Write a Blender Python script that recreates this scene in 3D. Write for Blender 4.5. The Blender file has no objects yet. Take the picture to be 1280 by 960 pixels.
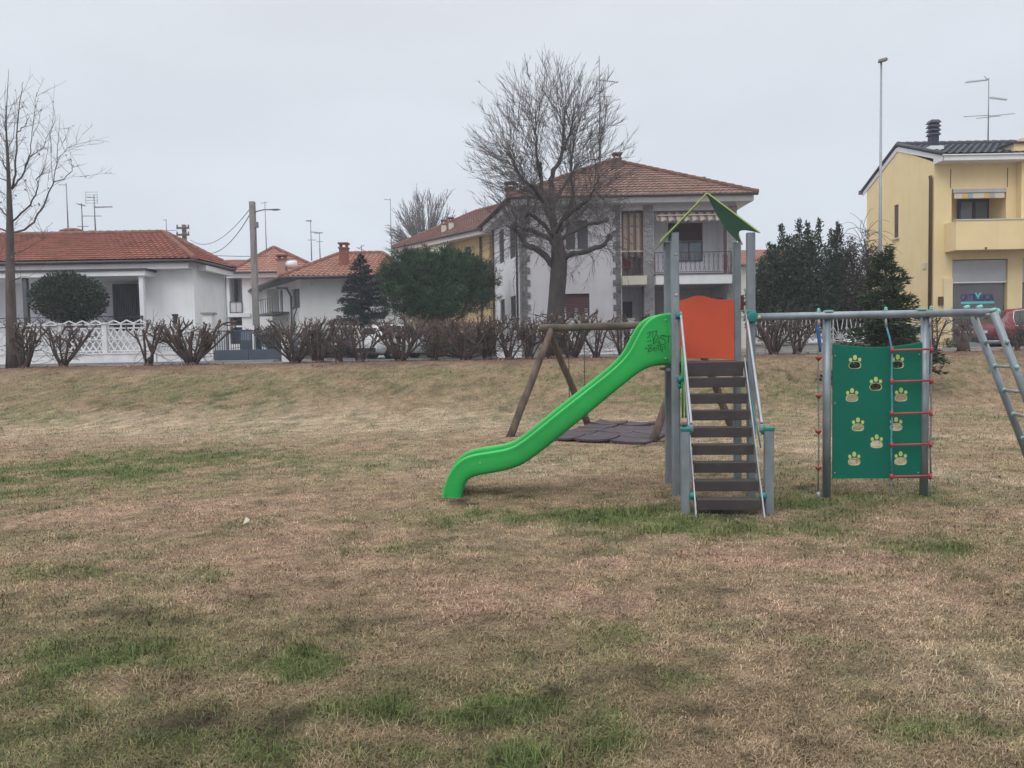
import bpy, math, random
import numpy as np
from mathutils import Vector, Matrix

SC = bpy.context.scene
COL = SC.collection
R = math.radians
V = Vector
random.seed(7)

# ------------------------------------------------------------------ camera
CAM_H, FOC = 1.65, 960.0
PITCH, ROLL = math.atan(46.6 / FOC), R(1.0)
fwd = V((0, math.cos(PITCH), -math.sin(PITCH)))
up0 = V((0, math.sin(PITCH), math.cos(PITCH)))
rt0 = V((1, 0, 0))
rt = rt0 * math.cos(ROLL) - up0 * math.sin(ROLL)
upv = up0 * math.cos(ROLL) + rt0 * math.sin(ROLL)
EYE = V((0, 0, CAM_H))

def ray(px, py):
    return fwd * FOC + rt * (px - 640.0) + upv * (480.0 - py)

def P(px, py, Y):
    d = ray(px, py)
    return EYE + d * (Y / d.y)

def G(px, py, z=0.0):
    d = ray(px, py)
    return EYE + d * ((z - CAM_H) / d.z)

def XY(px, Y):
    p = P(px, 430, Y)
    return V((p.x, p.y))

# ------------------------------------------------------------------ noise / terrain
_rng = np.random.default_rng(11)
_TAB = _rng.random((256, 256))

def vnoise(x, y):
    xi = np.floor(x).astype(int); yi = np.floor(y).astype(int)
    fx = x - xi; fy = y - yi
    fx = fx * fx * (3 - 2 * fx); fy = fy * fy * (3 - 2 * fy)
    a = _TAB[xi % 256, yi % 256]; b = _TAB[(xi + 1) % 256, yi % 256]
    c = _TAB[xi % 256, (yi + 1) % 256]; d = _TAB[(xi + 1) % 256, (yi + 1) % 256]
    return (a * (1 - fx) + b * fx) * (1 - fy) + (c * (1 - fx) + d * fx) * fy

def fbm(x, y, o=4, s=1.0):
    t = 0; amp = 1; tot = 0
    for i in range(o):
        t = t + amp * vnoise(x * s + 17.3 * i, y * s + 5.7 * i); tot += amp
        amp *= 0.5; s *= 2.03
    return t / tot

EDGE = 25.6            # where the lawn meets the kerb
ZST = 1.20             # street level above the lower lawn

def terr(x, y):
    x = np.asarray(x, float); y = np.asarray(y, float)
    t = np.clip((y - 16.6) / (24.4 - 16.6), 0, 1)
    h = 1.24 * t * t * (3 - 2 * t)
    w = np.clip((25.0 - y) / 3.0, 0, 1)
    h = h + w * ((fbm(x, y, 3, 0.35) - 0.5) * 0.16 * np.clip((y - 13) / 6, 0, 1) + (fbm(x, y, 2, 1.7) - 0.5) * 0.035)
    return h

def tz(x, y):
    return float(terr(np.array([x]), np.array([y]))[0])

# ------------------------------------------------------------------ mesh builder
class MB:
    def __init__(s):
        s.v = []; s.f = []; s.uv = {}; s.sm = []
    def add(s, verts, faces, smooth=False):
        o = len(s.v)
        s.v.extend([tuple(p) for p in verts])
        for f in faces:
            s.f.append(tuple(i + o for i in f)); s.sm.append(smooth)
        return o
    def hexa(s, b, t, smooth=False):                       # 4 bottom + 4 top points
        s.add(list(b) + list(t), [(3, 2, 1, 0), (4, 5, 6, 7), (0, 1, 5, 4), (1, 2, 6, 5), (2, 3, 7, 6), (3, 0, 4, 7)], smooth)
    def box(s, c, size, rz=0.0, M=None):
        hx, hy, hz = size[0] / 2, size[1] / 2, size[2] / 2
        m = M if M is not None else Matrix.Rotation(rz, 3, 'Z')
        c = V(c)
        q = [V((-hx, -hy, -hz)), V((hx, -hy, -hz)), V((hx, hy, -hz)), V((-hx, hy, -hz))]
        w = [V((p.x, p.y, hz)) for p in q]
        s.hexa([c + m @ p for p in q], [c + m @ p for p in w])
    def bar(s, a, b, w, t, upref=None):                     # rectangular bar a->b
        a = V(a); b = V(b); d = (b - a).normalized()
        u = V(upref) if upref is not None else (V((0, 0, 1)) if abs(d.z) < 0.95 else V((0, 1, 0)))
        x = d.cross(u).normalized(); y = x.cross(d).normalized()
        q = [x * -w / 2 + y * -t / 2, x * w / 2 + y * -t / 2, x * w / 2 + y * t / 2, x * -w / 2 + y * t / 2]
        s.hexa([a + p for p in q], [b + p for p in q])
    def tube(s, pts, rad, n=6, cap=True, smooth=True):
        pts = [V(p) for p in pts]
        if not hasattr(rad, '__len__'): rad = [rad] * len(pts)
        d = (pts[1] - pts[0]).normalized()
        ref = V((0, 0, 1)) if abs(d.z) < 0.9 else V((1, 0, 0))
        x = d.cross(ref).normalized()
        rings = []
        for i, p in enumerate(pts):
            if i == 0: d = pts[1] - pts[0]
            elif i == len(pts) - 1: d = pts[-1] - pts[-2]
            else: d = pts[i + 1] - pts[i - 1]
            if d.length < 1e-9: d = V((0, 0, 1))
            d.normalize()
            x = x - d * x.dot(d)
            if x.length < 1e-6: x = d.orthogonal()
            x.normalize()
            y = d.cross(x)
            for k in range(n):
                a = 2 * math.pi * k / n
                rings.append(p + (x * math.cos(a) + y * math.sin(a)) * rad[i])
        f = []
        for i in range(len(pts) - 1):
            for k in range(n):
                f.append((i * n + k, i * n + (k + 1) % n, (i + 1) * n + (k + 1) % n, (i + 1) * n + k))
        if cap:
            f.append(tuple(range(n - 1, -1, -1)))
            m = (len(pts) - 1) * n
            f.append(tuple(range(m, m + n)))
        s.add(rings, f, smooth)
    def ball(s, c, r, n=10, m=6, sc=(1, 1, 1)):
        c = V(c); vs = []; f = []
        for j in range(m + 1):
            th = math.pi * j / m
            for i in range(n):
                a = 2 * math.pi * i / n
                vs.append(c + V((r * sc[0] * math.sin(th) * math.cos(a), r * sc[1] * math.sin(th) * math.sin(a), r * sc[2] * math.cos(th))))
        for j in range(m):
            for i in range(n):
                f.append((j * n + i, (j + 1) * n + i, (j + 1) * n + (i + 1) % n, j * n + (i + 1) % n))
        s.add(vs, f, True)
    def prism(s, poly, off):                                # flat polygon (3d points) extruded by vector
        off = V(off); n = len(poly)
        a = [V(p) for p in poly]; b = [p + off for p in a]
        f = [tuple(range(n - 1, -1, -1)), tuple(range(n, 2 * n))]
        for i in range(n):
            f.append((i, (i + 1) % n, n + (i + 1) % n, n + i))
        s.add(a + b, f)
    def quad(s, a, b, c, d):
        s.add([a, b, c, d], [(0, 1, 2, 3)])
    def build(s, name, mat, parent=None, origin=None, bevel=0.0, sub=0, autosmooth=None):
        if origin is None: origin = WORG.get(parent.name, V((0, 0, 0))) if parent else V((0, 0, 0))
        ox, oy, oz = origin
        me = bpy.data.meshes.new(name)
        me.from_pydata([(p[0] - ox, p[1] - oy, p[2] - oz) for p in s.v], [], s.f)
        me.polygons.foreach_set('use_smooth', s.sm)
        if s.uv:
            l = me.uv_layers.new(name='UVMap')
            for poly in me.polygons:
                u = s.uv.get(poly.index)
                if u:
                    for k, li in enumerate(poly.loop_indices): l.data[li].uv = u[k]
        me.materials.append(mat)
        me.update()
        o = bpy.data.objects.new(name, me)
        COL.objects.link(o)
        if parent: o.parent = parent
        else: o.location = origin
        WORG[o.name] = V(origin)
        if bevel:
            b = o.modifiers.new('Bevel', 'BEVEL'); b.width = bevel; b.segments = 2; b.limit_method = 'ANGLE'
        if sub:
            b = o.modifiers.new('Subsurf', 'SUBSURF'); b.levels = sub; b.render_levels = sub
        return o

WORG = {}

def tag(o, label=None, cat=None, group=None, kind=None):
    if label: o['label'] = label
    if cat: o['category'] = cat
    if group: o['group'] = group
    if kind: o['kind'] = kind
    return o

def empty(name, loc, label, cat, group=None):
    o = bpy.data.objects.new(name, None)
    o.empty_display_size = 0.2
    COL.objects.link(o)
    o.location = loc
    WORG[o.name] = V(loc)
    return tag(o, label, cat, group)

# ------------------------------------------------------------------ materials
def new_mat(name):
    m = bpy.data.materials.new(name); m.use_nodes = True
    nt = m.node_tree
    b = nt.nodes['Principled BSDF']
    return m, nt, b

def N(nt, t, **kw):
    n = nt.nodes.new(t)
    for k, v in kw.items():
        setattr(n, k, v)
    return n

def mixc(nt, fac, a, b, blend='MIX'):
    n = nt.nodes.new('ShaderNodeMix'); n.data_type = 'RGBA'; n.blend_type = blend
    for sock, val in ((n.inputs[0], fac), (n.inputs[6], a), (n.inputs[7], b)):
        if hasattr(val, 'links'): nt.links.new(val, sock)
        elif isinstance(val, (int, float)): sock.default_value = val
        else: sock.default_value = (*val, 1)
    return n.outputs[2]

def mat(name, col, rough=0.7, var=0.12, scale=2.5, bump=0.0, bscale=30, metal=0.0, dirt=None, dirt_amt=0.35, streak=False, spec=0.4, stretch=(1, 1, 1)):
    m, nt, b = new_mat(name)
    tc = N(nt, 'ShaderNodeTexCoord')
    mp = N(nt, 'ShaderNodeMapping'); mp.inputs['Scale'].default_value = stretch
    nt.links.new(tc.outputs['Object'], mp.inputs['Vector'])
    n1 = N(nt, 'ShaderNodeTexNoise'); n1.inputs['Scale'].default_value = scale; n1.inputs['Detail'].default_value = 6
    nt.links.new(mp.outputs[0], n1.inputs['Vector'])
    c0 = tuple(max(0, c * (1 - var)) for c in col); c1 = tuple(c * (1 + var) for c in col)
    rmp = N(nt, 'ShaderNodeMapRange'); rmp.inputs[1].default_value = 0.3; rmp.inputs[2].default_value = 0.7
    nt.links.new(n1.outputs[0], rmp.inputs[0])
    out = mixc(nt, rmp.outputs[0], c0, c1)
    if dirt:
        m2 = N(nt, 'ShaderNodeMapping')
        m2.inputs['Scale'].default_value = (1.6, 1.6, 0.12) if streak else (0.6, 0.6, 0.6)
        nt.links.new(tc.outputs['Object'], m2.inputs['Vector'])
        n2 = N(nt, 'ShaderNodeTexNoise'); n2.inputs['Scale'].default_value = 2.2; n2.inputs['Detail'].default_value = 8; n2.inputs['Roughness'].default_value = 0.65
        nt.links.new(m2.outputs[0], n2.inputs['Vector'])
        r2 = N(nt, 'ShaderNodeMapRange'); r2.inputs[1].default_value = 0.5; r2.inputs[2].default_value = 0.78; r2.inputs[4].default_value = dirt_amt
        nt.links.new(n2.outputs[0], r2.inputs[0])
        out = mixc(nt, r2.outputs[0], out, dirt)
    nt.links.new(out, b.inputs['Base Color'])
    b.inputs['Roughness'].default_value = rough
    b.inputs['Metallic'].default_value = metal
    b.inputs['Specular IOR Level'].default_value = spec
    if bump:
        n3 = N(nt, 'ShaderNodeTexNoise'); n3.inputs['Scale'].default_value = bscale; n3.inputs['Detail'].default_value = 5
        nt.links.new(mp.outputs[0], n3.inputs['Vector'])
        bp = N(nt, 'ShaderNodeBump'); bp.inputs['Strength'].default_value = bump; bp.inputs['Distance'].default_value = 0.02
        nt.links.new(n3.outputs[0], bp.inputs['Height']); nt.links.new(bp.outputs[0], b.inputs['Normal'])
    return m

def tile_mat(name, ca, cb, cc, lichen=(0.10, 0.085, 0.07)):
    m, nt, b = new_mat(name)
    uv = N(nt, 'ShaderNodeUVMap')
    fl = N(nt, 'ShaderNodeVectorMath', operation='FLOOR'); nt.links.new(uv.outputs[0], fl.inputs[0])
    wn = N(nt, 'ShaderNodeTexWhiteNoise'); nt.links.new(fl.outputs[0], wn.inputs['Vector'])
    cr = N(nt, 'ShaderNodeValToRGB'); e = cr.color_ramp.elements
    e[0].color = (*ca, 1); e[1].color = (*cc, 1); e[1].position = 1.0
    k = cr.color_ramp.elements.new(0.5); k.color = (*cb, 1)
    nt.links.new(wn.outputs['Value'], cr.inputs[0])
    tc = N(nt, 'ShaderNodeTexCoord')
    n2 = N(nt, 'ShaderNodeTexNoise'); n2.inputs['Scale'].default_value = 1.1; n2.inputs['Detail'].default_value = 8; n2.inputs['Roughness'].default_value = 0.7
    nt.links.new(tc.outputs['Object'], n2.inputs['Vector'])
    r2 = N(nt, 'ShaderNodeMapRange'); r2.inputs[1].default_value = 0.45; r2.inputs[2].default_value = 0.75; r2.inputs[4].default_value = 0.7
    nt.links.new(n2.outputs[0], r2.inputs[0])
    nt.links.new(mixc(nt, r2.outputs[0], cr.outputs[0], lichen), b.inputs['Base Color'])
    b.inputs['Roughness'].default_value = 0.85
    b.inputs['Specular IOR Level'].default_value = 0.25
    return m

def attr_mat(name, rough=0.8, trans=0.0, gain=1.0, spec=0.2):
    m, nt, b = new_mat(name)
    a = N(nt, 'ShaderNodeAttribute'); a.attribute_name = 'col'
    nt.links.new(a.outputs['Color'], b.inputs['Base Color'])
    b.inputs['Roughness'].default_value = rough
    b.inputs['Specular IOR Level'].default_value = spec
    return m

def stripes_mat(name, c1, c2, axis, period, c3=None, rough=0.8):
    m, nt, b = new_mat(name)
    tc = N(nt, 'ShaderNodeTexCoord'); sp = N(nt, 'ShaderNodeSeparateXYZ'); nt.links.new(tc.outputs['Object'], sp.inputs[0])
    mu = N(nt, 'ShaderNodeMath', operation='MULTIPLY'); mu.inputs[1].default_value = 1.0 / period; nt.links.new(sp.outputs[axis], mu.inputs[0])
    fr = N(nt, 'ShaderNodeMath', operation='FRACT'); nt.links.new(mu.outputs[0], fr.inputs[0])
    cr = N(nt, 'ShaderNodeValToRGB'); cr.color_ramp.interpolation = 'CONSTANT'
    e = cr.color_ramp.elements; e[0].color = (*c1, 1); e[1].position = 0.5; e[1].color = (*c2, 1)
    if c3:
        k = e.new(0.25); k.color = (*c3, 1); k = e.new(0.75); k.color = (*c1, 1)
    nt.links.new(fr.outputs[0], cr.inputs[0])
    n = N(nt, 'ShaderNodeTexNoise'); n.inputs['Scale'].default_value = 3
    nt.links.new(tc.outputs['Object'], n.inputs['Vector'])
    nt.links.new(mixc(nt, 0.25, cr.outputs[0], n.outputs['Color'], 'SOFT_LIGHT'), b.inputs['Base Color'])
    b.inputs['Roughness'].default_value = rough
    return m

def glass_mat(name, col, rough=0.12):
    m, nt, b = new_mat(name)
    tc = N(nt, 'ShaderNodeTexCoord'); n = N(nt, 'ShaderNodeTexNoise'); n.inputs['Scale'].default_value = 1.2
    nt.links.new(tc.outputs['Object'], n.inputs['Vector'])
    nt.links.new(mixc(nt, n.outputs[0], tuple(c * 0.7 for c in col), tuple(c * 1.3 for c in col)), b.inputs['Base Color'])
    b.inputs['Roughness'].default_value = rough; b.inputs['Specular IOR Level'].default_value = 0.6
    return m

def stone_mat(name, c0, c1, mortar, sc=3.2):
    m, nt, b = new_mat(name)
    tc = N(nt, 'ShaderNodeTexCoord')
    vo = N(nt, 'ShaderNodeTexVoronoi'); vo.inputs['Scale'].default_value = sc
    mp = N(nt, 'ShaderNodeMapping'); mp.inputs['Scale'].default_value = (1, 1, 1.7)
    nt.links.new(tc.outputs['Object'], mp.inputs[0]); nt.links.new(mp.outputs[0], vo.inputs['Vector'])
    ve = N(nt, 'ShaderNodeTexVoronoi'); ve.feature = 'DISTANCE_TO_EDGE'; ve.inputs['Scale'].default_value = sc
    nt.links.new(mp.outputs[0], ve.inputs['Vector'])
    sp = N(nt, 'ShaderNodeSeparateColor'); nt.links.new(vo.outputs['Color'], sp.inputs[0])
    r = N(nt, 'ShaderNodeMapRange'); r.inputs[1].default_value = 0.02; r.inputs[2].default_value = 0.07
    nt.links.new(ve.outputs['Distance'], r.inputs[0])
    c = mixc(nt, sp.outputs[0], c0, c1)
    nt.links.new(mixc(nt, r.outputs[0], mortar, c), b.inputs['Base Color'])
    b.inputs['Roughness'].default_value = 0.9
    bp = N(nt, 'ShaderNodeBump'); bp.inputs['Distance'].default_value = 0.03; nt.links.new(r.outputs[0], bp.inputs['Height'])
    nt.links.new(bp.outputs[0], b.inputs['Normal'])
    return m

WHITE = mat('plaster_white', (0.80, 0.81, 0.83), 0.9, 0.05, 1.5, 0.15, 25, dirt=(0.60, 0.60, 0.61), streak=True, dirt_amt=0.3)
WHITE2 = mat('plaster_offwhite', (0.66, 0.66, 0.67), 0.9, 0.05, 1.5, 0.15, 25, dirt=(0.54, 0.54, 0.54), streak=True, dirt_amt=0.3)
GREYW = mat('plaster_greyish', (0.56, 0.545, 0.575), 0.9, 0.06, 1.5, 0.15, 25, dirt=(0.44, 0.43, 0.455), streak=True)
LAVW = mat('plaster_side', (0.74, 0.74, 0.79), 0.9, 0.05, 1.5, 0.15, 25, dirt=(0.5, 0.5, 0.54), streak=True, dirt_amt=0.4)  # pale plaster; on the central house its paleness stands in for side sunlight
YELLOW = mat('plaster_yellow', (0.76, 0.605, 0.335), 0.9, 0.04, 1.2, 0.15, 25, dirt=(0.58, 0.45, 0.24), streak=True, dirt_amt=0.3)
OCHRE = mat('plaster_ochre', (0.60, 0.45, 0.245), 0.9, 0.06, 1.2, dirt=(0.33, 0.24, 0.13), streak=True)
CREAM = mat('concrete_cream', (0.55, 0.52, 0.44), 0.9, 0.06)
TRIM = mat('painted_trim_white', (0.70, 0.71, 0.73), 0.7, 0.04, 2, dirt=(0.5, 0.5, 0.5), streak=True)
TILE_A = tile_mat('terracotta_fresh', (0.275, 0.108, 0.080), (0.33, 0.14, 0.102), (0.215, 0.085, 0.066), (0.165, 0.085, 0.068))
TILE_C = tile_mat('terracotta_orange', (0.31, 0.150, 0.108), (0.26, 0.122, 0.09), (0.36, 0.185, 0.135), (0.19, 0.11, 0.085))
TILE_D = tile_mat('terracotta_weathered', (0.175, 0.100, 0.078), (0.22, 0.130, 0.102), (0.13, 0.08, 0.066), (0.09, 0.066, 0.056))
TILE_E = tile_mat('terracotta_brown', (0.155, 0.07, 0.055), (0.12, 0.06, 0.05), (0.19, 0.09, 0.07))
TILE_S = tile_mat('slate_grey_tile', (0.055, 0.06, 0.078), (0.075, 0.08, 0.10), (0.04, 0.045, 0.06), (0.05, 0.05, 0.06))
RIDGE = mat('ridge_terracotta', (0.20, 0.095, 0.075), 0.9, 0.3, 4)
RIDGE_S = mat('ridge_slate', (0.05, 0.055, 0.07), 0.8, 0.2, 4)
GUTTER = mat('gutter_dark', (0.055, 0.045, 0.05), 0.5, 0.15)
BROWNM = mat('pipe_brown', (0.085, 0.045, 0.035), 0.5, 0.15)
STONE = stone_mat('grey_stone', (0.11, 0.105, 0.115), (0.19, 0.185, 0.195), (0.24, 0.235, 0.24))
STONE2 = stone_mat('light_stone', (0.22, 0.215, 0.235), (0.32, 0.31, 0.33), (0.36, 0.35, 0.36), 5)
BRICK = stone_mat('chimney_brick', (0.30, 0.09, 0.06), (0.22, 0.07, 0.05), (0.30, 0.2, 0.16), 7)
CHIMD = stone_mat('chimney_dark_brick', (0.12, 0.07, 0.065), (0.17, 0.10, 0.09), (0.18, 0.15, 0.14), 7)
GLASS = glass_mat('window_glass_dark', (0.045, 0.05, 0.06))
GLASSB = glass_mat('window_glass_blue', (0.14, 0.18, 0.23))
GLASSG = glass_mat('shop_glass', (0.105, 0.10, 0.108), 0.25)
SHUT_D = mat('shutter_dark', (0.045, 0.043, 0.055), 0.6, 0.15, stretch=(1, 1, 12))
SHUT_R = mat('shutter_wine', (0.075, 0.028, 0.033), 0.6, 0.15, stretch=(1, 1, 12))
SHUT_B = mat('shutter_blueframe', (0.022, 0.028, 0.06), 0.5, 0.15)
SHUT_G = mat('shutter_grey', (0.09, 0.095, 0.115), 0.6, 0.15)
CURTN = mat('curtain_slate', (0.10, 0.105, 0.145), 0.9, 0.35, 3, stretch=(6, 6, 0.4))
CURTW = mat('curtain_white', (0.5, 0.5, 0.5), 0.9, 0.2, 3, stretch=(6, 6, 0.4))
IRONB = mat('iron_black', (0.025, 0.024, 0.028), 0.5, 0.2)
IRONBR = mat('iron_brown', (0.09, 0.055, 0.05), 0.6, 0.2)
IRONW = mat('iron_white', (0.42, 0.42, 0.43), 0.6, 0.15, 5, dirt=(0.25, 0.22, 0.2))
CONCW = mat('concrete_white', (0.66, 0.66, 0.67), 0.85, 0.08, 3, 0.2, 30, dirt=(0.38, 0.37, 0.36), streak=True)
CONC = mat('concrete_grey', (0.27, 0.255, 0.245), 0.9, 0.12, 4, 0.3, 40, dirt=(0.15, 0.14, 0.13))
CONCP = mat('concrete_pole', (0.235, 0.225, 0.215), 0.9, 0.12, 4, 0.2, 40)
GATEM = mat('gate_bluegrey', (0.055, 0.07, 0.095), 0.55, 0.1, 2)
ROLLM = mat('roller_shutter', (0.42, 0.43, 0.45), 0.5, 0.06, 2)
ALU = mat('aluminium', (0.42, 0.43, 0.45), 0.45, 0.08, 4, metal=0.5)
ANT = mat('antenna_metal', (0.22, 0.23, 0.25), 0.5, 0.1, 4, metal=0.4)
POLEM = mat('lamp_pole_zinc', (0.25, 0.28, 0.30), 0.5, 0.08, 4, metal=0.3)
LAMPD = mat('lamp_head_grey', (0.16, 0.165, 0.18), 0.5, 0.1)
GALV = mat('galvanised_steel', (0.215, 0.25, 0.275), 0.48, 0.20, 9, 0.05, 60, metal=0.35, dirt=(0.15, 0.17, 0.18), stretch=(1, 1, 0.5))
GALVL = mat('galvanised_light', (0.29, 0.315, 0.335), 0.42, 0.15, 9, metal=0.35)
TEAL = mat('teal_plastic', (0.015, 0.17, 0.155), 0.5, 0.12, 6)
TEALF = mat('teal_faded', (0.20, 0.42, 0.37), 0.6, 0.15, 6)
BEIGEP = mat('cap_beige', (0.42, 0.37, 0.27), 0.6, 0.1, 6)
SLIDE = mat('slide_green', (0.018, 0.37, 0.072), 0.42, 0.10, 2.2, 0.02, 15, dirt=(0.03, 0.22, 0.055), dirt_amt=0.6)
def scuff(m, col, amt, sx=(3, 3, 60)):
    """fine pale scratches and rub marks worn into a moulded surface"""
    nt = m.node_tree; b = nt.nodes['Principled BSDF']; src = b.inputs['Base Color'].links[0].from_socket
    tc = N(nt, 'ShaderNodeTexCoord'); mp = N(nt, 'ShaderNodeMapping'); mp.inputs['Scale'].default_value = sx; mp.inputs['Rotation'].default_value = (0, R(35), 0)
    nt.links.new(tc.outputs['Object'], mp.inputs[0])
    n = N(nt, 'ShaderNodeTexNoise'); n.inputs['Scale'].default_value = 1.3; n.inputs['Detail'].default_value = 9; n.inputs['Roughness'].default_value = .7
    nt.links.new(mp.outputs[0], n.inputs['Vector'])
    r = N(nt, 'ShaderNodeMapRange'); r.inputs[1].default_value = .56; r.inputs[2].default_value = .74; r.inputs[4].default_value = amt
    nt.links.new(n.outputs[0], r.inputs[0]); nt.links.new(mixc(nt, r.outputs[0], src, col), b.inputs['Base Color'])
    r3 = N(nt, 'ShaderNodeMapRange'); r3.inputs[3].default_value = b.inputs['Roughness'].default_value - .06; r3.inputs[4].default_value = b.inputs['Roughness'].default_value + .25
    nt.links.new(n.outputs[0], r3.inputs[0]); nt.links.new(r3.outputs[0], b.inputs['Roughness'])
scuff(SLIDE, (.10, .46, .17), .55)
INK = mat('graffiti_ink', (0.006, 0.075, 0.025), 0.7, 0.05)
PANELG = mat('panel_green', (0.002, 0.125, 0.082), 0.6, 0.05, 2, dirt=(0.004, 0.10, 0.068), spec=0.2)
ROOFG = mat('roof_panel_green', (0.022, 0.22, 0.19), 0.55, 0.08, 3)
LIME = mat('lime_core', (0.36, 0.46, 0.13), 0.6, 0.12, 5)
PAWY = mat('paw_yellow', (0.47, 0.53, 0.16), 0.6, 0.1, 5)
PAWE = mat('paw_edge', (0.40, 0.47, 0.27), 0.6, 0.1, 5)
ORANGE = mat('panel_orange', (0.66, 0.098, 0.045), 0.5, 0.06, 2, dirt=(0.38, 0.055, 0.035), dirt_amt=0.45)
scuff(PANELG, (.03, .20, .15), .35, (9, 9, 14)); scuff(ORANGE, (.42, .12, .08), .5, (5, 5, 9))
ORANGEE = mat('orange_core', (0.72, 0.22, 0.12), 0.6, 0.06, 4)
TREAD = mat('tread_brown', (0.046, 0.036, 0.038), 0.55, 0.15, 5, 0.05, 60, dirt=(0.085, 0.07, 0.065), dirt_amt=0.4)
scuff(TREAD, (.16, .13, .105), .6, (6, 6, 30))
RED = mat('red_plastic', (0.33, 0.052, 0.056), 0.5, 0.12, 6)
ROPEB = mat('rope_blue', (0.03, 0.10, 0.26), 0.9, 0.25, 40)
ROPET = mat('rope_teal', (0.09, 0.26, 0.34), 0.9, 0.25, 40)
ROPEG = mat('rope_grey', (0.17, 0.18, 0.19), 0.9, 0.2, 40)
WOODS = mat('swing_timber', (0.105, 0.074, 0.058), 0.9, 0.42, 7, 0.8, 35, dirt=(0.05, 0.04, 0.035), dirt_amt=0.85, stretch=(1, 1, 0.22))
WOODB = mat('swing_beam_timber', (0.095, 0.078, 0.062), 0.9, 0.4, 6, 0.6, 35, dirt=(0.06, 0.052, 0.042), dirt_amt=0.7, stretch=(0.3, 0.6, 1))
RUBBER = mat('rubber_purple', (0.062, 0.048, 0.057), 0.9, 0.22, 5, 0.5, 60, dirt=(0.14, 0.11, 0.10))
CHAINM = mat('chain_steel', (0.09, 0.075, 0.065), 0.6, 0.2, 20, metal=0.4)
BARKD = mat('bark_dark', (0.060, 0.051, 0.052), 0.95, 0.35, 5, 0.7, 22, dirt=(0.10, 0.09, 0.085), stretch=(1, 1, 0.3))
BARKB = mat('bark_brown', (0.125, 0.095, 0.083), 0.95, 0.35, 6, 0.7, 22, dirt=(0.17, 0.15, 0.14), stretch=(1, 1, 0.3))
TWIGM = mat('twig_bark', (0.105, 0.088, 0.088), 0.95, 0.2, 3)
TWIGF = mat('far_twig_bark', (0.18, 0.17, 0.185), 0.95, 0.2, 3)
SHRUBM = mat('shrub_bark', (0.078, 0.055, 0.050), 0.95, 0.45, 4, 0.5, 30, dirt=(0.12, 0.098, 0.09))
CUTM = mat('shrub_cut_wood', (0.30, 0.24, 0.20), 0.95, 0.2, 5)
ASPH = mat('asphalt', (0.075, 0.073, 0.075), 0.9, 0.2, 3, 0.4, 80, dirt=(0.11, 0.105, 0.10))
PAVE = mat('pavement_concrete', (0.26, 0.25, 0.245), 0.9, 0.12, 2, 0.2, 60, dirt=(0.18, 0.165, 0.155))
KERB = mat('kerb_concrete', (0.33, 0.31, 0.30), 0.9, 0.12, 3, 0.3, 40, dirt=(0.2, 0.18, 0.165))
EARTH = mat('garden_earth', (0.14, 0.12, 0.09), 0.95, 0.3, 1.2, 0.4, 12, dirt=(0.10, 0.12, 0.06))
LEAF = attr_mat('evergreen_leaf', 0.55, spec=0.35)
NEEDLE = attr_mat('conifer_needle', 0.7, spec=0.2)
BLADE = attr_mat('grass_blade', 0.85, spec=0.12)
TYRE = mat('tyre_rubber', (0.02, 0.02, 0.022), 0.8, 0.1)
RIM = mat('alloy_dark', (0.09, 0.09, 0.10), 0.4, 0.1, metal=0.6)
RIML = mat('alloy_light', (0.33, 0.34, 0.36), 0.4, 0.1, metal=0.6)
CARGL = glass_mat('car_glass', (0.02, 0.024, 0.03), 0.08)
TRIMB = mat('car_black_trim', (0.02, 0.02, 0.022), 0.6, 0.1)
TAILR = mat('tail_light_red', (0.30, 0.018, 0.028), 0.25, 0.1)
CHROME = mat('chrome_trim', (0.65, 0.66, 0.68), 0.25, 0.05, metal=0.6)
PLATE = mat('number_plate', (0.62, 0.62, 0.6), 0.5, 0.03)
def paint(name, c):
    m = mat(name, c, 0.35, 0.04, 2, dirt=tuple(x * 0.75 for x in c), dirt_amt=0.3)
    m.node_tree.nodes['Principled BSDF'].inputs['Coat Weight'].default_value = 0.3
    m.node_tree.nodes['Principled BSDF'].inputs['Coat Roughness'].default_value = 0.08
    return m
CARRED = paint('paint_red', (0.135, 0.010, 0.020))
CARWHT = paint('paint_white', (0.62, 0.63, 0.65))
CARBLK = paint('paint_black', (0.03, 0.035, 0.045))
CARSIL = paint('paint_navy', (0.05, 0.06, 0.085))

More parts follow.
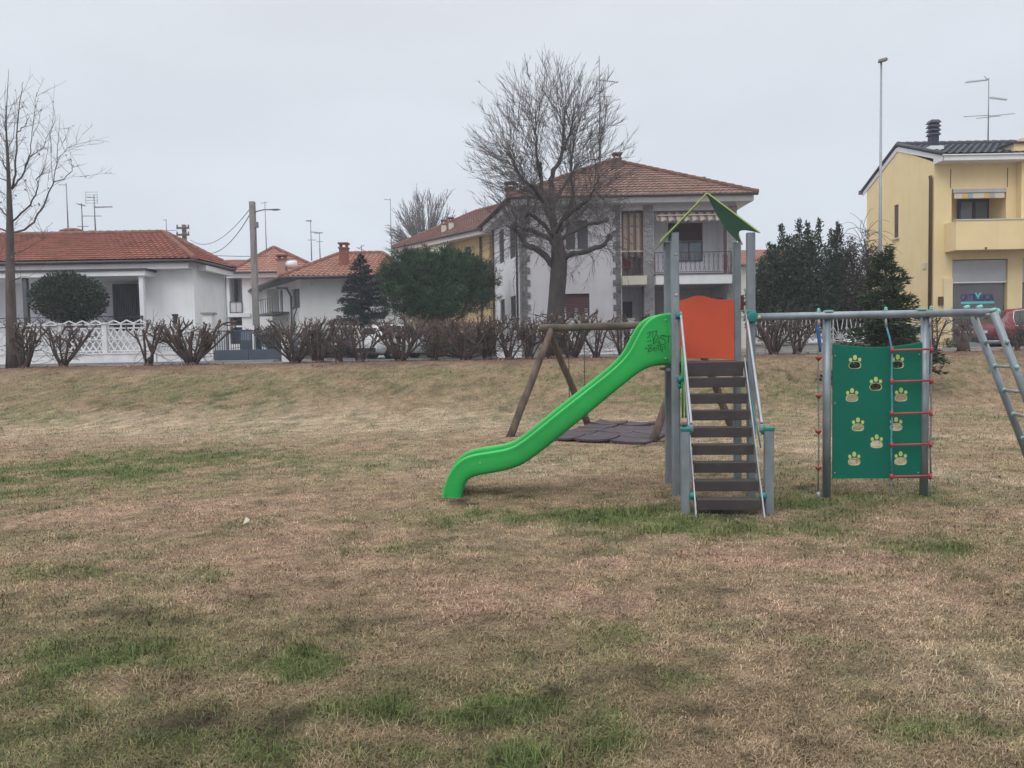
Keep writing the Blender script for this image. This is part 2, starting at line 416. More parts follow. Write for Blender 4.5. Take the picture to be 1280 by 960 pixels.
# ------------------------------------------------------------------ vertical planes measured on the photograph
class Plane:
    def __init__(s, A, B):
        s.A = V((A[0], A[1], 0)); s.B = V((B[0], B[1], 0))
        s.d = (s.B - s.A).normalized(); s.L = (s.B - s.A).length
        n = V((s.d.y, -s.d.x, 0))
        if n.dot(V((0, 0, 0)) - (s.A + s.B) / 2) < 0: n = -n
        s.n = n
    def hit(s, px, py):
        d = ray(px, py)
        t = (s.A - EYE).dot(s.n) / d.dot(s.n)
        p = EYE + d * t
        return (p - s.A).dot(s.d), p.z
    def pt(s, u, z, off=0.0):
        p = s.A + s.d * u + s.n * off
        return V((p.x, p.y, z))
    def px(s, x0, y0, x1, y1):
        xm, ym = (x0 + x1) / 2, (y0 + y1) / 2
        u0 = s.hit(x0, ym)[0]; u1 = s.hit(x1, ym)[0]
        if u0 > u1: u0, u1 = u1, u0
        return u0, u1, s.hit(xm, y1)[1], s.hit(xm, y0)[1]
    def box(s, mb, u0, u1, z0, z1, o0, o1):
        q = [s.pt(u0, z0, o1), s.pt(u1, z0, o1), s.pt(u1, z0, o0), s.pt(u0, z0, o0)]
        w = [s.pt(u0, z1, o1), s.pt(u1, z1, o1), s.pt(u1, z1, o0), s.pt(u0, z1, o0)]
        mb.hexa(q, w)
    def pbox(s, mb, x0, y0, x1, y1, o0, o1):
        s.box(mb, *s.px(x0, y0, x1, y1), o0, o1)
    def wall(s, mb, z0, z1, openings=(), th=0.28, u0=0.0, u1=None):
        if u1 is None: u1 = s.L
        us = sorted(set([u0, u1] + [x for o in openings for x in (o[0], o[1])]))
        zs = sorted(set([z0, z1] + [x for o in openings for x in (o[2], o[3])]))
        us = [u for u in us if u0 <= u <= u1]; zs = [z for z in zs if z0 <= z <= z1]
        for i in range(len(us) - 1):
            for j in range(len(zs) - 1):
                um, zm = (us[i] + us[i + 1]) / 2, (zs[j] + zs[j + 1]) / 2
                if any(o[0] < um < o[1] and o[2] < zm < o[3] for o in openings): continue
                mb.quad(s.pt(us[i], zs[j]), s.pt(us[i + 1], zs[j]), s.pt(us[i + 1], zs[j + 1]), s.pt(us[i], zs[j + 1]))
        for o in openings:
            a, b, c, d = o[:4]
            e = -th
            mb.quad(s.pt(a, c), s.pt(a, d), s.pt(a, d, e), s.pt(a, c, e))
            mb.quad(s.pt(b, d), s.pt(b, c), s.pt(b, c, e), s.pt(b, d, e))
            mb.quad(s.pt(a, d), s.pt(b, d), s.pt(b, d, e), s.pt(a, d, e))
            mb.quad(s.pt(b, c), s.pt(a, c), s.pt(a, c, e), s.pt(b, c, e))

def recess(F, o, depth, name, m, parent, start=0.28):
    a, b, c, d = o[:4]; mb = MB(); e = -depth; st = -start
    mb.quad(F.pt(a, c, e), F.pt(b, c, e), F.pt(b, d, e), F.pt(a, d, e))
    mb.quad(F.pt(a, c, st), F.pt(a, d, st), F.pt(a, d, e), F.pt(a, c, e))
    mb.quad(F.pt(b, d, st), F.pt(b, c, st), F.pt(b, c, e), F.pt(b, d, e))
    mb.quad(F.pt(a, d, st), F.pt(b, d, st), F.pt(b, d, e), F.pt(a, d, e))
    mb.quad(F.pt(b, c, st), F.pt(a, c, st), F.pt(a, c, e), F.pt(b, c, e))
    return mb.build(name, m, parent)

def window(F, o, parent, frame_m, pane_m, name='window', off=-0.14, mull=1, fr=0.07, sill=None, bars=0):
    a, b, c, d = o[:4]
    mb = MB()
    F.box(mb, a, a + fr, c, d, off - .03, off + .03); F.box(mb, b - fr, b, c, d, off - .03, off + .03)
    F.box(mb, a + fr, b - fr, c, c + fr, off - .03, off + .03); F.box(mb, a + fr, b - fr, d - fr, d, off - .03, off + .03)
    for i in range(mull):
        u = a + (b - a) * (i + 1) / (mull + 1)
        F.box(mb, u - fr * .5, u + fr * .5, c + fr, d - fr, off - .03, off + .03)
    w = mb.build(name, frame_m, parent)
    g = MB(); F.box(g, a + fr * .5, b - fr * .5, c + fr * .5, d - fr * .5, off - .02, off - .005)
    g.build('pane', pane_m, w)
    if sill:
        k = MB(); F.box(k, a - .08, b + .08, c - .06, c - .003, -.2, .08); k.build('sill', sill, w)
    return w

def shutter(F, o, parent, m, off=-0.1, name='shutter', leaves=1):
    a, b, c, d = o[:4]; mb = MB()
    n = max(3, int((d - c) / 0.09)); st = (d - c) / n
    for l in range(leaves):
        x0 = a + (b - a) * l / leaves + .01; x1 = a + (b - a) * (l + 1) / leaves - .01
        for i in range(n):
            z = c + i * st
            mb.hexa([F.pt(x0, z, off + .03), F.pt(x1, z, off + .03), F.pt(x1, z, off - .02), F.pt(x0, z, off - .02)],
                    [F.pt(x0, z + st * .97, off + .005), F.pt(x1, z + st * .97, off + .005), F.pt(x1, z + st * .97, off - .02), F.pt(x0, z + st * .97, off - .02)])
    return mb.build(name, m, parent)

def roof_plane(mb, e0, e1, t1, t0, pitch=0.24, course=0.36, amp=0.035, uoff=0.0, step=0.045):
    e0, e1, t0, t1 = V(e0), V(e1), V(t0), V(t1)
    ed = (e1 - e0).normalized()
    up_ = ((t0 + t1) / 2 - (e0 + e1) / 2); nrm = ed.cross(up_).normalized()
    if nrm.z < 0: nrm = -nrm
    hgt = abs((up_ - ed * up_.dot(ed)).length)
    L = (e1 - e0).length
    nc = max(4, int(L / pitch * 4)); nr = max(2, int(hgt / course))
    rows = []
    for k in range(nr):
        rows.append((k / nr, step, k)); rows.append(((k + 1) / nr - 0.0005, 0.0, k))
    base = len(mb.v); us = []
    for (t, h, k) in rows:
        a = e0.lerp(t0, t); b = e1.lerp(t1, t)
        for i in range(nc + 1):
            p = a.lerp(b, i / nc)
            u = (p - e0).dot(ed) + uoff
            w = amp * abs(math.sin(math.pi * u / pitch))
            us.append(u / pitch)
            mb.v.append(tuple(p + nrm * (h + w)))
    for j in range(len(rows) - 1):
        for i in range(nc):
            q = (base + j * (nc + 1) + i, base + j * (nc + 1) + i + 1, base + (j + 1) * (nc + 1) + i + 1, base + (j + 1) * (nc + 1) + i)
            mb.uv[len(mb.f)] = [(us[x - base], rows[j][2] + .5) for x in q]
            um = sum(us[x - base] for x in q) / 4
            mb.uv[len(mb.f)] = [(math.floor(um) + .5, rows[j][2] + .5)] * 4
            mb.f.append(q); mb.sm.append(False)

def ridge_caps(mb, a, b, r=0.12):
    a, b = V(a), V(b); n = max(2, int((b - a).length / 0.4)); pts = []; rad = []
    for i in range(n):
        pts += [a.lerp(b, i / n), a.lerp(b, (i + .96) / n)]; rad += [r * 1.12, r * .9]
    mb.tube(pts, rad, 8)

def railing(F, u0, u1, z0, z1, off, m, parent, name='railing', kind='bars', step=0.12, r=0.012, wave=0.0):
    mb = MB()
    mb.bar(F.pt(u0, z1, off), F.pt(u1, z1, off), .05, .03); mb.bar(F.pt(u0, z0, off), F.pt(u1, z0, off), .04, .025)
    n = max(1, int((u1 - u0) / step))
    for i in range(n + 1):
        u = u0 + (u1 - u0) * i / n
        if kind == 'wave':
            s = 1 if i % 2 else -1
            pts = [F.pt(u + s * wave * math.sin(math.pi * k / 6) , z0 + (z1 - z0) * k / 6, off) for k in range(7)]
            mb.tube(pts, r, 4)
        elif kind == 'cross':
            if i < n:
                v = u0 + (u1 - u0) * (i + 1) / n
                mb.tube([F.pt(u, z0, off), F.pt(v, z1, off)], r, 4); mb.tube([F.pt(v, z0, off + .02), F.pt(u, z1, off + .02)], r, 4)
        else:
            mb.tube([F.pt(u, z0, off), F.pt(u, z1, off)], r, 4)
    for u in (u0, u1): mb.bar(F.pt(u, z0 - .05, off), F.pt(u, z1 + .02, off), .045, .045)
    return mb.build(name, m, parent)
# ------------------------------------------------------------------ camera object, world, sun
cam = bpy.data.cameras.new('camera'); cam.sensor_width = 36; cam.lens = 36 * FOC / 1280
cam.clip_start = 0.05; cam.clip_end = 3000
co = bpy.data.objects.new('camera', cam); COL.objects.link(co)
co.matrix_world = Matrix(((rt.x, upv.x, -fwd.x, EYE.x), (rt.y, upv.y, -fwd.y, EYE.y), (rt.z, upv.z, -fwd.z, EYE.z), (0, 0, 0, 1)))
SC.camera = co

SUN_EL, SUN_AZ = 52.0, -150.0        # azimuth of the light's origin, clockwise from +Y
w = bpy.data.worlds.new('World'); SC.world = w; w.use_nodes = True
nt = w.node_tree; bg = nt.nodes['Background']
sky = N(nt, 'ShaderNodeTexSky'); sky.sky_type = 'NISHITA'; sky.sun_disc = False
sky.sun_elevation = R(SUN_EL); sky.sun_rotation = R(SUN_AZ); sky.dust_density = 4; sky.air_density = 1.5
tc = N(nt, 'ShaderNodeTexCoord'); sp = N(nt, 'ShaderNodeSeparateXYZ'); nt.links.new(tc.outputs['Generated'], sp.inputs[0])
mp = N(nt, 'ShaderNodeMapping'); mp.inputs['Scale'].default_value = (1.1, 1.1, 3.2); nt.links.new(tc.outputs['Generated'], mp.inputs[0])
cn = N(nt, 'ShaderNodeTexNoise'); cn.inputs['Scale'].default_value = 1.7; cn.inputs['Detail'].default_value = 5; nt.links.new(mp.outputs[0], cn.inputs['Vector'])
cr = N(nt, 'ShaderNodeValToRGB'); el = cr.color_ramp.elements
el[0].position = 0.0; el[0].color = (0.66, 0.715, 0.80, 1); el[1].position = 1.0; el[1].color = (2.3, 2.32, 2.36, 1)
for pos, c in ((0.10, (0.645, 0.705, 0.79)), (0.25, (0.665, 0.715, 0.785)), (0.42, (0.715, 0.745, 0.80)), (0.65, (1.45, 1.47, 1.5))):
    k = el.new(pos); k.color = (*c, 1)
nt.links.new(sp.outputs['Z'], cr.inputs[0])
rg = N(nt, 'ShaderNodeMapRange'); rg.inputs[1].default_value = 0.3; rg.inputs[2].default_value = 0.7; rg.inputs[3].default_value = 10.0; rg.inputs[4].default_value = 11.6
nt.links.new(cn.outputs[0], rg.inputs[0])
cm = N(nt, 'ShaderNodeVectorMath', operation='SCALE'); nt.links.new(cr.outputs[0], cm.inputs[0]); nt.links.new(rg.outputs[0], cm.inputs['Scale'])
mx = mixc(nt, 0.97, sky.outputs[0], cm.outputs[0])       # a closed deck of cloud over the clear sky
nt.links.new(mx, bg.inputs['Color']); bg.inputs['Strength'].default_value = 0.1

sl = bpy.data.lights.new('sun', 'SUN'); sl.energy = 1.1; sl.angle = R(35); sl.color = (1, 0.965, 0.92)
so = bpy.data.objects.new('sun', sl); COL.objects.link(so)
az, e = R(SUN_AZ), R(SUN_EL)
sd = V((math.sin(az) * math.cos(e), math.cos(az) * math.cos(e), math.sin(e)))
so.rotation_euler = (-sd).to_track_quat('-Z', 'Y').to_euler(); so.location = (0, -10, 30)
SC.view_settings.view_transform = 'Standard'; SC.view_settings.look = 'None'
SC.view_settings.exposure = 0.0; SC.view_settings.gamma = 1.0; SC.view_settings.use_curve_mapping = False
SC.cycles.max_bounces = 6; SC.cycles.diffuse_bounces = 3; SC.cycles.transparent_max_bounces = 4

# ------------------------------------------------------------------ lawn: where it is green, dry, bare
def ell(px, py, rx, ry, amt):
    c = G(px, py); a = G(px - rx, py); b = G(px + rx, py); t = G(px, py - ry); u = G(px, py + ry)
    return (c.x, (t.y + u.y) / 2, (b.x - a.x) / 2, max(.05, (t.y - u.y) / 2), amt)
def ellw(x, y, rx, ry, amt): return (x, y, rx, ry, amt)
GREEN = [ell(*a) for a in [(110, 592, 190, 26, .75), (20, 622, 90, 12, .45), (250, 574, 120, 10, .3), (800, 652, 250, 15, .95), (610, 652, 80, 10, .8), (1010, 658, 70, 10, .7),
    (1075, 626, 120, 10, .75), (700, 625, 130, 10, .4), (150, 712, 150, 16, .55), (120, 830, 130, 40, .5), (330, 825, 70, 22, .6), (490, 884, 80, 22, .85), (375, 838, 35, 14, .7),
    (720, 915, 110, 26, .6), (600, 938, 60, 18, .55), (860, 880, 90, 18, .55), (740, 810, 120, 20, .35), (1060, 800, 60, 14, .25), (1230, 700, 60, 14, .45), (1200, 925, 90, 25, .45), (300, 940, 200, 20, .4),
    (690, 935, 70, 20, .8), (560, 920, 45, 14, .5), (60, 880, 120, 40, .4), (840, 845, 60, 10, .3), (1150, 690, 90, 10, .25), (480, 690, 90, 12, .35), (1020, 850, 200, 14, .2)]]
GREEN += [ellw(-9, 20.5, 5, 2.2, .28), ellw(-3, 21.5, 4, 1.6, .18), ellw(6, 19, 5, 1.6, .2), ellw(2.5, 20, 3, 1.5, .2), ellw(10, 16, 3, 1.0, .3), ellw(-13, 18, 4, 1.5, .3)]
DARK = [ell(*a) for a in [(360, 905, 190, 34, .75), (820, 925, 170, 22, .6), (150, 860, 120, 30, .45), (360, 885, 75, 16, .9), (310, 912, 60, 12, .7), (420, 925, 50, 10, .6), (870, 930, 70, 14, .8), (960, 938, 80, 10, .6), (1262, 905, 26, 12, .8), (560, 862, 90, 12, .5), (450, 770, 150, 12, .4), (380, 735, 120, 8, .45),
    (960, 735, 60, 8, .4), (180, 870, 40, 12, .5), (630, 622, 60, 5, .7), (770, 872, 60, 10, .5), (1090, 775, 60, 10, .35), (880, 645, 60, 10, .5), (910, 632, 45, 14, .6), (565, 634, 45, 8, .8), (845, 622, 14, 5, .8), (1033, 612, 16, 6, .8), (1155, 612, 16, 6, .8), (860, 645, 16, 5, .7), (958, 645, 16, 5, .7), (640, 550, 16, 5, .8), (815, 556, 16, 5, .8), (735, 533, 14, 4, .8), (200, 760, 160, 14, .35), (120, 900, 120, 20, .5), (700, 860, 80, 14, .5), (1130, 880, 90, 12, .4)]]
DARK += [ellw(-8.6, 19.2, 1.6, .8, .6), ellw(-3.5, 20.2, 1.4, .5, .3), ellw(7.4, 20.6, 1.5, .6, .5)]
PINK = [ell(*a) for a in [(900, 700, 280, 26, .7), (350, 700, 230, 40, .6), (660, 760, 220, 44, .8), (1150, 740, 150, 40, .4), (250, 640, 200, 24, .5), (60, 545, 150, 14, .7), (500, 610, 60, 25, .4), (1100, 760, 200, 50, .4)]]
PALE = [ell(*a) for a in [(250, 535, 420, 12, .95), (450, 536, 600, 12, .8), (1050, 552, 260, 18, .7), (680, 580, 300, 20, .45), (1200, 600, 120, 40, .6), (1150, 830, 200, 90, .35)]]

def field(L, x, y):
    t = np.zeros_like(x)
    for cx, cy, rx, ry, a in L:
        t = np.maximum(t, a * np.exp(-1.1 * (((x - cx) / rx) ** 2 + ((y - cy) / ry) ** 2)))
    return t

def lawn_fields(x, y):
    wx = x + (fbm(x, y, 3, 0.9) - .5) * 1.3; wy = y + (fbm(y + 40, x, 3, 0.9) - .5) * 1.0
    n1 = fbm(x, y, 4, 0.45); n2 = fbm(x + 90, y + 20, 4, 1.6); n3 = fbm(x + 7, y + 55, 3, 5.0)
    g = field(GREEN, wx, wy)
    far = np.clip((y - 4) / 10, 0, 1)
    g = np.clip(g * np.clip(.15 + 1.0 * n2 + 1.5 * (n3 - .35), .1, 1.4) + (.07 - .03 * far) + (n1 - .5) * .55 + (n2 - .5) * .5 + (n3 - .5) * .5, 0, 1)
    d = np.clip(field(DARK, wx, wy) * np.clip(3.2 * (n3 - .33), 0, 1.4) + (n2 - .60) * .9 + (n3 - .56) * .8, 0, 1)
    p = np.clip(field(PINK, wx, wy) * (.6 + .8 * n2) + (n1 - .5) * .9, 0, 1)
    l = np.clip(field(PALE, wx, wy) * (.5 + n2) + (n2 - .52) * .8 + (n3 - .5) * .3, 0, 1)
    e = np.clip((y - 22.6 + (n2 - .5) * 2.4) / 1.2, 0, 1)          # leaf litter and earth along the shrubs
    return g, d, p, l, e

def ground_colour(x, y, k=1.0):
    g, d, p, l, e = lawn_fields(x, y)
    def C(c): return np.array(c)[None, :]
    col = C((.312, .226, .148)) * np.ones((len(x), 3))
    def mixv(col, c, f): return col * (1 - f[:, None]) + C(c) * f[:, None]
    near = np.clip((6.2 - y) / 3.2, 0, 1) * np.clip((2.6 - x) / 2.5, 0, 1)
    n5 = fbm(x + 31, y + 77, 4, 2.2)
    col = mixv(col, (.390, .252, .190), np.clip(p * 1.25, 0, 1) * .9)
    col = mixv(col, (.470, .372, .262), np.clip(l * 1.15, 0, 1) * .85)
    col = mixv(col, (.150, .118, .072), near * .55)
    col = mixv(col, (.185, .165, .080), np.clip((n5 - .52) * 2.5, 0, .35))
    slope = np.clip((y - 17.5) / 3, 0, 1)
    col = mixv(col, (.225, .165, .100), slope * (.35 + .5 * n5))
    col = mixv(col, (.108, .138, .048), np.clip(g * 1.25, 0, .95))
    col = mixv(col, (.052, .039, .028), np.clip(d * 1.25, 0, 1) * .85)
    col = mixv(col, (.165, .102, .075), e * .9)
    t = fbm(x + 12, y + 3, 3, 3.1); t2 = fbm(x + 52, y + 31, 2, 11.0)
    return col * k * (1 + (t - .5) * .5 + (t2 - .5) * .8)[:, None].clip(.45, 1.7)

def build_lawn():
    ys = np.concatenate([np.array([-60, -30, -15, -6, -2, 0, 1.2]), 1.6 * (EDGE / 1.6) ** np.linspace(0, 1, 300)])
    xs = np.concatenate([-np.geomspace(26, 200, 26)[::-1], np.linspace(-25.9, 25.9, 430), np.geomspace(26, 200, 26)])
    X, Y = np.meshgrid(xs, ys); x = X.ravel(); y = Y.ravel()
    z = terr(x, y)
    me = bpy.data.meshes.new('lawn')
    nx, ny = len(xs), len(ys)
    idx = np.arange(nx * ny).reshape(ny, nx)
    f = np.stack([idx[:-1, :-1], idx[:-1, 1:], idx[1:, 1:], idx[1:, :-1]], -1).reshape(-1, 4)
    me.from_pydata(np.stack([x, y, z], 1).tolist(), [], f.tolist())
    me.polygons.foreach_set('use_smooth', [True] * len(f))
    ca = me.color_attributes.new('col', 'FLOAT_COLOR', 'POINT')
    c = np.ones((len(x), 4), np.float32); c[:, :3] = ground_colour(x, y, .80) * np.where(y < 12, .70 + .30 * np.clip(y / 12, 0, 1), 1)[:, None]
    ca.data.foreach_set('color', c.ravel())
    m, nt, b = new_mat('lawn_ground')
    a = N(nt, 'ShaderNodeAttribute'); a.attribute_name = 'col'
    tc = N(nt, 'ShaderNodeTexCoord')
    mp = N(nt, 'ShaderNodeMapping'); mp.inputs['Scale'].default_value = (1.0, 1.0, 1.0); nt.links.new(tc.outputs['Object'], mp.inputs[0])
    n1 = N(nt, 'ShaderNodeTexNoise'); n1.inputs['Scale'].default_value = 9; n1.inputs['Detail'].default_value = 9; n1.inputs['Roughness'].default_value = .75
    n2 = N(nt, 'ShaderNodeTexNoise'); n2.inputs['Scale'].default_value = 55; n2.inputs['Detail'].default_value = 4
    nt.links.new(mp.outputs[0], n1.inputs['Vector']); nt.links.new(mp.outputs[0], n2.inputs['Vector'])
    r1 = N(nt, 'ShaderNodeMapRange'); r1.inputs[1].default_value = .32; r1.inputs[2].default_value = .68; r1.inputs[3].default_value = .62; r1.inputs[4].default_value = 1.32
    nt.links.new(n1.outputs[0], r1.inputs[0])
    r2 = N(nt, 'ShaderNodeMapRange'); r2.inputs[1].default_value = .3; r2.inputs[2].default_value = .7; r2.inputs[3].default_value = .65; r2.inputs[4].default_value = 1.3
    nt.links.new(n2.outputs[0], r2.inputs[0])
    mu = N(nt, 'ShaderNodeMath', operation='MULTIPLY'); nt.links.new(r1.outputs[0], mu.inputs[0]); nt.links.new(r2.outputs[0], mu.inputs[1])
    vs = N(nt, 'ShaderNodeVectorMath', operation='SCALE'); nt.links.new(a.outputs['Color'], vs.inputs[0]); nt.links.new(mu.outputs[0], vs.inputs['Scale'])
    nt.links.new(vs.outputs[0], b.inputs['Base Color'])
    b.inputs['Roughness'].default_value = .95; b.inputs['Specular IOR Level'].default_value = .1
    bp = N(nt, 'ShaderNodeBump'); bp.inputs['Strength'].default_value = .8; bp.inputs['Distance'].default_value = .03
    nt.links.new(n2.outputs[0], bp.inputs['Height']); nt.links.new(bp.outputs[0], b.inputs['Normal'])
    me.materials.append(m)
    o = bpy.data.objects.new('lawn', me); COL.objects.link(o)
    tag(o, kind='structure')

def build_grass(n_total=520000):
    rng = np.random.default_rng(5)
    # distance distribution ~ Y^-0.8 across a wedge wider than the view
    k = 0.12; y0, y1 = 2.3, EDGE - .5
    u = rng.random(n_total); y = (y0 ** k + u * (y1 ** k - y0 ** k)) ** (1 / k)
    x = (rng.random(n_total) * 2 - 1) * (0.86 * y + 0.7)
    g, d, p, l, e = lawn_fields(x, y)
    keep = rng.random(n_total) < np.clip(1.0 - .75 * d - .55 * e, .1, 1)
    x, y, g, d, p, l, e = [q[keep] for q in (x, y, g, d, p, l, e)]
    n = len(x)
    clump = fbm(x + 3, y + 9, 3, 3.0)
    z = terr(x, y)
    isg = rng.random(n) < np.clip(g * 1.25 - .08, 0, .97)
    ln = (.016 + .026 * rng.random(n)) * (.55 + .9 * clump) * (.8 + .5 * g) * np.where(fbm(x + 61, y + 8, 2, 5.0) > .62, 1.7, 1.0) * np.where(isg, 1.15, 1.0)
    az = rng.random(n) * 2 * np.pi
    az = np.where(rng.random(n) < .35, rng.normal(0.3, .6, n) + np.pi * (rng.random(n) < .5), az)
    lean = np.where(isg, rng.normal(.80, .35, n), rng.normal(1.14, .28, n)).clip(.05, 1.5)
    wd = (.0011 + .0012 * rng.random(n)) * np.maximum(1, (y / 3.0) ** .62)
    ln = ln * np.maximum(1, (y / 8) ** .15)
    dx, dy = np.cos(az), np.sin(az); sx, sy = -dy, dx
    l1, l2 = lean * .7, np.minimum(lean * 1.35, 1.62)
    m = np.stack([x + dx * np.sin(l1) * ln * .5, y + dy * np.sin(l1) * ln * .5, z + np.cos(l1) * ln * .5], 1)
    t = m + np.stack([dx * np.sin(l2) * ln * .5, dy * np.sin(l2) * ln * .5, np.cos(l2) * ln * .5], 1)
    b = np.stack([x, y, z - .004], 1); s = np.stack([sx * wd, sy * wd, 0 * wd], 1)
    vs = np.stack([b - s, b + s, m - s * .8, m + s * .8, t], 1).reshape(-1, 3).astype(np.float32)
    base = (np.arange(n) * 5)[:, None]
    loops = np.concatenate([base + 0, base + 1, base + 3, base + 2, base + 2, base + 3, base + 4], 1).ravel().astype(np.int32)
    ls = np.stack([np.arange(n) * 7, np.arange(n) * 7 + 4], 1).ravel().astype(np.int32)
    lt = np.tile([4, 3], n).astype(np.int32)
    me = bpy.data.meshes.new('grass')
    me.vertices.add(n * 5); me.vertices.foreach_set('co', vs.ravel())
    me.loops.add(len(loops)); me.loops.foreach_set('vertex_index', loops)
    me.polygons.add(n * 2); me.polygons.foreach_set('loop_start', ls); me.polygons.foreach_set('loop_total', lt)
    me.update(calc_edges=True)
    # colours
    r = rng.random((n, 1)); r2 = rng.random((n, 1))
    base = ground_colour(x, y)
    c = base * (.62 + .92 * r ** 1.2)
    c = c + (r2 - .5) * np.array([.05, .02, -.01]) * base * 3
    gr = np.array([.075, .112, .034]) * (1 - r2) + np.array([.165, .215, .080]) * r2
    c = np.where((isg & (rng.random(n) < .75))[:, None], gr * .7 + c * .3, c)
    fb = (rng.random(n) < .10 + .3 * d)[:, None]
    c = np.where(fb, c * .5, c)
    c = np.where((rng.random(n) < e * .75)[:, None], np.array([.175, .098, .070]) * (.6 + .8 * r), c)
    c4 = np.ones((n, 5, 4), np.float32); c4[:, :, :3] = c[:, None, :]
    ca = me.color_attributes.new('col', 'FLOAT_COLOR', 'POINT'); ca.data.foreach_set('color', c4.ravel())
    me.materials.append(BLADE)
    o = bpy.data.objects.new('grass', me); COL.objects.link(o)
    tag(o, 'short patchy winter grass, straw coloured with green tufts, covering the park lawn', 'grass', kind='stuff')

def build_litter():
    rng = random.Random(4); mb = MB()
    for i in range(900):
        x = rng.uniform(-24, 24); y = EDGE - abs(rng.gauss(0, 1.1)) - .15
        if rng.random() < .12: y = rng.uniform(5, 24)
        z = tz(x, y) + .012 + rng.random() * .03; s = rng.uniform(.02, .05) * (1 if y > 20 else .55)
        a = rng.random() * 6.28; t = rng.uniform(-.6, .6)
        u = V((math.cos(a), math.sin(a), t)) * s; v = V((-math.sin(a), math.cos(a), rng.uniform(-.5, .5))) * s * .6
        c = V((x, y, z + .02))
        mb.quad(c - u, c - v, c + u, c + v)
    m = mat('dead_leaves', (.25, .15, .10), .9, .5, 3)
    o = mb.build('leaf_litter', m)
    tag(o, 'dead brown leaves scattered on the lawn and under the pollarded shrubs', 'leaves', kind='stuff')
    p = G(308, 657); mb = MB(); s = .026
    a = [p + V((-s, -.01, .02)), p + V((s * .2, -.02, .03)), p + V((s, .015, .04)), p + V((-.01, .02, .065))]
    mb.prism(a, (0, .01, .012))
    tag(mb.build('paper_scrap', mat('paper_dirty', (.48, .45, .38), .9), origin=p), 'small crumpled white paper scrap lying on the open lawn', 'litter')

def build_street():
    mb = MB(); z = ZST
    mb.quad((-200, EDGE + .2, z), (200, EDGE + .2, z), (200, 230, z), (-200, 230, z))
    tag(mb.build('ground', EARTH), kind='structure')
    mb = MB(); mb.quad((-120, EDGE + .25, z + .004), (120, EDGE + .25, z + .004), (120, 33.4, z + .004), (-120, 33.4, z + .004))
    mb.quad((-8.7, 33.4, z + .004), (.6, 33.4, z + .004), (.6, 60, z + .004), (-8.7, 60, z + .004))
    tag(mb.build('road', ASPH), kind='structure')
    mb = MB()
    x = -60.0
    while x < 60:
        mb.box((x + .5, EDGE + .1, z + .01), (.985, .22, .14)); x += 1.0
    tag(mb.build('kerb', KERB), kind='structure')
    mb = MB()
    mb.box((-30, 29.55, z + .055), (41.9, .75, .11))
    mb.box((20, 29.5, z + .055), (37, .8, .11))
    tag(mb.build('pavement', PAVE), kind='structure')

build_lawn(); build_grass(); build_litter(); build_street()
# ------------------------------------------------------------------ play tower with slide, stair, beam, climbing wall and ladder
O = G(845.5, 620); O2 = G(939, 620)
ex = V((O2.x - O.x, O2.y - O.y, 0)); W = ex.length; ex.normalize()
yaw_d = R(6.0)
ey = V((math.sin(yaw_d), math.cos(yaw_d), 0))
DK = 1.45; D = 0.78
def T(x, y, z): return V((O.x + ex.x * x + ey.x * y, O.y + ex.y * x + ey.y * y, z))
Mt = Matrix(((ex.x, ey.x, 0), (ex.y, ey.y, 0), (0, 0, 1)))
tower = empty('play_tower', T(W / 2, D / 2, 0), 'galvanised play tower with bright green slide, brown stair, orange panel, beam and green climbing wall', 'play tower')

def post(x, y, z0, z1, w=.088, nm='post'):
    mb = MB(); r = .018; h = w / 2; pts = []
    for sx, sy, a0 in ((1, 1, 0), (-1, 1, 90), (-1, -1, 180), (1, -1, 270)):
        for k in range(4):
            a = R(a0 + 30 * k)
            pts.append(((sx * (h - r)) + r * math.cos(a), (sy * (h - r)) + r * math.sin(a)))
    mb.add([T(x + p[0], y + p[1], z0) for p in pts] + [T(x + p[0], y + p[1], z1) for p in pts],
           [tuple(range(15, -1, -1)), tuple(range(16, 32))] + [(i, (i + 1) % 16, 16 + (i + 1) % 16, 16 + i) for i in range(16)], False)
    return mb.build(nm, GALV, tower)
def bolt(par, x, y, z, m=BEIGEP, r=.017):
    mb = MB(); mb.ball(T(x, y, z), r, 8, 5, (1, .6, 1)); mb.build('bolt_cap', m, par)
zt = P(841, 301, O.y).z
_ap, _rb, _lb = P(883.5, 242.5, O.y - .08), P(948, 293, O.y - .08), P(826, 302, O.y - .08)
_lx = lambda p: (V((p.x, p.y, 0)) - V((O.x, O.y, 0))).dot(ex)
def roof_z(x):
    a, b = (_lx(_ap), _lx(_rb)) if x > _lx(_ap) else (_lx(_ap), _lx(_lb))
    z1 = _rb.z if x > a else _lb.z
    return _ap.z + (z1 - _ap.z) * (x - a) / (b - a)
ztl, ztr = roof_z(-.044) - .012, roof_z(W + .044) - .012
pf = post(0, 0, -.05, ztl); pr = post(W, 0, -.05, ztr); pbl = post(0, D, -.05, ztl); pbr = post(W, D, -.05, ztr)
bolt(pf, .01, -.046, 2.17); bolt(pf, .012, -.046, 1.30, GALVL, .012); bolt(pr, .01, -.046, 1.30, GALVL, .012); bolt(pr, .01, -.046, 2.6, GALVL, .012)
# deck
mb = MB(); mb.box(T(W / 2, D / 2 + .01, DK - .03), (W - .1, D + .09, .06), M=Mt)
mb.build('deck', TREAD, tower, bevel=.008)
mb = MB(); mb.box(T(W / 2, D - .01, DK - .105), (W - .1, .05, .08), M=Mt); mb.build('deck_beam', GALV, tower)
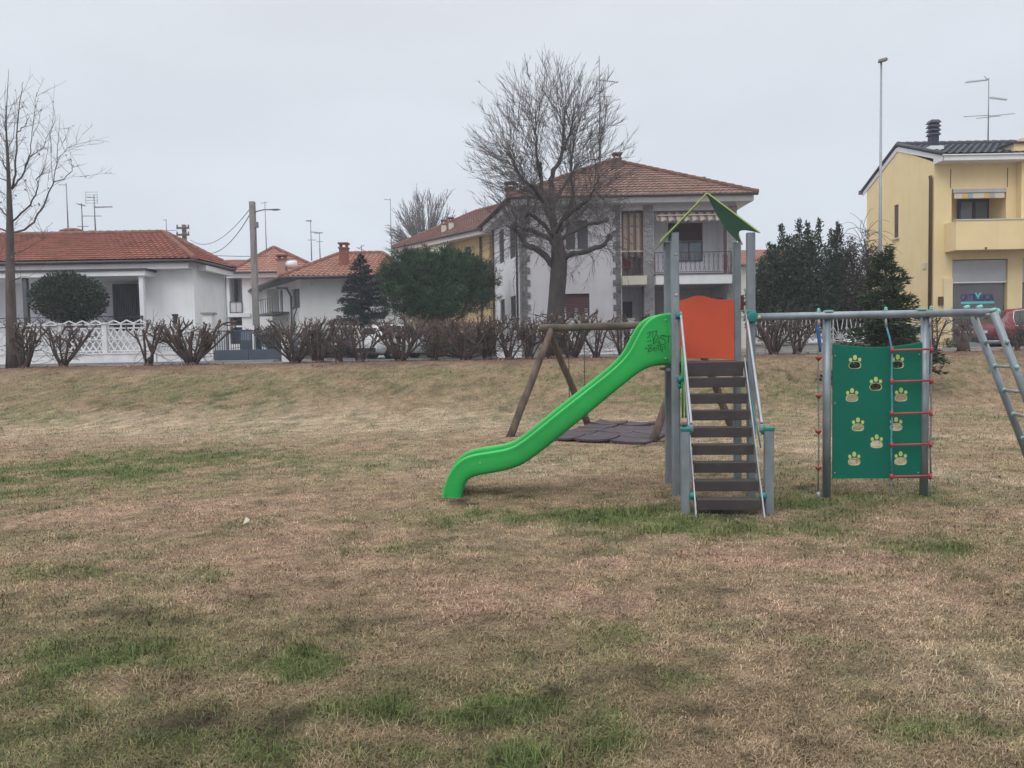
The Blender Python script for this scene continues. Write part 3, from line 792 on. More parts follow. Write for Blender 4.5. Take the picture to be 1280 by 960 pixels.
# stairs
run = .93; xc = W / 2
def sp(t, dx=0, off=0): return T(xc + dx, -.055 - run * t, DK * (1 - t) + off)
nst = 9
for i in range(nst):
    t = (i) * .163 / DK
    z = DK - i * .163
    y = -.055 - run * (DK - z) / DK
    tr = MB()
    wd = .60
    tr.box(T(xc, y + .045, z - .014), (wd, .13, .026), M=Mt)
    hgt = .100 if i else .15
    tr.box(T(xc, y - .024, z - hgt / 2 - .001), (wd, .022, hgt), M=Mt)
    tr.build('stair_tread', TREAD, tower, bevel=.004)
for s in (-1, 1):
    mb = MB()
    mb.bar(sp(-.01, s * .318), sp(1.03, s * .318, -.03), .014, .085, upref=(0, 0, 1))
    mb.build('stair_stringer', GALVL, tower, bevel=.003)
    hp = MB()
    a = T(xc + s * (W / 2 - .055), -.03, 1.955); b = T(xc + s * .335, -.80, .86)
    hp.bar(a, b, .024, .06); hp.tube([b, b + V((0, -.004, -.07))], [.026, .022], 8)
    hp.box(T(xc + s * (W / 2 - .055), -.03, 1.965), (.03, .06, .05), M=Mt)
    h = hp.build('handrail', GALVL, tower, bevel=.006)
    c = MB(); c.tube([T(xc + s * (W / 2 + .0), -.03, 1.95), T(xc + s * (W / 2 - .062), -.03, 1.95)], [.042, .036], 12)
    c.build('clamp', TEAL, h, bevel=.004)
    c = MB(); c.ball(T(xc + s * .362, -.80, .80), .045, 12, 8); c.build('clamp', TEAL, h)
    q = post(xc + s * (W / 2 + .0), -.83, -.05, .80, .088, 'stair_post')
    c = MB(); c.box(T(xc + s * (W / 2), -.83, .818), (.10, .10, .035), M=Mt); c.build('post_cap', TEAL, q, bevel=.008)
    c = MB(); c.ball(T(xc + s * .335, -.86, .17), .04, 10, 6); c.build('clamp', TEAL, q)
# thin green grab bars beside the stair
for dx, z1 in ((-.335, 1.62), (-.30, 1.25)):
    mb = MB(); mb.tube([T(xc + dx, -.06 + dx * .1, .86), T(xc + dx, -.06 + dx * .1, z1)], .011, 8)
    mb.build('grab_bar', SLIDE, tower)
mb = MB(); mb.tube([T(xc + .345, -.1, DK - .2), T(xc + .345, -.72, .62)], .008, 8); mb.build('grab_bar', TEAL, tower)
mb = MB(); mb.ball(T(.045, -.07, 1.27), .042, 10, 6); mb.build('clamp', TEAL, tower)
mb = MB(); mb.ball(T(.045, -.045, 1.20), .03, 10, 6); mb.build('clamp', TEAL, tower)

def slab(poly, fn, thick, face_m, edge_m, name, parent, edge_name='panel_edge'):
    """a board cut to an outline: coloured faces, paler core showing on the cut edge"""
    mb = MB(); a = [fn(u, v, 0) for u, v in poly]; b = [fn(u, v, thick) for u, v in poly]; n = len(poly)
    mb.add(a + b, [tuple(range(n - 1, -1, -1)), tuple(range(n, 2 * n))])
    o = mb.build(name, face_m, parent)
    eb = MB(); 
    for i in range(n):
        j = (i + 1) % n
        eb.quad(a[i], a[j], b[j], b[i])
    eb.build(edge_name, edge_m, o)
    return o
# orange panel with waved top
yb = D - .055
zb, zt2 = DK + .035, 2.135
pl, pr_ = .045, W - .045
prof = [(0, 0), (.25, .012), (.42, .048), (.6, .058), (.75, .05), (.9, .022), (1, .012)]
top = []
for k in range(25):
    t = k / 24
    zz = .062 * (math.exp(-((t - .42) / .24) ** 2)) + .018 * t
    top.append((pl + (pr_ - pl) * t, zt2 + zz))
poly = [(pl, zb), (pr_ * .7, zb - .01), (pr_, zb - .035)] + top[::-1]
slab(poly, lambda u, v, w: T(u, yb + w, v), .018, ORANGE, ORANGEE, 'safety_panel', tower)
# red narrow boards by the slide mouth and on the right side
mb = MB(); mb.box(T(.05, .30, 1.72), (.016, .45, .48), M=Mt); mb.build('side_board', ORANGE, tower, bevel=.004)
mb = MB(); mb.box(T(W - .0, D * .60, 2.10), (.014, .13, .17), M=Mt); mb.build('side_board', SHUT_R, tower, bevel=.004)
mb = MB(); mb.tube([T(W + .052, .05, 2.26), T(W + .052, .05, 1.5)], .007, 6); mb.build('side_rod', IRONB, tower)
# roof boards: leaf shaped, arched at the eaves
ap = P(883.5, 242.5, O.y - .08); rb = P(948, 293, O.y - .08); lb = P(826, 302, O.y - .08)
lx = lambda p: (V((p.x, p.y, 0)) - V((O.x, O.y, 0))).dot(ex)
apx, rbx, lbx = lx(ap), lx(rb), lx(lb)
RD = D + .18
def leaf_poly():
    p = [(0, 0)]
    for k in range(1, 11): p.append((RD * math.sin(.5 * math.pi * (k / 10)) ** .62 * .97 if False else RD * (1 - (1 - k / 10) ** 1.9), (k / 10) * 1.0))
    p = [(0, 0), (.05, .0)] + p[2:]
    for k in range(1, 10):
        t = k / 10
        p.append((RD * (1 - t), 1.0 - .22 * math.sin(math.pi * t)))
    p.append((0, 1.0))
    return p
for (bx, bz, s) in ((rbx, rb.z, 1), (lbx, lb.z, -1)):
    def fn(u, v, w, bx=bx, bz=bz, s=s):
        x = apx + (bx - apx) * v; z = ap.z + (bz - ap.z) * v
        dx, dz = bx - apx, bz - ap.z; L = math.hypot(dx, dz)
        return T(x - dz / L * w * s, -.08 + u, z + dx / L * w * s)
    slab(leaf_poly(), fn, .013, ROOFG, LIME, 'roof_panel', tower, 'roof_panel_edge')

# slide: swept trough measured from its side
SY = O.y + .10
top_px = [(840, 391), (829, 391.5), (819, 394), (809, 401), (801, 412), (794, 427), (787, 440), (777, 452), (760, 467), (730, 490), (700, 513.5), (675, 534), (655, 550), (642, 558.5), (628, 562.5), (608, 565.5), (590, 568), (577, 573), (567, 582), (559, 595), (554, 610), (550.5, 628)]
bot_px = [(840, 457), (833, 457), (824, 457.5), (815, 459.5), (806, 463), (798, 468), (789, 475), (778, 484), (762, 497), (738, 517), (713, 537.5), (690, 556), (670, 572), (655, 582), (640, 588), (622, 592), (606, 594.5), (594, 596.5), (586, 600.5), (582, 606), (579, 614), (576.5, 628)]
SW = .52
mb = MB(); rings = []; ns = len(top_px)
for (tp, bp_) in zip(top_px, bot_px):
    t = P(tp[0], tp[1], SY); b = P(bp_[0], bp_[1], SY)
    d = t - b; L = d.length; un = d / L
    fl = min(.085, L * .4)
    def q(a, y, dy=0): return b + un * a + V((0, y, 0))
    sec = [(0, .07), (.015, .02), (.05, .0), (L * .55, -.006), (L - .045, .0), (L - .012, -.014), (L, .012), (L, .045), (L - .018, .062), (L - .06, .06), (fl + .05, .065), (fl + .008, .10), (fl, .17)]
    full = sec + [(a, SW - y) for a, y in sec[::-1]]
    rings.append([q(a, y) for a, y in full])
m = len(rings[0]); vs = [p for r in rings for p in r]; fs = []
for i in range(ns - 1):
    for k in range(m):
        fs.append((i * m + k, i * m + (k + 1) % m, (i + 1) * m + (k + 1) % m, (i + 1) * m + k))
fs.append(tuple(range(m))); fs.append(tuple(range((ns - 1) * m + m - 1, (ns - 1) * m - 1, -1)))
mb.add(vs, fs, True)
slide = mb.build('slide', SLIDE, tower, sub=1)
# graffiti strokes on the near side wall
gx0, gy0, gs = 790.0, 390.0, 60 / 823.0
strokes = [[(255, 365), (300, 355), (312, 385), (285, 425), (255, 445)], [(250, 500), (300, 497), (330, 492), (318, 470)],
    [(285, 345), (435, 318)], [(345, 340), (360, 440), (372, 545)], [(435, 318), (405, 400), (372, 480), (362, 540)], [(400, 390), (440, 395), (445, 440), (400, 500)], [(380, 540), (420, 505), (452, 520), (480, 548), (540, 560), (578, 520), (560, 470), (500, 450), (480, 425), (500, 398), (540, 395), (572, 412)],
    [(470, 430), (455, 480), (480, 525)], [(520, 410), (560, 412), (640, 412), (672, 418)], [(625, 415), (622, 470), (618, 530)],
    [(215, 635), (240, 600), (275, 640)], [(300, 560), (292, 620), (285, 685)], [(265, 575), (330, 555), (350, 580), (330, 605), (295, 615), (340, 630), (345, 660), (310, 680), (260, 685)],
    [(400, 585), (372, 605), (368, 645), (395, 668), (425, 660)], [(375, 625), (430, 612)], [(420, 575), (500, 570)], [(455, 575), (452, 620), (470, 655)], [(495, 575), (492, 640), (525, 685)], [(520, 590), (522, 650)], [(565, 580), (572, 610), (562, 635)]]
mb = MB()
for s in strokes:
    pts = [P(gx0 + a * gs, gy0 + b * gs, SY - .0105) for a, b in s]
    mb.tube(pts, .0026, 4)
mb.build('graffiti', INK, slide)
for px_, py_ in ((832, 400), (832, 448), (600, 579)):
    mb = MB(); mb.ball(P(px_, py_, SY - .008), .011, 8, 5, (1, .5, 1)); mb.build('bolt_cap', GALVL, slide)
mb = MB(); mb.bar(P(836, 462, SY + .05), P(836, 462, SY + .05) + V((0, .40, 0)), .05, .03); mb.build('slide_bracket', GALV, slide)

# beam, its ladder and the climbing wall
def bt(px, py, dy=0.0):
    t = (px - 640) / 960.0
    A = T(W, dy, 0)
    k = (t * A.y - A.x) / (ex.x - t * ex.y)
    return W + k
BZ = P(939, 397, O.y).z
BX1 = bt(1240, 390)
mb = MB(); mb.tube([T(W - .03, -.0 - .075, BZ), T(BX1, -.075, BZ)], .04, 16); beam = mb.build('beam', GALV, tower)
mb = MB(); mb.tube([T(W + .0, -.02, BZ), T(W - .0, -.125, BZ)], [.062, .058], 12); mb.box(T(W - .01, -.075, BZ + .01), (.09, .06, .12), M=Mt); mb.build('clamp', TEAL, beam, bevel=.01)
mb = MB(); mb.ball(T(W + .06, -.115, BZ - .005), .022, 8, 6); mb.build('bolt_cap', BEIGEP, beam)
mb = MB(); mb.tube([T(BX1 - .002, -.075, BZ), T(BX1 + .03, -.075, BZ)], [.043, .036], 14); mb.build('end_cap', TEALF, beam)
mb = MB(); mb.ball(T(BX1 - .06, -.115, BZ - .012), .022, 8, 6); mb.build('bolt_cap', BEIGEP, beam)
for px, f in ((1021, 1), (1033, 0), (1104, 1), (1148, 0), (1160, 1), (1205, 2), (1221, 2)):
    x = bt(px, 392); mb = MB()
    if f == 1: mb.tube([T(x, -.075, BZ + .036), T(x, -.075, BZ + .055)], .02, 10); mb.ball(T(x, -.075, BZ + .062), .018, 8, 6)
    elif f == 0: mb.box(T(x, -.075, BZ + .045), (.085, .07, .02), M=Mt)
    else: mb.tube([T(x - .02, -.04, BZ + .048), T(x + .03, -.04, BZ + .06)], [.022, .026], 10)
    mb.build('clamp', TEALF, beam, bevel=.004)
XA, XB = bt(1033, 500), bt(1155, 500)
for x in (XA, XB):
    mb = MB(); mb.tube([T(x, -.03, -.04), T(x, -.03, BZ - .035)], .042, 14); mb.build('post', GALV, tower)
pz0, pz1 = P(1095, 596, T(XA, 0, 0).y).z, P(1040, 430, T(XA, 0, 0).y).z
x0, x1 = bt(1039.5, 500), bt(1150, 500)
YP = -.045
# panel with paw shaped cut-outs: rows of strips around each hole are cut with an outline bridged by bmesh
import bmesh
paws = [(1067, 456, 0), (1120, 455.5, 0), (1093, 483, 0), (1063.5, 497, 0), (1124.5, 496.5, 0), (1071, 533.5, 0), (1118.5, 533, 0), (1094.5, 554.5, 0), (1066.5, 576, 0), (1124.5, 575.5, 0)]
Yp = T((x0 + x1) / 2, YP, 0).y
pxm = Yp / 960.0
def wall_uv(px, py): 
    return bt(px, py), P(px, py, T(bt(px, py), 0, 0).y).z
def paw_outline(cx, cy, n=18):
    out = []
    for k in range(n):
        a = 2 * math.pi * k / n
        ca, sa = math.cos(a), math.sin(a)
        r = 1.0 / (abs(ca) ** 3.2 + abs(sa) ** 3.2) ** (1 / 3.2)
        xx = .058 * r * ca * (1.0 - .16 * max(0, sa)); zz = .037 * r * sa
        if sa > .2: zz *= 1 - .12 * abs(ca)
        out.append((cx + xx, cy + zz))
    return out
holes = [wall_uv(a, b) for a, b, c in paws]
outer = [(x0, pz0)] + [(x0 + (x1 - x0) * k / 8, pz0) for k in range(1, 8)] + [(x1, pz0)]
NT = 20
for k in range(NT + 1):
    t = k / NT
    outer.append((x1 + (x0 - x1) * t, pz1 - .045 * math.sin(math.pi * t) ** .9))
bm = bmesh.new()
loops2 = [outer] + [paw_outline(h[0], h[1]) for h in holes]
for lp in loops2:
    vs2 = [bm.verts.new((u, 0, v)) for u, v in lp]
    for i in range(len(vs2)): bm.edges.new((vs2[i], vs2[(i + 1) % len(vs2)]))
bmesh.ops.triangle_fill(bm, use_beauty=True, use_dissolve=False, edges=bm.edges[:], normal=(0, 1, 0))
def in_hole(c): 
    return any(abs(c.x - h[0]) < .05 and abs(c.z - h[1]) < .03 and all(True for _ in ()) and ((c.x - h[0]) / .058) ** 4 + ((c.z - h[1]) / .037) ** 4 < .9 and True for h in holes)
bad = []
for f in bm.faces:
    c = f.calc_center_median()
    for hi, h in enumerate(holes):
        ids = set()
        if all(((v.co.x - h[0]) ** 2 + (v.co.z - h[1]) ** 2) < .075 ** 2 for v in f.verts):
            if ((c.x - h[0]) / .052) ** 2 + ((c.z - h[1]) / .034) ** 2 < 1.15: bad.append(f); break
if bad: bmesh.ops.delete(bm, geom=bad, context='FACES')
mbp = MB(); mbp.add([T(v.co.x, YP - .008, v.co.z) for v in bm.verts], [tuple(v.index for v in f.verts) for f in bm.faces] if not bm.verts.index_update() else [])
mbp.add([T(v.co.x, YP + .008, v.co.z) for v in bm.verts], [tuple(v.index for v in f.verts)[::-1] for f in bm.faces])
bm.free()
wallp = mbp.build('climbing_panel', PANELG, tower)
eb = MB(); n = len(outer)
for i in range(n):
    a, b = outer[i], outer[(i + 1) % n]
    eb.quad(T(a[0], YP - .008, a[1]), T(b[0], YP - .008, b[1]), T(b[0], YP + .008, b[1]), T(a[0], YP + .008, a[1]))
eb.build('panel_edge', PANELG, wallp)
eb = MB()
for i in range(9, n - 1):
    a, b = outer[i], outer[i + 1]
    eb.bar(T(a[0], YP, a[1] + .003), T(b[0], YP, b[1] + .003), .016, .005)
eb.build('panel_edge', mat('panel_core', (.03, .25, .12), .6), wallp)
for h in holes:
    lp = paw_outline(h[0], h[1]); lo = paw_outline(h[0], h[1]); m_ = len(lp); pw = MB()
    for i in range(m_):
        a, b = lp[i], lp[(i + 1) % m_]
        pw.quad(T(a[0], YP - .009, a[1]), T(b[0], YP - .009, b[1]), T(b[0], YP + .008, b[1]), T(a[0], YP + .008, a[1]))
    ring = [(h[0] + (p[0] - h[0]) * 1.10, h[1] + (p[1] - h[1]) * 1.12) for p in lp]
    for i in range(m_):
        j = (i + 1) % m_
        pw.quad(T(*[lp[i][0], YP - .0105, lp[i][1]]), T(*[lp[j][0], YP - .0105, lp[j][1]]), T(ring[j][0], YP - .0098, ring[j][1]), T(ring[i][0], YP - .0098, ring[i][1]))
    pr2 = pw.build('paw_hold', PAWE, wallp)
    tw = MB()
    for dx, dz, rx, rz in ((-.045, .055, .016, .02), (.0, .078, .02, .027), (.047, .055, .016, .02)):
        k2 = [(h[0] + dx + rx * math.cos(2 * math.pi * i / 12), h[1] + dz + rz * math.sin(2 * math.pi * i / 12)) for i in range(12)]
        tw.prism([T(a, YP - .0084, b) for a, b in k2], ey * -.004)
    tw.build('paw_toes', PAWY, pr2)
for a, b in ((.025, .06), (.025, .8), (.025, 1.3), (.985, .06), (.985, 1.3)):
    mb = MB(); mb.ball(T(x0 + (x1 - x0) * min(a, .97), YP - .01, pz0 + b), .009, 6, 4); mb.build('bolt_cap', GALVL, wallp)

# inclined ladder at the beam's far end
lad_w = .40
def lx_at(px, Y): return (px - 640) / 960 * Y
lt = T(BX1 - .13, -.03, BZ - .02)
dirL = V((.62, 0, -1.0)); dirL = V((ex.x * .375, ex.y * .375, -1.0))
tops = [T(BX1 - .105, -.26, BZ - .03), T(BX1 - .105, .16, BZ - .03)]
legs = []
for tp in tops:
    mb = MB(); k = (tp.z + .05) / 1.0
    mb.tube([tp + dirL * -.03, tp + dirL * k], .037, 14); legs.append(mb.build('ladder_leg', GALV, tower))
    mb = MB(); mb.tube([tp + dirL * -.035, tp + dirL * -.06], [.038, .03], 12); mb.build('end_cap', TEALF, legs[-1])
for i in range(7):
    k = .0 + .255 * i + (.02 if i else -.0)
    mb = MB(); a, b = tops[0] + dirL * k, tops[1] + dirL * k
    mb.tube([a, b], .017, 10); rg_ = mb.build('rung', GALVL, tower)
    if i:
        dd = (b - a).normalized()
        for p, s in ((a, -1), (b, -1)):
            mb = MB(); mb.ball(p + dd * (.042 * s), .024, 8, 6); mb.build('bolt_cap', TEALF, rg_)

# climbing rope with red discs, hanging from the beam
xr = bt(1021, 500)
rope = empty('climbing_rope', T(xr, -.075, 0), 'thin climbing rope with four red discs hanging left of the green panel', 'rope')
mb = MB(); zr = [BZ - .04, 1.66, 1.5, 1.0, .5, .02]
rpts = [T(xr + .004 * math.sin(i * 2.1), -.078, z) for i, z in enumerate(zr)]
mb.tube(rpts, .008, 6); mb.build('rope', ROPEG, rope)
mb = MB(); mb.tube([T(xr - .012 + .006 * i, -.078 - .004 * (i % 2), BZ - .10 - .056 * i) for i in range(6)], [.012, .02, .017, .021, .016, .011], 8); mb.build('rope_wrap', ROPEB, rope)
mb = MB(); mb.tube([T(xr, -.078, BZ - .03), T(xr, -.078, BZ - .11)], .018, 8); mb.build('rope_sleeve', GALVL, rope)
for py in (447, 494, 538, 583):
    z = P(1021, py, T(xr, 0, 0).y).z; mb = MB()
    mb.tube([T(xr, -.078, z + .012), T(xr, -.078, z), T(xr, -.078, z - .03)], [.034, .034, .012], 12); mb.build('foot_disc', RED, rope)
mb = MB(); mb.tube([T(xr, -.078, .06), T(xr, -.078, -.02)], .018, 8); mb.build('ground_peg', GALVL, rope)

# rope ladder with red rungs in front of the panel
xl, xr2 = bt(1110, 500), bt(1158.5, 500); yl = -.12
rl = empty('rope_ladder', T((xl + xr2) / 2, yl, 0), 'rope ladder with five red rungs hanging from the beam before the green panel', 'rope ladder')
rz = [P(1134, py, T(xl, 0, 0).y).z for py in (437, 475.5, 515, 553.5, 592.5)]
for s, x in ((0, xl), (1, xr2)):
    mb = MB()
    ptx = [T(x - (.045 if s == 0 else -.0), -.08, BZ - .12), T(x - (.02 if s == 0 else 0), -.1, BZ - .24), T(x, yl, rz[0])] + [T(x + .004 * math.sin(z * 9), yl, z) for z in rz[1:]]
    mb.tube(ptx, .009, 6); mb.build('rope', ROPET if s == 0 else ROPEG, rl)
    mb = MB(); mb.tube([T(x - (.05 if s == 0 else 0), -.076, BZ - .03), T(x - (.046 if s == 0 else 0), -.08, BZ - .14)], [.014, .012], 8); mb.build('rope_sleeve', GALVL, rl)
    mb = MB(); mb.tube([T(x, yl, rz[-1]), T(x, yl, -.02)], .0055, 6); mb.build('anchor_cable', ROPEG, rl)
for z in rz:
    mb = MB(); mb.tube([T(xl - .01, yl, z - .004), T(xr2 + .01, yl, z + .004)], .0115, 10); r_ = mb.build('rung', RED, rl)
    for x in (xl, xr2):
        mb = MB(); mb.tube([T(x, yl, z - .03), T(x, yl, z + .026)], .018, 8); mb.build('rung_end', RED, r_)

# ------------------------------------------------------------------ timber swing
LF, LB, RF, RB = G(637.5, 546), G(735, 531), G(815.5, 552), G(916, 538)
aL, aR = (LF + LB) / 2, (RF + RB) / 2
SZ = 2.0
aL.z = aR.z = SZ
bd = (aR - aL).normalized()
swing_set = empty('timber_swing_set', ((LF + RB) / 2).to_tuple(), 'weathered round timber swing frame standing behind the green slide', 'swing frame')
mb = MB(); rngk = random.Random(3)
bp0 = aL - bd * .2; bp1 = aR + bd * .2
mb.tube([bp0.lerp(bp1, k / 10) + V((0, 0, .006 * math.sin(k * 2.2))) for k in range(11)], [.072 + .004 * math.sin(k * 1.9) for k in range(11)], 14)
mb.build('crossbeam', WOODB, swing_set)
for tp, foot, s in ((aL, LF, 1), (aL, LB, -1), (aR, RF, 1), (aR, RB, -1)):
    mb = MB(); d = tp - foot; tp2 = tp + bd * (.05 * s) + d.normalized() * .06
    f0 = foot - d.normalized() * .06
    mb.tube([f0.lerp(tp2, k / 10) + V((.006 * math.sin(k * 1.7), .004 * math.cos(k), 0)) for k in range(11)], [.074 - .0012 * k + .003 * math.sin(k * 2.3 + s) for k in range(11)], 14)
    mb.build('leg', WOODS, swing_set)
for s, apx_ in ((-1, aL), (1, aR)):
    mb = MB(); mb.bar(apx_ + V((0, 0, -.25)) - bd * .03, apx_ + V((0, 0, -.05)) - bd * .03, .05, .05); mb.build('bracket', CHAINM, swing_set)
Lb = (aR - aL).length
u0 = Lb * .28
def on_beam(px):
    t = (px - 640) / 960.0; b0 = aL
    k = (t * b0.y - b0.x) / (bd.x - t * bd.y)
    return b0 + bd * k
c0, c1 = on_beam(711.5), on_beam(731)
swing = empty('swing', ((c0 + c1) / 2 - V((0, 0, 1.45))).to_tuple(), 'swing on two thin chains hanging from the timber frame, its seat behind the slide', 'swing')
zs_ = .52
for c in (c0, c1):
    mb = MB(); n_ = 46
    for k in range(n_):
        za = SZ - .07 - (SZ - .07 - zs_) * k / n_; zb_ = SZ - .07 - (SZ - .07 - zs_) * (k + 1.15) / n_
        o_ = V((.006, 0, 0)) if k % 2 else V((0, .006, 0))
        for s in (-1, 1): mb.tube([V((c.x, c.y, za)) + o_ * s, V((c.x, c.y, zb_)) + o_ * s], .0055, 4)
    mb.build('chain', CHAINM, swing)
mb = MB(); mid = (c0 + c1) / 2
mb.box((mid.x, mid.y, zs_ - .02), ((c1 - c0).length + .06, .18, .035), rz=math.atan2(bd.y, bd.x)); mb.build('seat', RUBBER, swing, bevel=.01)

# curled rubber mats under the swing
ctr = (LF + LB + RF + RB) / 4
mat_o = empty('rubber_mat', (ctr.x, ctr.y, 0), 'purplish grey rubber safety mat of curled tiles lying under the swing', 'safety mat')
pd = V((-bd.y, bd.x, 0))
if pd.y < 0: pd = -pd
rngm = random.Random(12)
nu, nv, ts = 3, 5, .62
for i in range(nu):
    for j in range(nv):
        mb = MB(); c = V((ctr.x, ctr.y, 0)) + bd * ((i - (nu - 1) / 2) * ts) * 1.05 + pd * ((j - (nv - 1) / 2) * ts * .98)
        k = 8; curl = rngm.uniform(.014, .036) + (.03 if j == nv - 1 else 0); ph = rngm.uniform(-.15, .15); tl = rngm.uniform(-.008, .012); g = []
        for a in range(k + 1):
            for b in range(k + 1):
                u = (a / k - .5) * 2; v = (b / k - .5) * 2
                p = c + bd * (u * ts * .5) + pd * (v * ts * .5)
                g.append(V((p.x, p.y, .034 + curl * (u * u * .9 + ph * u) * .8 + curl * v * v * .55 + tl * u)))
        n_ = (k + 1) ** 2; f = []
        for a in range(k):
            for b in range(k):
                i0 = a * (k + 1) + b
                f.append((i0, i0 + k + 1, i0 + k + 2, i0 + 1)); f.append((n_ + i0, n_ + i0 + 1, n_ + i0 + k + 2, n_ + i0 + k + 1))
        rim = [a * (k + 1) for a in range(k + 1)] + [k * (k + 1) + b for b in range(1, k + 1)] + [a * (k + 1) + k for a in range(k - 1, -1, -1)] + [b for b in range(k - 1, 0, -1)]
        for q in range(len(rim)):
            x_, y_ = rim[q], rim[(q + 1) % len(rim)]; f.append((y_, x_, n_ + x_, n_ + y_))
        mb.add(g + [p - V((0, 0, .035)) for p in g], f, False)
        mb.build('mat_tile', RUBBER, mat_o)
# ================================================================== houses
def flat_poly(mb, pts, flip=False):
    mb.add(pts, [tuple(range(len(pts)))[::-1] if flip else tuple(range(len(pts)))])

def cornice(planes, z1, hgt, out, m, parent, name='cornice'):
    mb = MB()
    for F, a, b in planes: F.box(mb, a, b, z1 - hgt, z1, .004, out)
    return mb.build(name, m, parent)

def gutter(parent, pts, m=GUTTER, r=.07):
    mb = MB(); mb.tube(pts, r, 8); return mb.build('gutter', m, parent)

def pipe(parent, pts, m=GUTTER, r=.045):
    mb = MB(); mb.tube(pts, r, 8); return mb.build('drainpipe', m, parent)

def chimney(parent, c, w, d, h, m, cap_m, cap='slab', rz=0):
    mb = MB(); mb.box((c.x, c.y, c.z + h / 2 - .4), (w, d, h + .8), rz)
    o = mb.build('chimney', m, parent)
    k = MB()
    if cap == 'slab':
        k.box((c.x, c.y, c.z + h + .03), (w * 1.22, d * 1.22, .07), rz)
        for sx in (-1, 1): k.box((c.x + sx * w * .36, c.y, c.z + h + .16), (w * .2, d * .9, .18), rz)
        k.box((c.x, c.y, c.z + h + .29), (w * 1.25, d * 1.25, .08), rz)
    else:
        for i in range(4): k.hexa([V((c.x + sx * w * .72, c.y + sy * d * .72, c.z + h + .18 * i)) for sx, sy in ((-1, -1), (1, -1), (1, 1), (-1, 1))],
                                  [V((c.x + sx * w * .5, c.y + sy * d * .5, c.z + h + .18 * i + .13)) for sx, sy in ((-1, -1), (1, -1), (1, 1), (-1, 1))])
    k.build('chimney_cap', cap_m, o)
    return o

# ------------------------------------------------ left white bungalow
A0 = XY(-240, 33.0); A1 = XY(245, 33.0); A2 = XY(283, 36.2)
FA = Plane(A0, A1); FAs = Plane(A1, A2)
hA = empty('bungalow', (A0.x, A0.y, ZST), 'long white single storey bungalow with red tiled roof and covered porch behind the lattice fence', 'house', 'houses along the street')
ez = P(245, 328, 33.0).z
rec = FA.px(-150, 352, 181, 428)
rec = (rec[0], rec[1], P(80, 415, 33).z, P(80, 349, 33).z)
B2 = (A2.x * 1.27, A2.y * 1.25); B0 = (A0.x, A2.y * 1.25)
mb = MB(); FA.wall(mb, ZST - .1, ez, [rec]); FAs.wall(mb, ZST - .1, ez)
Plane(A2, B2).wall(mb, ZST - .1, ez); Plane(B2, B0).wall(mb, ZST - .1, ez); Plane(B0, A0).wall(mb, ZST - .1, ez)
mb.build('wall', WHITE, hA)
recess(FA, rec, 1.6, 'porch', LAVW, hA)
FAb = Plane(FA.pt(0, 0, -1.25), FA.pt(FA.L, 0, -1.25)); cu = FAb.px(143, 357, 175.5, 420); cu = (cu[0], cu[1], rec[2] + .02, cu[3])
mb = MB(); n = 40
for i in range(n):
    u0 = cu[0] + (cu[1] - cu[0]) * i / n; u1 = cu[0] + (cu[1] - cu[0]) * (i + 1) / n
    o0 = -1.25 + .05 * math.sin(i * 1.9); o1 = -1.25 + .05 * math.sin((i + 1) * 1.9)
    mb.quad(FA.pt(u0, cu[2], o0), FA.pt(u1, cu[2], o1), FA.pt(u1, cu[3], o1), FA.pt(u0, cu[3], o0))
mb.build('door_curtain', CURTN, hA)
mb = MB(); FA.box(mb, cu[0] - .08, cu[0] - .005, cu[2], cu[3] + .08, -1.42, -1.3); FA.box(mb, cu[1] + .005, cu[1] + .08, cu[2], cu[3] + .08, -1.42, -1.3); FA.box(mb, cu[0] - .003, cu[1] + .003, cu[3] + .005, cu[3] + .08, -1.42, -1.3); mb.build('door_frame', SHUT_G, hA)
cn_ = FA.px(-220, 344.5, 195, 350)
mb = MB(); FA.box(mb, cn_[0], cn_[1], cn_[2] - .02, cn_[3], .006, 1.0); can = mb.build('porch_canopy', TRIM, hA)
mb = MB(); FA.box(mb, cn_[0] - .05, cn_[1] + .05, cn_[3] + .003, cn_[3] + .09, .006, 1.06); mb.build('canopy_cover', GUTTER, can)
for xp in (33, 178.5):
    u = Plane(FA.pt(0, 0, .81), FA.pt(FA.L, 0, .81)).hit(xp, 380)[0]; mb = MB(); FA.box(mb, u - .09, u + .09, rec[2] - .3, cn_[2] - .025, .72, .9); mb.build('porch_post', LAVW if xp > 100 else SHUT_G, hA)
r0, r1 = FA.hit(-200, 400)[0], FA.hit(191, 400)[0]
mb = MB(); FA.box(mb, r0, r1 + .04, ZST - .1, rec[2] - .03, .006, .97); mb.build('porch_floor', WHITE2, hA)
railing(FA, r0, r1, P(150, 407, 32.1).z, P(150, 395.5, 32.1).z, .93, IRONB, hA, kind='cross', step=.42, r=.012)
cornice([(FA, -.5, FA.L + .02), ], ez, .30, .55, TRIM, hA)
mb = MB(); FAs.box(mb, .42, FAs.L + .15, ez - .30, ez, .004, .38); mb.build('cornice', TRIM, hA)
eL = FA.pt(-.6, ez, .68); eM = FA.pt(FA.L + .34, ez, .68); eR = FAs.pt(FAs.L + .22, ez, .42)
gutter(hA, [eL, eM, eR], r=.075)
Rg0 = P(-230, 292, 38.5); Rg1 = P(205, 291.5, 38.5); Rg0.z = Rg1.z
bR = V((eR.x * 1.2 - 1.3, eR.y * 1.2, ez)); bL = V((B0[0] - .6, B0[1] + .5, ez))
mb = MB(); up_ = V((0, 0, .05))
roof_plane(mb, eL + up_, eM + up_, Rg1, Rg0, .26, .44, .028, step=.075); roof_plane(mb, eM + up_, eR + up_, Rg1, Rg1, .26, .44, .028, step=.075)
roof_plane(mb, eR + up_, bR, Rg1, Rg1); roof_plane(mb, bR, bL, Rg0, Rg1)
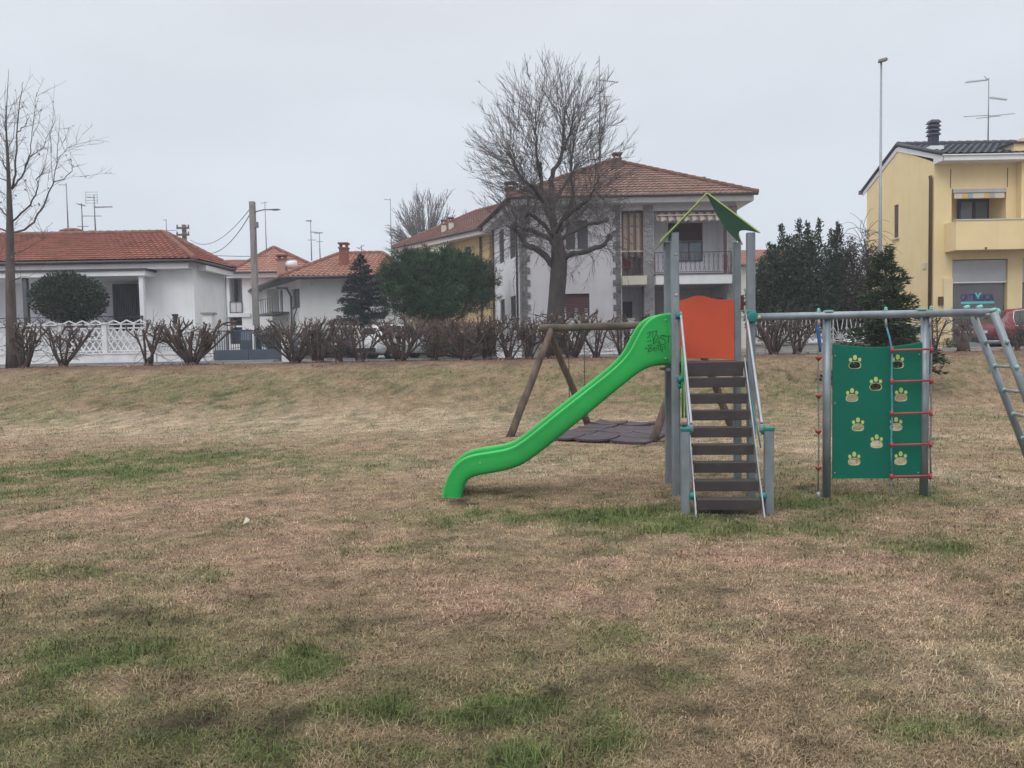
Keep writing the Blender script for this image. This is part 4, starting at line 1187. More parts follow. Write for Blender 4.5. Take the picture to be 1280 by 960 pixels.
rA = mb.build('roof', TILE_A, hA)
mb = MB()
for a, b in ((Rg0, Rg1), (eM + up_, Rg1), (eR + up_, Rg1)): ridge_caps(mb, a + V((0, 0, .05)), b + V((0, 0, .05)), .13)
mb.build('ridge_tiles', RIDGE, rA)
for (px, py) in ((90, 289), (116, 291)):
    c = P(px, py + 5, 39.0); mb = MB(); mb.box((c.x, c.y, c.z), (.95 if px < 100 else .6, .5, .5)); mb.ball((c.x, c.y, c.z + .22), .42 if px < 100 else .3, 10, 5, (1.3, .7, .35)); mb.build('roof_vent', RIDGE, rA)
pipe(hA, [FAs.pt(FAs.L - .03, ez - .3, .08), FAs.pt(FAs.L - .03, ZST, .08)], ALU, .04)

# ------------------------------------------------ white house with loggia behind (between bungalow and the pole)
FB = Plane(XY(279, 50), XY(348, 50))
hB = empty('villa', (FB.pt(0, 0).x, 50, ZST), 'narrow white two storey house with a small loggia, behind the utility pole', 'house', 'houses along the street')
ez = P(315, 342, 50).z
lo = FB.px(287, 347, 303, 391); lw = FB.px(287, 396, 303, 430)
mb = MB(); FB.wall(mb, ZST, ez, [lo, lw])
b1, b2 = FB.pt(FB.L, 0, -9), FB.pt(0, 0, -9)
Plane(FB.pt(FB.L, 0), b1).wall(mb, ZST, ez); Plane(b2, FB.pt(0, 0)).wall(mb, ZST, ez); Plane(b1, b2).wall(mb, ZST, ez)
mb.build('wall', WHITE, hB)
recess(FB, lo, 1.3, 'loggia', LAVW, hB); recess(FB, lw, 1.0, 'carport', SHUT_G, hB)
d = FB.px(295.5, 354, 297.8, 378); mb = MB(); FB.box(mb, d[0], d[1] + .15, lo[2], d[3], -1.29, -1.22); mb.build('door', SHUT_D, hB)
d = FB.px(288, 347, 289.5, 391); mb = MB(); FB.box(mb, d[0], d[1] + .1, lo[2], lo[3], -.9, -.8); mb.build('shutter', SHUT_D, hB)
q = FB.px(288, 378, 303, 390.5); mb = MB(); FB.box(mb, q[0], q[1], q[2], q[3], .02, .05); mb.build('balcony_panel', GREYW, hB)
railing(FB, q[0], q[1], q[2], q[3] + .03, .07, SHUT_G, hB, step=.35)
mb = MB(); FB.box(mb, lo[0] - .4, lo[1] + .5, lo[2] - .28, lo[2] - .04, .004, .12); mb.build('balcony_slab', TRIM, hB)
cornice([(FB, -.6, FB.L + 3.0)], ez, .3, .5, TRIM, hB)
pk = P(342, 310, 54); eL, eR = FB.pt(-.9, ez + .03, .6), FB.pt(FB.L + 3.2, ez + .03, .6)
bL, bR = FB.pt(-.9, ez + .03, -9), FB.pt(FB.L + 3.2, ez + .03, -9)
eL = P(287, 342, 49.4); eL.z = ez + .03; bL = V((eL.x, 59, ez)); 
mb = MB(); roof_plane(mb, eL, eR, pk, pk, .26, .4, .04); roof_plane(mb, eR, bR, pk, pk); roof_plane(mb, bL, eL, pk, pk); roof_plane(mb, bR, bL, pk, pk)
rB = mb.build('roof', TILE_C, hB); mb = MB()
for a in (eL, eR): ridge_caps(mb, a + V((0, 0, .05)), pk + V((0, 0, .06)), .13)
mb.build('ridge_tiles', RIDGE, rB)
gutter(hB, [eL - V((0, .08, .02)), eR - V((0, .08, .02))]); pipe(hB, [FB.pt(.12, ez - .3, .08), FB.pt(.12, ZST, .08)])

# ------------------------------------------------ low red roof far behind the bungalow
hG = empty('cottage', XY(300, 75).to_3d() + V((0, 0, ZST)), 'low distant house of which only the red ridge shows beside the bungalow roof', 'house', 'houses along the street')
FG = Plane(XY(284, 75), XY(322, 75)); ez = P(300, 334, 75).z
mb = MB(); FG.wall(mb, ZST, ez)
FG.box(mb, 0, FG.L, ZST, ez - .1, -8, -.3); mb.build('wall', WHITE2, hG)
t0, t1 = P(283, 325, 79), P(322, 325, 79)
mb = MB(); roof_plane(mb, FG.pt(-.5, ez, .5), FG.pt(FG.L + .5, ez, .5), t1, t0); roof_plane(mb, FG.pt(FG.L + .5, ez, -9), FG.pt(-.5, ez, -9), t0, t1); mb.build('roof', TILE_A, hG)

# ------------------------------------------------ off white house with the orange roof and brick chimney
C0 = XY(377, 42.0); C1 = XY(500, 42.0); CL = XY(330, 49.0)
FC = Plane(C0, C1); FCl = Plane(CL, C0)
hC = empty('house', (C0.x, C0.y, ZST), 'off white house with orange tiled hip roof and brick chimney behind the dark fir', 'house', 'houses along the street')
ez = P(420, 347, 42).z
wn = FCl.px(365.5, 361, 372, 384); dr = FCl.px(350, 362, 353.5, 391); en = FCl.px(333.5, 359, 349, 394)
mb = MB(); FC.wall(mb, ZST, ez)
FCl.wall(mb, ZST, ez, [wn, dr, en])
c3 = FC.pt(FC.L, 0, -9); c4 = V((CL.x, CL.y + 4, 0))
Plane(C1, c3).wall(mb, ZST, ez); Plane(c3, c4).wall(mb, ZST, ez); Plane(c4, CL).wall(mb, ZST, ez)
mb.build('wall', WHITE2, hC)
window(FCl, wn, hC, SHUT_G, GLASSB, sill=GUTTER)
sh_ = FCl.px(372.2, 361, 374.6, 384); shutter(FCl, sh_, hC, SHUT_G, off=.03)
window(FCl, dr, hC, SHUT_G, SHUT_D, 'door', mull=0)
recess(FCl, en, 1.2, 'entrance_porch', WHITE2, hC)
q = FCl.px(334, 371, 340, 394); mb = MB(); FCl.box(mb, q[0], q[1], q[2], q[3], -1.1, -1.0); mb.build('door', mat('door_pink', (.30, .14, .11), .7), hC)
q = FC.px(388, 353, 391, 357); mb = MB(); FC.box(mb, q[0], q[1], q[2], q[3], .005, .05); mb.build('wall_vent', GREYW, hC)
mb = MB(); mb.tube([FCl.pt(FCl.L - 2.6, ez - .35, .55), FCl.pt(FCl.L - 1.5, ez - .45, .3), FCl.pt(FCl.L - 1.35, ez - .9, .12), FCl.pt(FCl.L - 1.35, ZST + .3, .12)], .06, 8); mb.build('drainpipe', SHUT_G, hC)
mb = MB(); mb.tube([FCl.pt(wn[1] + .05, wn[2] - .15, .1), FCl.pt(wn[1] - .5, wn[2] - .55, .1), FCl.pt(wn[1] - .55, ZST + .2, .1)], .045, 8); mb.build('drainpipe', SHUT_G, hC)
q = FCl.px(341, 391.5, 362, 394); mb = MB(); FCl.box(mb, q[0], q[1], q[2], q[3], .02, 1.0); 
for k in range(8):
    u = q[0] + (q[1] - q[0]) * k / 7; mb.bar(FCl.pt(u, q[3], .95), FCl.pt(u, q[3] + .8, .95), .03, .03)
mb.bar(FCl.pt(q[0], q[3] + .8, .95), FCl.pt(q[1], q[3] + .8, .95), .05, .04); mb.build('terrace_railing', SHUT_G, hC)
eN = FC.pt(-.75, ez, .9); eE = FC.pt(FC.L + .8, ez, .9); eW = P(308, 359, 51.0); eW.z = ez
Rg0, Rg1 = P(425, 318, 46.5), P(478, 316.5, 46.5); Rg1.z = Rg0.z
bE = FC.pt(FC.L + .8, ez, -9.6); bW = V((eW.x + 1, eW.y + 4, ez))
mb = MB(); roof_plane(mb, eN, eE, Rg1, Rg0, .27, .40, .05); roof_plane(mb, eW, eN, Rg0, Rg0, .27, .40, .05); roof_plane(mb, eE, bE, Rg1, Rg1); roof_plane(mb, bE, bW, Rg0, Rg1)
roof_plane(mb, bW, eW, Rg0, Rg0)
rC = mb.build('roof', TILE_C, hC); mb = MB()
for a, b in ((Rg0, Rg1), (eN, Rg0), (eE, Rg1)): ridge_caps(mb, a + V((0, 0, .05)), b + V((0, 0, .06)), .13)
mb.build('ridge_tiles', TILE_C and RIDGE, rC)
gutter(hC, [eW - V((0, .06, .03)), eN - V((0, .06, .03)), eE - V((0, .06, .03))])
mb = MB(); flat_poly(mb, [eN - V((0, 0, .06)), eE - V((0, 0, .06)), bE - V((0, 0, .06)), bW - V((0, 0, .06)), eW - V((0, 0, .06))], True); mb.build('soffit', SHUT_G, hC)
ch = P(430.5, 333, 43.6)
chimney(rC, ch, .46, .46, P(430.5, 311, 43.6).z - ch.z, BRICK, BRICK)
# wide white flue and brick stack seen between the two roofs
c = P(353, 340, 46.5); chimney(rC, c, .5, .5, .7, mat('chimney_pink', (.36, .22, .17), .9), BRICK)
mb = MB(); c = P(363, 331, 46.5); mb.tube([c + V((-.5, 0, .05)), c + V((.35, 0, 0))], [.2, .26], 10); mb.build('flue_hood', TRIM, rC)

# ------------------------------------------------ ochre house behind the pine
E0 = XY(614, 46.0); E1 = XY(510, 53.6)
FE = Plane(E1, E0); FEe = Plane(E0, (E0.x + 5.5, E0.y + 4.5))
hE = empty('farmhouse', (E0.x, E0.y, ZST), 'long ochre house with brown tiled roof and white awning, partly hidden by the round pine', 'house', 'houses along the street')
ez = P(614, 290, 46).z
w1 = FE.px(581, 308.5, 588.5, 320); 
mb = MB(); FE.wall(mb, ZST, ez, [w1]); FEe.wall(mb, ZST, ez)
eb_ = FE.pt(0, 0, -8); ec_ = FE.pt(FE.L, 0, -8); Plane(E1, eb_).wall(mb, ZST, ez); Plane(eb_, ec_).wall(mb, ZST, ez)
mb.build('wall', OCHRE, hE)
window(FE, w1, hE, SHUT_D, GLASS)
cornice([(FE, -.8, FE.L + .5)], ez + .12, .30, .7, TRIM, hE); cornice([(FEe, .1, FEe.L)], ez + .12, .30, .6, TRIM, hE)
q = FE.px(543, 300, 569, 304); mb = MB()
mb.prism([FE.pt(q[0], q[3], .1), FE.pt(q[1], q[3], .1), FE.pt(q[1] - .3, q[3] - 1.6, 1.6), FE.pt(q[0], q[3] - 1.6, 1.6)], (0, 0, -.04)); mb.build('awning', CREAM, hE)
u = FE.hit(602, 300)[0]; pipe(hE, [FE.pt(u, ez - .2, .1), FE.pt(u, ZST, .1)], BROWNM, .07)
eL, eR = FE.pt(-.5, ez + .14, .8), FE.pt(FE.L + .5, ez + .14, .8)
tR = P(648, 246, 50.5); tL = P(500, 303, 59)
tL.z = tR.z = P(640, 250, 50.5).z
tL = V((FE.pt(2.2, 0, -4.5).x, FE.pt(2.2, 0, -4.5).y, tR.z)); tR = FE.pt(FE.L - 1.5, tR.z, -4.5)
mb = MB(); roof_plane(mb, eL, eR, tR, tL, .26, .42, .045)
e3 = FEe.pt(FEe.L + 1.5, ez + .14, .7); roof_plane(mb, eR, e3, tR, tR, .26, .42, .045)
bb0, bb1 = FE.pt(-.5, ez + .14, -9.5), FE.pt(FE.L, ez + .14, -9.5)
roof_plane(mb, bb0, eL, tL, tL); roof_plane(mb, bb1, bb0, tL, tR)
rE = mb.build('roof', TILE_E, hE); mb = MB()
for a, b in ((tL, tR), (eR, tR), (eL, tL)): ridge_caps(mb, a + V((0, 0, .05)), b + V((0, 0, .06)), .13)
mb.build('ridge_tiles', RIDGE, rE)
gutter(hE, [eL - V((0, .06, .03)), eR - V((0, .06, .03)), e3 - V((0, .06, .03))])
for px, py in ((555, 284), (564, 281)):
    c = P(px, py + 3, 50.5); chimney(rE, c, .32, .32, .30, CREAM, RIDGE)

# ------------------------------------------------ central two storey house
YD = 36.0
D0 = XY(655, YD); D1 = XY(921, YD); DL = XY(620, 43.0)
FD = Plane(D0, D1); FDl = Plane(DL, D0)
hD = empty('two_storey_house', (D0.x, D0.y, ZST), 'grey white two storey house with pyramid roof and striped awnings behind the big bare tree', 'house', 'houses along the street')
ez = P(800, 249, YD).z
bay = FD.px(777, 264, 804.5, 345); bay = (bay[0], bay[1], P(790, 345, YD).z, P(790, 263, YD).z)
bayL = (bay[0], bay[1], ZST, P(790, 358, YD).z)
log = FD.px(817.5, 263, 909, 343); logL = (log[0], log[1], ZST, P(860, 356, YD).z)
uw = FD.px(707, 275, 735, 312); lwn = FD.px(703, 367, 737, 400)
mb = MB(); FD.wall(mb, ZST - .1, ez, [bay, bayL, log, logL, uw, lwn], th=.3)
mb.build('wall', GREYW, hD)
a = [FDl.px(*q) for q in ((624, 287, 630, 329), (637, 278, 644, 323), (625.5, 374, 631, 400), (638, 370, 645, 400))]
mb = MB(); FDl.wall(mb, ZST - .1, ez, a, th=.22)
d2 = V((D1.x, 45.5, 0)); d3 = V((DL.x, 45.5, 0)); Plane(D1, d2).wall(mb, ZST, ez); Plane(d2, d3).wall(mb, ZST, ez); Plane(d3, DL).wall(mb, ZST, ez)
mb.build('wall', LAVW, hD)  # paler than the front wall: sunlight from the left put into the colour
for o in a: shutter(FDl, o, hD, SHUT_D, off=-.06)
recess(FD, bay, 1.4, 'balcony_recess', GREYW, hD, .3); recess(FD, bayL, 1.4, 'entrance_recess', GREYW, hD, .3)
recess(FD, log, 1.7, 'loggia', LAVW, hD, .3); recess(FD, logL, 3.2, 'carport', GREYW, hD, .3)
# stone quoins and pillars
def quoin(x0, x1, y0, y1, m, jag=0.0, side=1, name='stone_pillar', o1=.05):
    u0, u1, z0, z1 = FD.px(x0, y0, x1, y1); z0 = max(z0, ZST); mb = MB()
    n = max(3, int((z1 - z0) / .28)); h = (z1 - z0) / n
    for i in range(n):
        e = (jag if i % 2 else 0)
        FD.box(mb, u0 - (e if side < 0 else 0), u1 + (e if side > 0 else 0), z0 + i * h + .004, z0 + (i + 1) * h - .004, .004, o1 - .012 * (i % 2) * (1 if jag else 0))
    mb.build(name, m, hD)
quoin(653.5, 659, 257, 442, STONE, .14, 1, 'quoin'); quoin(770, 776, 257, 442, STONE, .14, -1, 'quoin')
quoin(805, 817, 257, 442, STONE2); quoin(909.5, 921, 257, 442, STONE2)
mb = MB(); FDl.box(mb, FDl.L - .5, FDl.L - .005, ZST, ez - .3, .004, .05); mb.build('quoin', STONE, hD)
window(FD, uw, hD, SHUT_G, mat('window_slate', (.065, .07, .085), .5), mull=1, sill=TRIM)
mb = MB(); q = FD.px(719, 283, 722, 311); FD.box(mb, q[0], q[1], q[2], q[3], -.1, -.09); mb.build('curtain', CURTW, hD)
sh = (lwn[0], lwn[1], P(720, 391, YD).z, lwn[3]); shutter(FD, sh, hD, SHUT_R, off=-.12)
lw2 = (lwn[0], lwn[1], lwn[2], sh[2] - .01); window(FD, lw2, hD, SHUT_R, GLASS, off=-.17, mull=2)
for x0, x1 in ((704, 708), (718.5, 722.5), (731, 735)):
    q = FD.px(x0, 384, x1, 399); mb = MB(); FD.box(mb, q[0], q[1], q[2], q[3], -.115, -.105); mb.build('curtain', CURTW, hD)
# bay: striped drop curtain, red chair, door
STR1 = stripes_mat('awning_brown_stripes', (.30, .25, .21), (.12, .06, .048), 0, .30, c3=(.18, .11, .088))
STR2 = stripes_mat('awning_beige_stripes', (.44, .39, .33), (.15, .09, .075), 0, .36, c3=(.26, .20, .17))
def drape(F, q, off, m, name, parent, out=0.0, wav=.03, scal=0.0, per=.3):
    mb = MB(); n = 60; k = 6
    vs = []; f = []
    for j in range(k + 1):
        for i in range(n + 1):
            u = q[0] + (q[1] - q[0]) * i / n; t = j / k
            z = q[3] + (q[2] - q[3]) * t
            if scal and j == k: z -= scal * abs(math.sin(math.pi * (u - q[0]) / per))
            vs.append(F.pt(u, z, off + out * t + wav * math.sin(u * 2 * math.pi / per) * t))
    for j in range(k):
        for i in range(n):
            b = j * (n + 1) + i; f.append((b, b + 1, b + n + 2, b + n + 1))
    mb.add(vs, f, True); o = mb.build(name, m, parent)
    s = o.modifiers.new('Solidify', 'SOLIDIFY'); s.thickness = .008
    return o
q = FD.px(778, 266, 803.5, 319); drape(FD, q, -.12, STR1, 'drop_awning', hD, 0, .02, .10, .30)
for xx in (777.5, 790, 803.8):
    u = FD.hit(xx, 300)[0]; mb = MB(); FD.box(mb, u - .03, u + .03, bay[2], bay[3], -.2, -.15); mb.build('frame_post', IRONBR, hD)
mb = MB(); z = P(790, 314, YD).z; FD.box(mb, bay[0] + .02, bay[1] - .02, z - .02, z + .03, -.10, -.06); mb.build('awning_bar', CREAM, hD)
ch_ = empty('balcony_chair', FD.pt((bay[0] + bay[1]) / 2 - .2, bay[2], -.7).to_tuple(), 'red plastic chair standing on the narrow balcony under the striped curtain', 'chair')
cu_ = (bay[0] + bay[1]) / 2 - .2; mb = MB(); FD.box(mb, cu_ - .25, cu_ + .25, bay[2] + .42, bay[2] + .46, -.95, -.45); mb.build('seat', RED, ch_)
mb = MB(); FD.box(mb, cu_ - .25, cu_ + .25, bay[2] + .5, bay[2] + .95, -.99, -.955); mb.build('backrest', RED, ch_)
for sx in (-.22, .22):
    for oo in (-.92, -.48): mb = MB(); mb.bar(FD.pt(cu_ + sx, bay[2] + .005, oo), FD.pt(cu_ + sx, bay[2] + .42, oo), .04, .04); mb.build('leg', RED, ch_)
railing(FD, bay[0] + .05, bay[1] - .05, bay[2] + .08, P(790, 320, YD).z, -.13, IRONBR, hD, kind='bars', step=.22)
q = FD.px(776.5, 346, 806, 357); mb = MB(); FD.box(mb, q[0], q[1], q[2], q[3], .004, .55); mb.build('balcony_slab', CREAM, hD)
q = FD.px(777.5, 375, 796, 430); mb = MB(); FD.box(mb, q[0], q[1], ZST, q[3], -1.38, -1.3); mb.build('door', SHUT_D, hD)
u = FD.hit(804, 400)[0]; pipe(hD, [FD.pt(u, P(0, 358, YD).z, -.1), FD.pt(u, ZST, -.1)], GUTTER, .04)
# loggia: window with wine shutter, awning, wavy railing, slab
iw = Plane(FD.pt(0, 0, -1.66), FD.pt(FD.L, 0, -1.66))
q = iw.px(835, 279, 878, 301); shutter(iw, q, hD, SHUT_R, off=.03)
q2 = iw.px(844, 302, 878, 327); window(iw, q2, hD, SHUT_G, GLASSB, off=.03, mull=1)
q = FD.px(817.5, 264, 909, 276.5); drape(FD, (q[0] + .05, q[1] - .25, q[2], q[3]), -.1, STR2, 'awning', hD, .55, .02, .10, .36)
mb = MB(); z = P(860, 270, YD).z; FD.box(mb, q[0] + .1, q[1] - .3, z - .02, z + .03, .24, .29); mb.build('awning_bar', CREAM, hD)
mb = MB(); FD.box(mb, q[0] + .02, q[1] - .02, q[3] - .03, q[3] - .005, -.2, -.05); mb.build('awning_roll', IRONBR, hD)
rz0, rz1 = P(860, 341, YD).z, P(860, 316.5, YD).z
railing(FD, log[0] - .05, log[1] + .05, rz0, rz1, .42, IRONBR, hD, kind='wave', step=.105, r=.009, wave=.06)
q = FD.px(817.5, 344, 910, 356); mb = MB(); FD.box(mb, q[0], q[1] + .05, q[2], q[3], .004, .5); sl_ = mb.build('balcony_slab', TRIM, hD)
mb = MB(); FD.box(mb, q[0] - .02, q[1] + .07, q[3] + .002, q[3] + .05, .004, .54); mb.build('slab_tiles', IRONBR, sl_)
u = FD.hit(909, 400)[0]; mb = MB(); FD.box(mb, u - .12, u + .02, rz0, P(0, 263, YD).z, -.15, -.05); mb.build('frame_post', IRONBR, hD)
mb = MB(); q = FD.px(893, 368, 901, 378)
mb.ball(FD.pt(q[1], q[2], -.4), .32, 10, 6, (1, 1, .8)); mb.build('hanging_plant', BARKD, hD)
# roof
cornice([(FD, -.5, FD.L + .62)], ez, .26, .6, TRIM, hD)
mb = MB(); FDl.box(mb, -.5, FDl.L - .62, ez - .26, ez, .004, .55); mb.build('cornice', LAVW, hD)  # side cornice in the same sunlit-toned plaster
mb = MB(); Plane(D1, d2).box(mb, -.0, 9.5, ez - .26, ez, .004, .6) if Plane(D1, d2).n.x > 0 else Plane(D1, d2).box(mb, 0, 9.5, ez - .26, ez, -.6, -.004); mb.build('cornice', TRIM, hD)
eL = FD.pt(-.62, ez + .04, .75); eR = FD.pt(FD.L + .75, ez + .04, .75); eF = FDl.pt(-.75, ez + .04, .72); eB = V((D1.x + .75, 46.2, ez + .04))
pk = P(765, 202, 40.4); pk2 = pk + V((.3, 1.2, 0))
mb = MB(); roof_plane(mb, eL, eR, pk, pk, .25, .37, .045); roof_plane(mb, eF, eL, pk, pk2, .25, .37, .045); roof_plane(mb, eR, eB, pk2, pk); roof_plane(mb, eB, V((eF.x, 46.2, ez)), pk2, pk2)
roof_plane(mb, V((eF.x, 46.2, ez)), eF, pk2, pk2)
rD = mb.build('roof', TILE_D, hD); mb = MB()
for p in (eL, eR, eF, eB): ridge_caps(mb, p + V((0, 0, .05)), (pk if p in (eL, eR) else pk2) + V((0, 0, .06)), .13)
mb.build('ridge_tiles', mat('ridge_weathered', (.16, .08, .06), .9, .35, 4), rD)
gutter(hD, [eF - V((.06, 0, .02)), eL - V((0, .07, .02)), eR - V((0, .07, .02))], r=.07)
u = FDl.hit(648, 330)[0]; pipe(hD, [FDl.pt(u, ez - .2, .35), FDl.pt(u, ez - .6, .08), FDl.pt(u, ZST, .08)], GUTTER, .05)
pipe(hD, [FDl.pt(.1, ez - .2, .1), FDl.pt(.1, ZST, .1)], GUTTER, .05)
c = P(771.5, 214, 39.6); chimney(rD, c, .38, .42, P(771.5, 200, 39.6).z - c.z, CHIMD, CHIMD)
c = P(638, 250, 41.5); chimney(rD, c, .52, .5, P(638, 236, 41.5).z - c.z, CHIMD, CHIMD)
c = P(875.5, 231, 39.2); chimney(rD, c, .34, .4, .02, CHIMD, SHUT_G)
c = P(622, 252, 44); 

# ------------------------------------------------ yellow building with the shop, right
YY = 34.0
Y0 = XY(1166, YY); Y1 = XY(1480, YY); YB = V((Y0.x, 40.4, 0))
FY = Plane(Y0, Y1); FYs = Plane(Y0, YB)
hY = empty('shop_building', (Y0.x, Y0.y, ZST), 'yellow two storey building with dark slate roof, balcony and a shop window at street level', 'building', 'houses along the street')
ez = P(1220, 202, YY).z
lo = FY.px(1189.5, 236, 1257.5, 290); sh1 = FY.px(1190, 324, 1259, 445); sh1 = (sh1[0], sh1[1], ZST, sh1[3]); sh2 = FY.px(1277.5, 322, 1345, 445); sh2 = (sh2[0], sh2[1], ZST, sh2[3])
lo = (lo[0], lo[1], P(1220, 300, YY).z, lo[3])
mb = MB(); FY.wall(mb, ZST - .1, ez, [lo, sh1, sh2], th=.35)
sw = FYs.px(1117.5, 256, 1123, 297)
FYs.wall(mb, ZST - .1, ez, [sw], th=.2)
gm = FYs.L / 2; gz = P(1116.5, 184, (Y0.y + YB.y) / 2).z
mb.add([FYs.pt(0, ez), FYs.pt(FYs.L, ez), FYs.pt(gm, gz - .12)], [(0, 1, 2)])
y2 = V((Y1.x, 40.4, 0)); Plane(YB, y2).wall(mb, ZST, ez); Plane(Y1, y2).wall(mb, ZST, ez)
mb.build('wall', YELLOW, hY)
shutter(FYs, sw, hY, BROWNM, off=-.06)
mb = MB(); q = FYs.px(1117, 297.5, 1123.5, 299.5); FYs.box(mb, q[0] - .05, q[1] + .05, q[2], q[3], .003, .08); mb.build('sill', CREAM, hY)
q = FYs.px(1154, 329, 1158, 336); mb = MB(); FYs.box(mb, q[0], q[1], q[2], q[3], .003, .05); mb.build('wall_plate', CREAM, hY)
recess(FY, lo, 1.3, 'loggia', YELLOW, hY, .35)
iw = Plane(FY.pt(0, 0, -1.26), FY.pt(FY.L, 0, -1.26))
q = iw.px(1196, 249, 1237, 300); q = (q[0], q[1], lo[2] + .01, q[3]); window(iw, q, hY, SHUT_B, GLASSB, off=.03, mull=1, fr=.14)
q = FY.px(1190, 236, 1257, 241); mb = MB(); FY.box(mb, q[0] + .02, q[1] - .02, q[2], q[3] - .02, -.12, .10); aw = mb.build('awning_case', ALU, hY)
STR3 = stripes_mat('awning_yellow_stripes', (.55, .50, .40), (.33, .33, .35), 0, .95, c3=(.62, .38, .10))
q = FY.px(1191, 241.5, 1256, 248.5); drape(FY, (q[0] + .02, q[1] - .05, q[2], q[3]), .06, STR3, 'awning_valance', hY, .02, .008, .0, .4)
q = FY.px(1181, 279, 1268, 315); qz = q
mb = MB(); FY.box(mb, q[0], q[1], q[2], q[3], .70, .86); FY.box(mb, q[0], q[0] + .14, q[2], q[3], .004, .698); FY.box(mb, q[0] + .142, q[1], q[2], q[2] + .2, .004, .698); bal = mb.build('balcony_parapet', YELLOW, hY, bevel=.01)
mb = MB(); FY.box(mb, q[0] - .03, q[1], q[3] + .002, q[3] + .05, .67, .89); mb.build('parapet_cap', GUTTER if False else CREAM, bal)
mb = MB(); FY.box(mb, q[1] + .004, FY.L, q[2] + .02, q[3] + .04, .004, 1.05); b2_ = mb.build('balcony_parapet', YELLOW, hY, bevel=.01)
mb = MB(); u = FY.hit(1216.5, 312)[0]; mb.tube([FY.pt(u, qz[2] + .08, .86), FY.pt(u, qz[2] + .06, .98), FY.pt(u - .06, qz[2] + .02, 1.0)], .03, 6); mb.build('water_spout', BROWNM, bal)
mb = MB(); FY.box(mb, qz[1] + .05, FY.L, qz[3] + .1, ez + .9, .004, .35); mb.build('wall', YELLOW, hY)
for xx in (1188.3, 1259.3):
    u = FY.hit(xx, 220)[0]; mb = MB(); FY.box(mb, u - .015, u + .015, lo[3] + .05, ez - .3, .003, .012); mb.build('expansion_joint', BROWNM, hY)
# shop front
q = FY.px(1190.5, 325, 1258.5, 351); n = 14; mb = MB()
for i in range(n):
    z0 = q[2] + (q[3] - q[2]) * i / n; z1 = q[2] + (q[3] - q[2]) * (i + .94) / n; FY.box(mb, sh1[0] + .02, sh1[1] - .02, z0, z1, -.16 + .012 * (i % 2), -.08 + .004 * (i % 2))
mb.build('roller_shutter', ROLLM, hY)
q = FY.px(1190, 351.5, 1259, 353.5); mb = MB(); FY.box(mb, sh1[0] + .01, sh1[1] - .01, q[2], q[3], -.2, -.06); mb.build('transom', TRIM, hY)
zt_ = q[2]
mb = MB(); FY.box(mb, sh1[0] + .03, sh1[1] - .03, ZST + .3, zt_ - .004, -.2, -.17); sg = mb.build('shop_window', GLASSG, hY)
mb = MB(); zz = P(1220, 415, YY).z; FY.box(mb, sh1[0] + .03, sh1[1] - .03, zz - .05, zz + .05, -.165, -.11); FY.box(mb, sh1[0] + .02, sh1[1] - .02, ZST, ZST + .295, -.22, -.08); mb.build('window_frame', ALU, sg)
NAVY = mat('sign_navy', (.032, .02, .17), .5); SIGT = mat('sign_teal', (.07, .55, .52), .5)
def text(body, F, x0, x1, ytop, ybot, off, m, name, parent, squash=True):
    cu = bpy.data.curves.new('t', 'FONT'); cu.body = body; cu.extrude = .004; cu.offset = .03
    to = bpy.data.objects.new('t', cu); me = bpy.data.meshes.new_from_object(to)
    bpy.data.objects.remove(to)
    vs = [v.co.copy() for v in me.vertices]; fs = [tuple(p.vertices) for p in me.polygons]
    bpy.data.meshes.remove(me)
    mnx, mxx = min(v.x for v in vs), max(v.x for v in vs); mny, mxy = min(v.y for v in vs), max(v.y for v in vs)
    u0, u1, z0, z1 = F.px(x0, ytop, x1, ybot); mb = MB()
    mb.add([F.pt(u0 + (v.x - mnx) / (mxx - mnx) * (u1 - u0), z0 + (v.y - mny) / (mxy - mny) * (z1 - z0), off + v.z) for v in vs], fs)
    return mb.build(name, m, parent)
text('CATT', FY, 1203.5, 1221.8, 367, 375.5, -.16, NAVY, 'sign_lettering', sg)
text('LICA', FY, 1227.5, 1245.5, 367, 375.5, -.16, NAVY, 'sign_lettering', sg)
text('O', FY, 1219.8, 1230, 367, 375.5, -.163, NAVY, 'sign_lettering', sg)
mb = MB(); q = FY.px(1220.5, 365.5, 1229.5, 374); um = (q[0] + q[1]) / 2; dz = q[3] - q[2]
mb.prism([FY.pt(q[0], q[3], -.150), FY.pt(q[0] + .10, q[3], -.150), FY.pt(um, q[3] - dz * .42, -.150), FY.pt(q[1] - .10, q[3], -.150), FY.pt(q[1], q[3], -.150), FY.pt(um, q[2], -.150)], FY.n * .006); mb.build('sign_chevron', SIGT, sg)
mb = MB(); q = FY.px(1204, 376.7, 1245.5, 379.4); FY.box(mb, q[0], q[1], q[2], q[3], -.165, -.150); mb.build('sign_bar', SIGT, sg)
q = FY.px(1278, 322, 1340, 352); mb = MB(); FY.box(mb, sh2[0] + .02, sh2[1] - .02, q[2], sh2[3] - .02, -.16, -.08); mb.build('roller_shutter', ROLLM, hY)
mb = MB(); FY.box(mb, sh2[0] + .02, sh2[1] - .02, ZST, q[2] - .01, -.2, -.17); mb.build('shop_window', GLASSG, hY)
for xx, ww in ((1174, .0),):
    u0 = FY.hit(1178, 400)[0]; u1 = FY.hit(1189, 400)[0]; mb = MB(); FY.box(mb, u0, u1, ZST, P(1180, 348, YY).z, .004, .10); mb.build('plinth_pilaster', mat('plaster_yellow_pale', (.72, .60, .36), .9, .04), hY)
u0 = FY.hit(1172, 412)[0]; mb = MB(); FY.box(mb, u0, u0 + .2, P(0, 427, YY).z + .9, P(0, 427, YY).z + 1.25, .004, .1); mb.build('meter_box', BROWNM, hY)
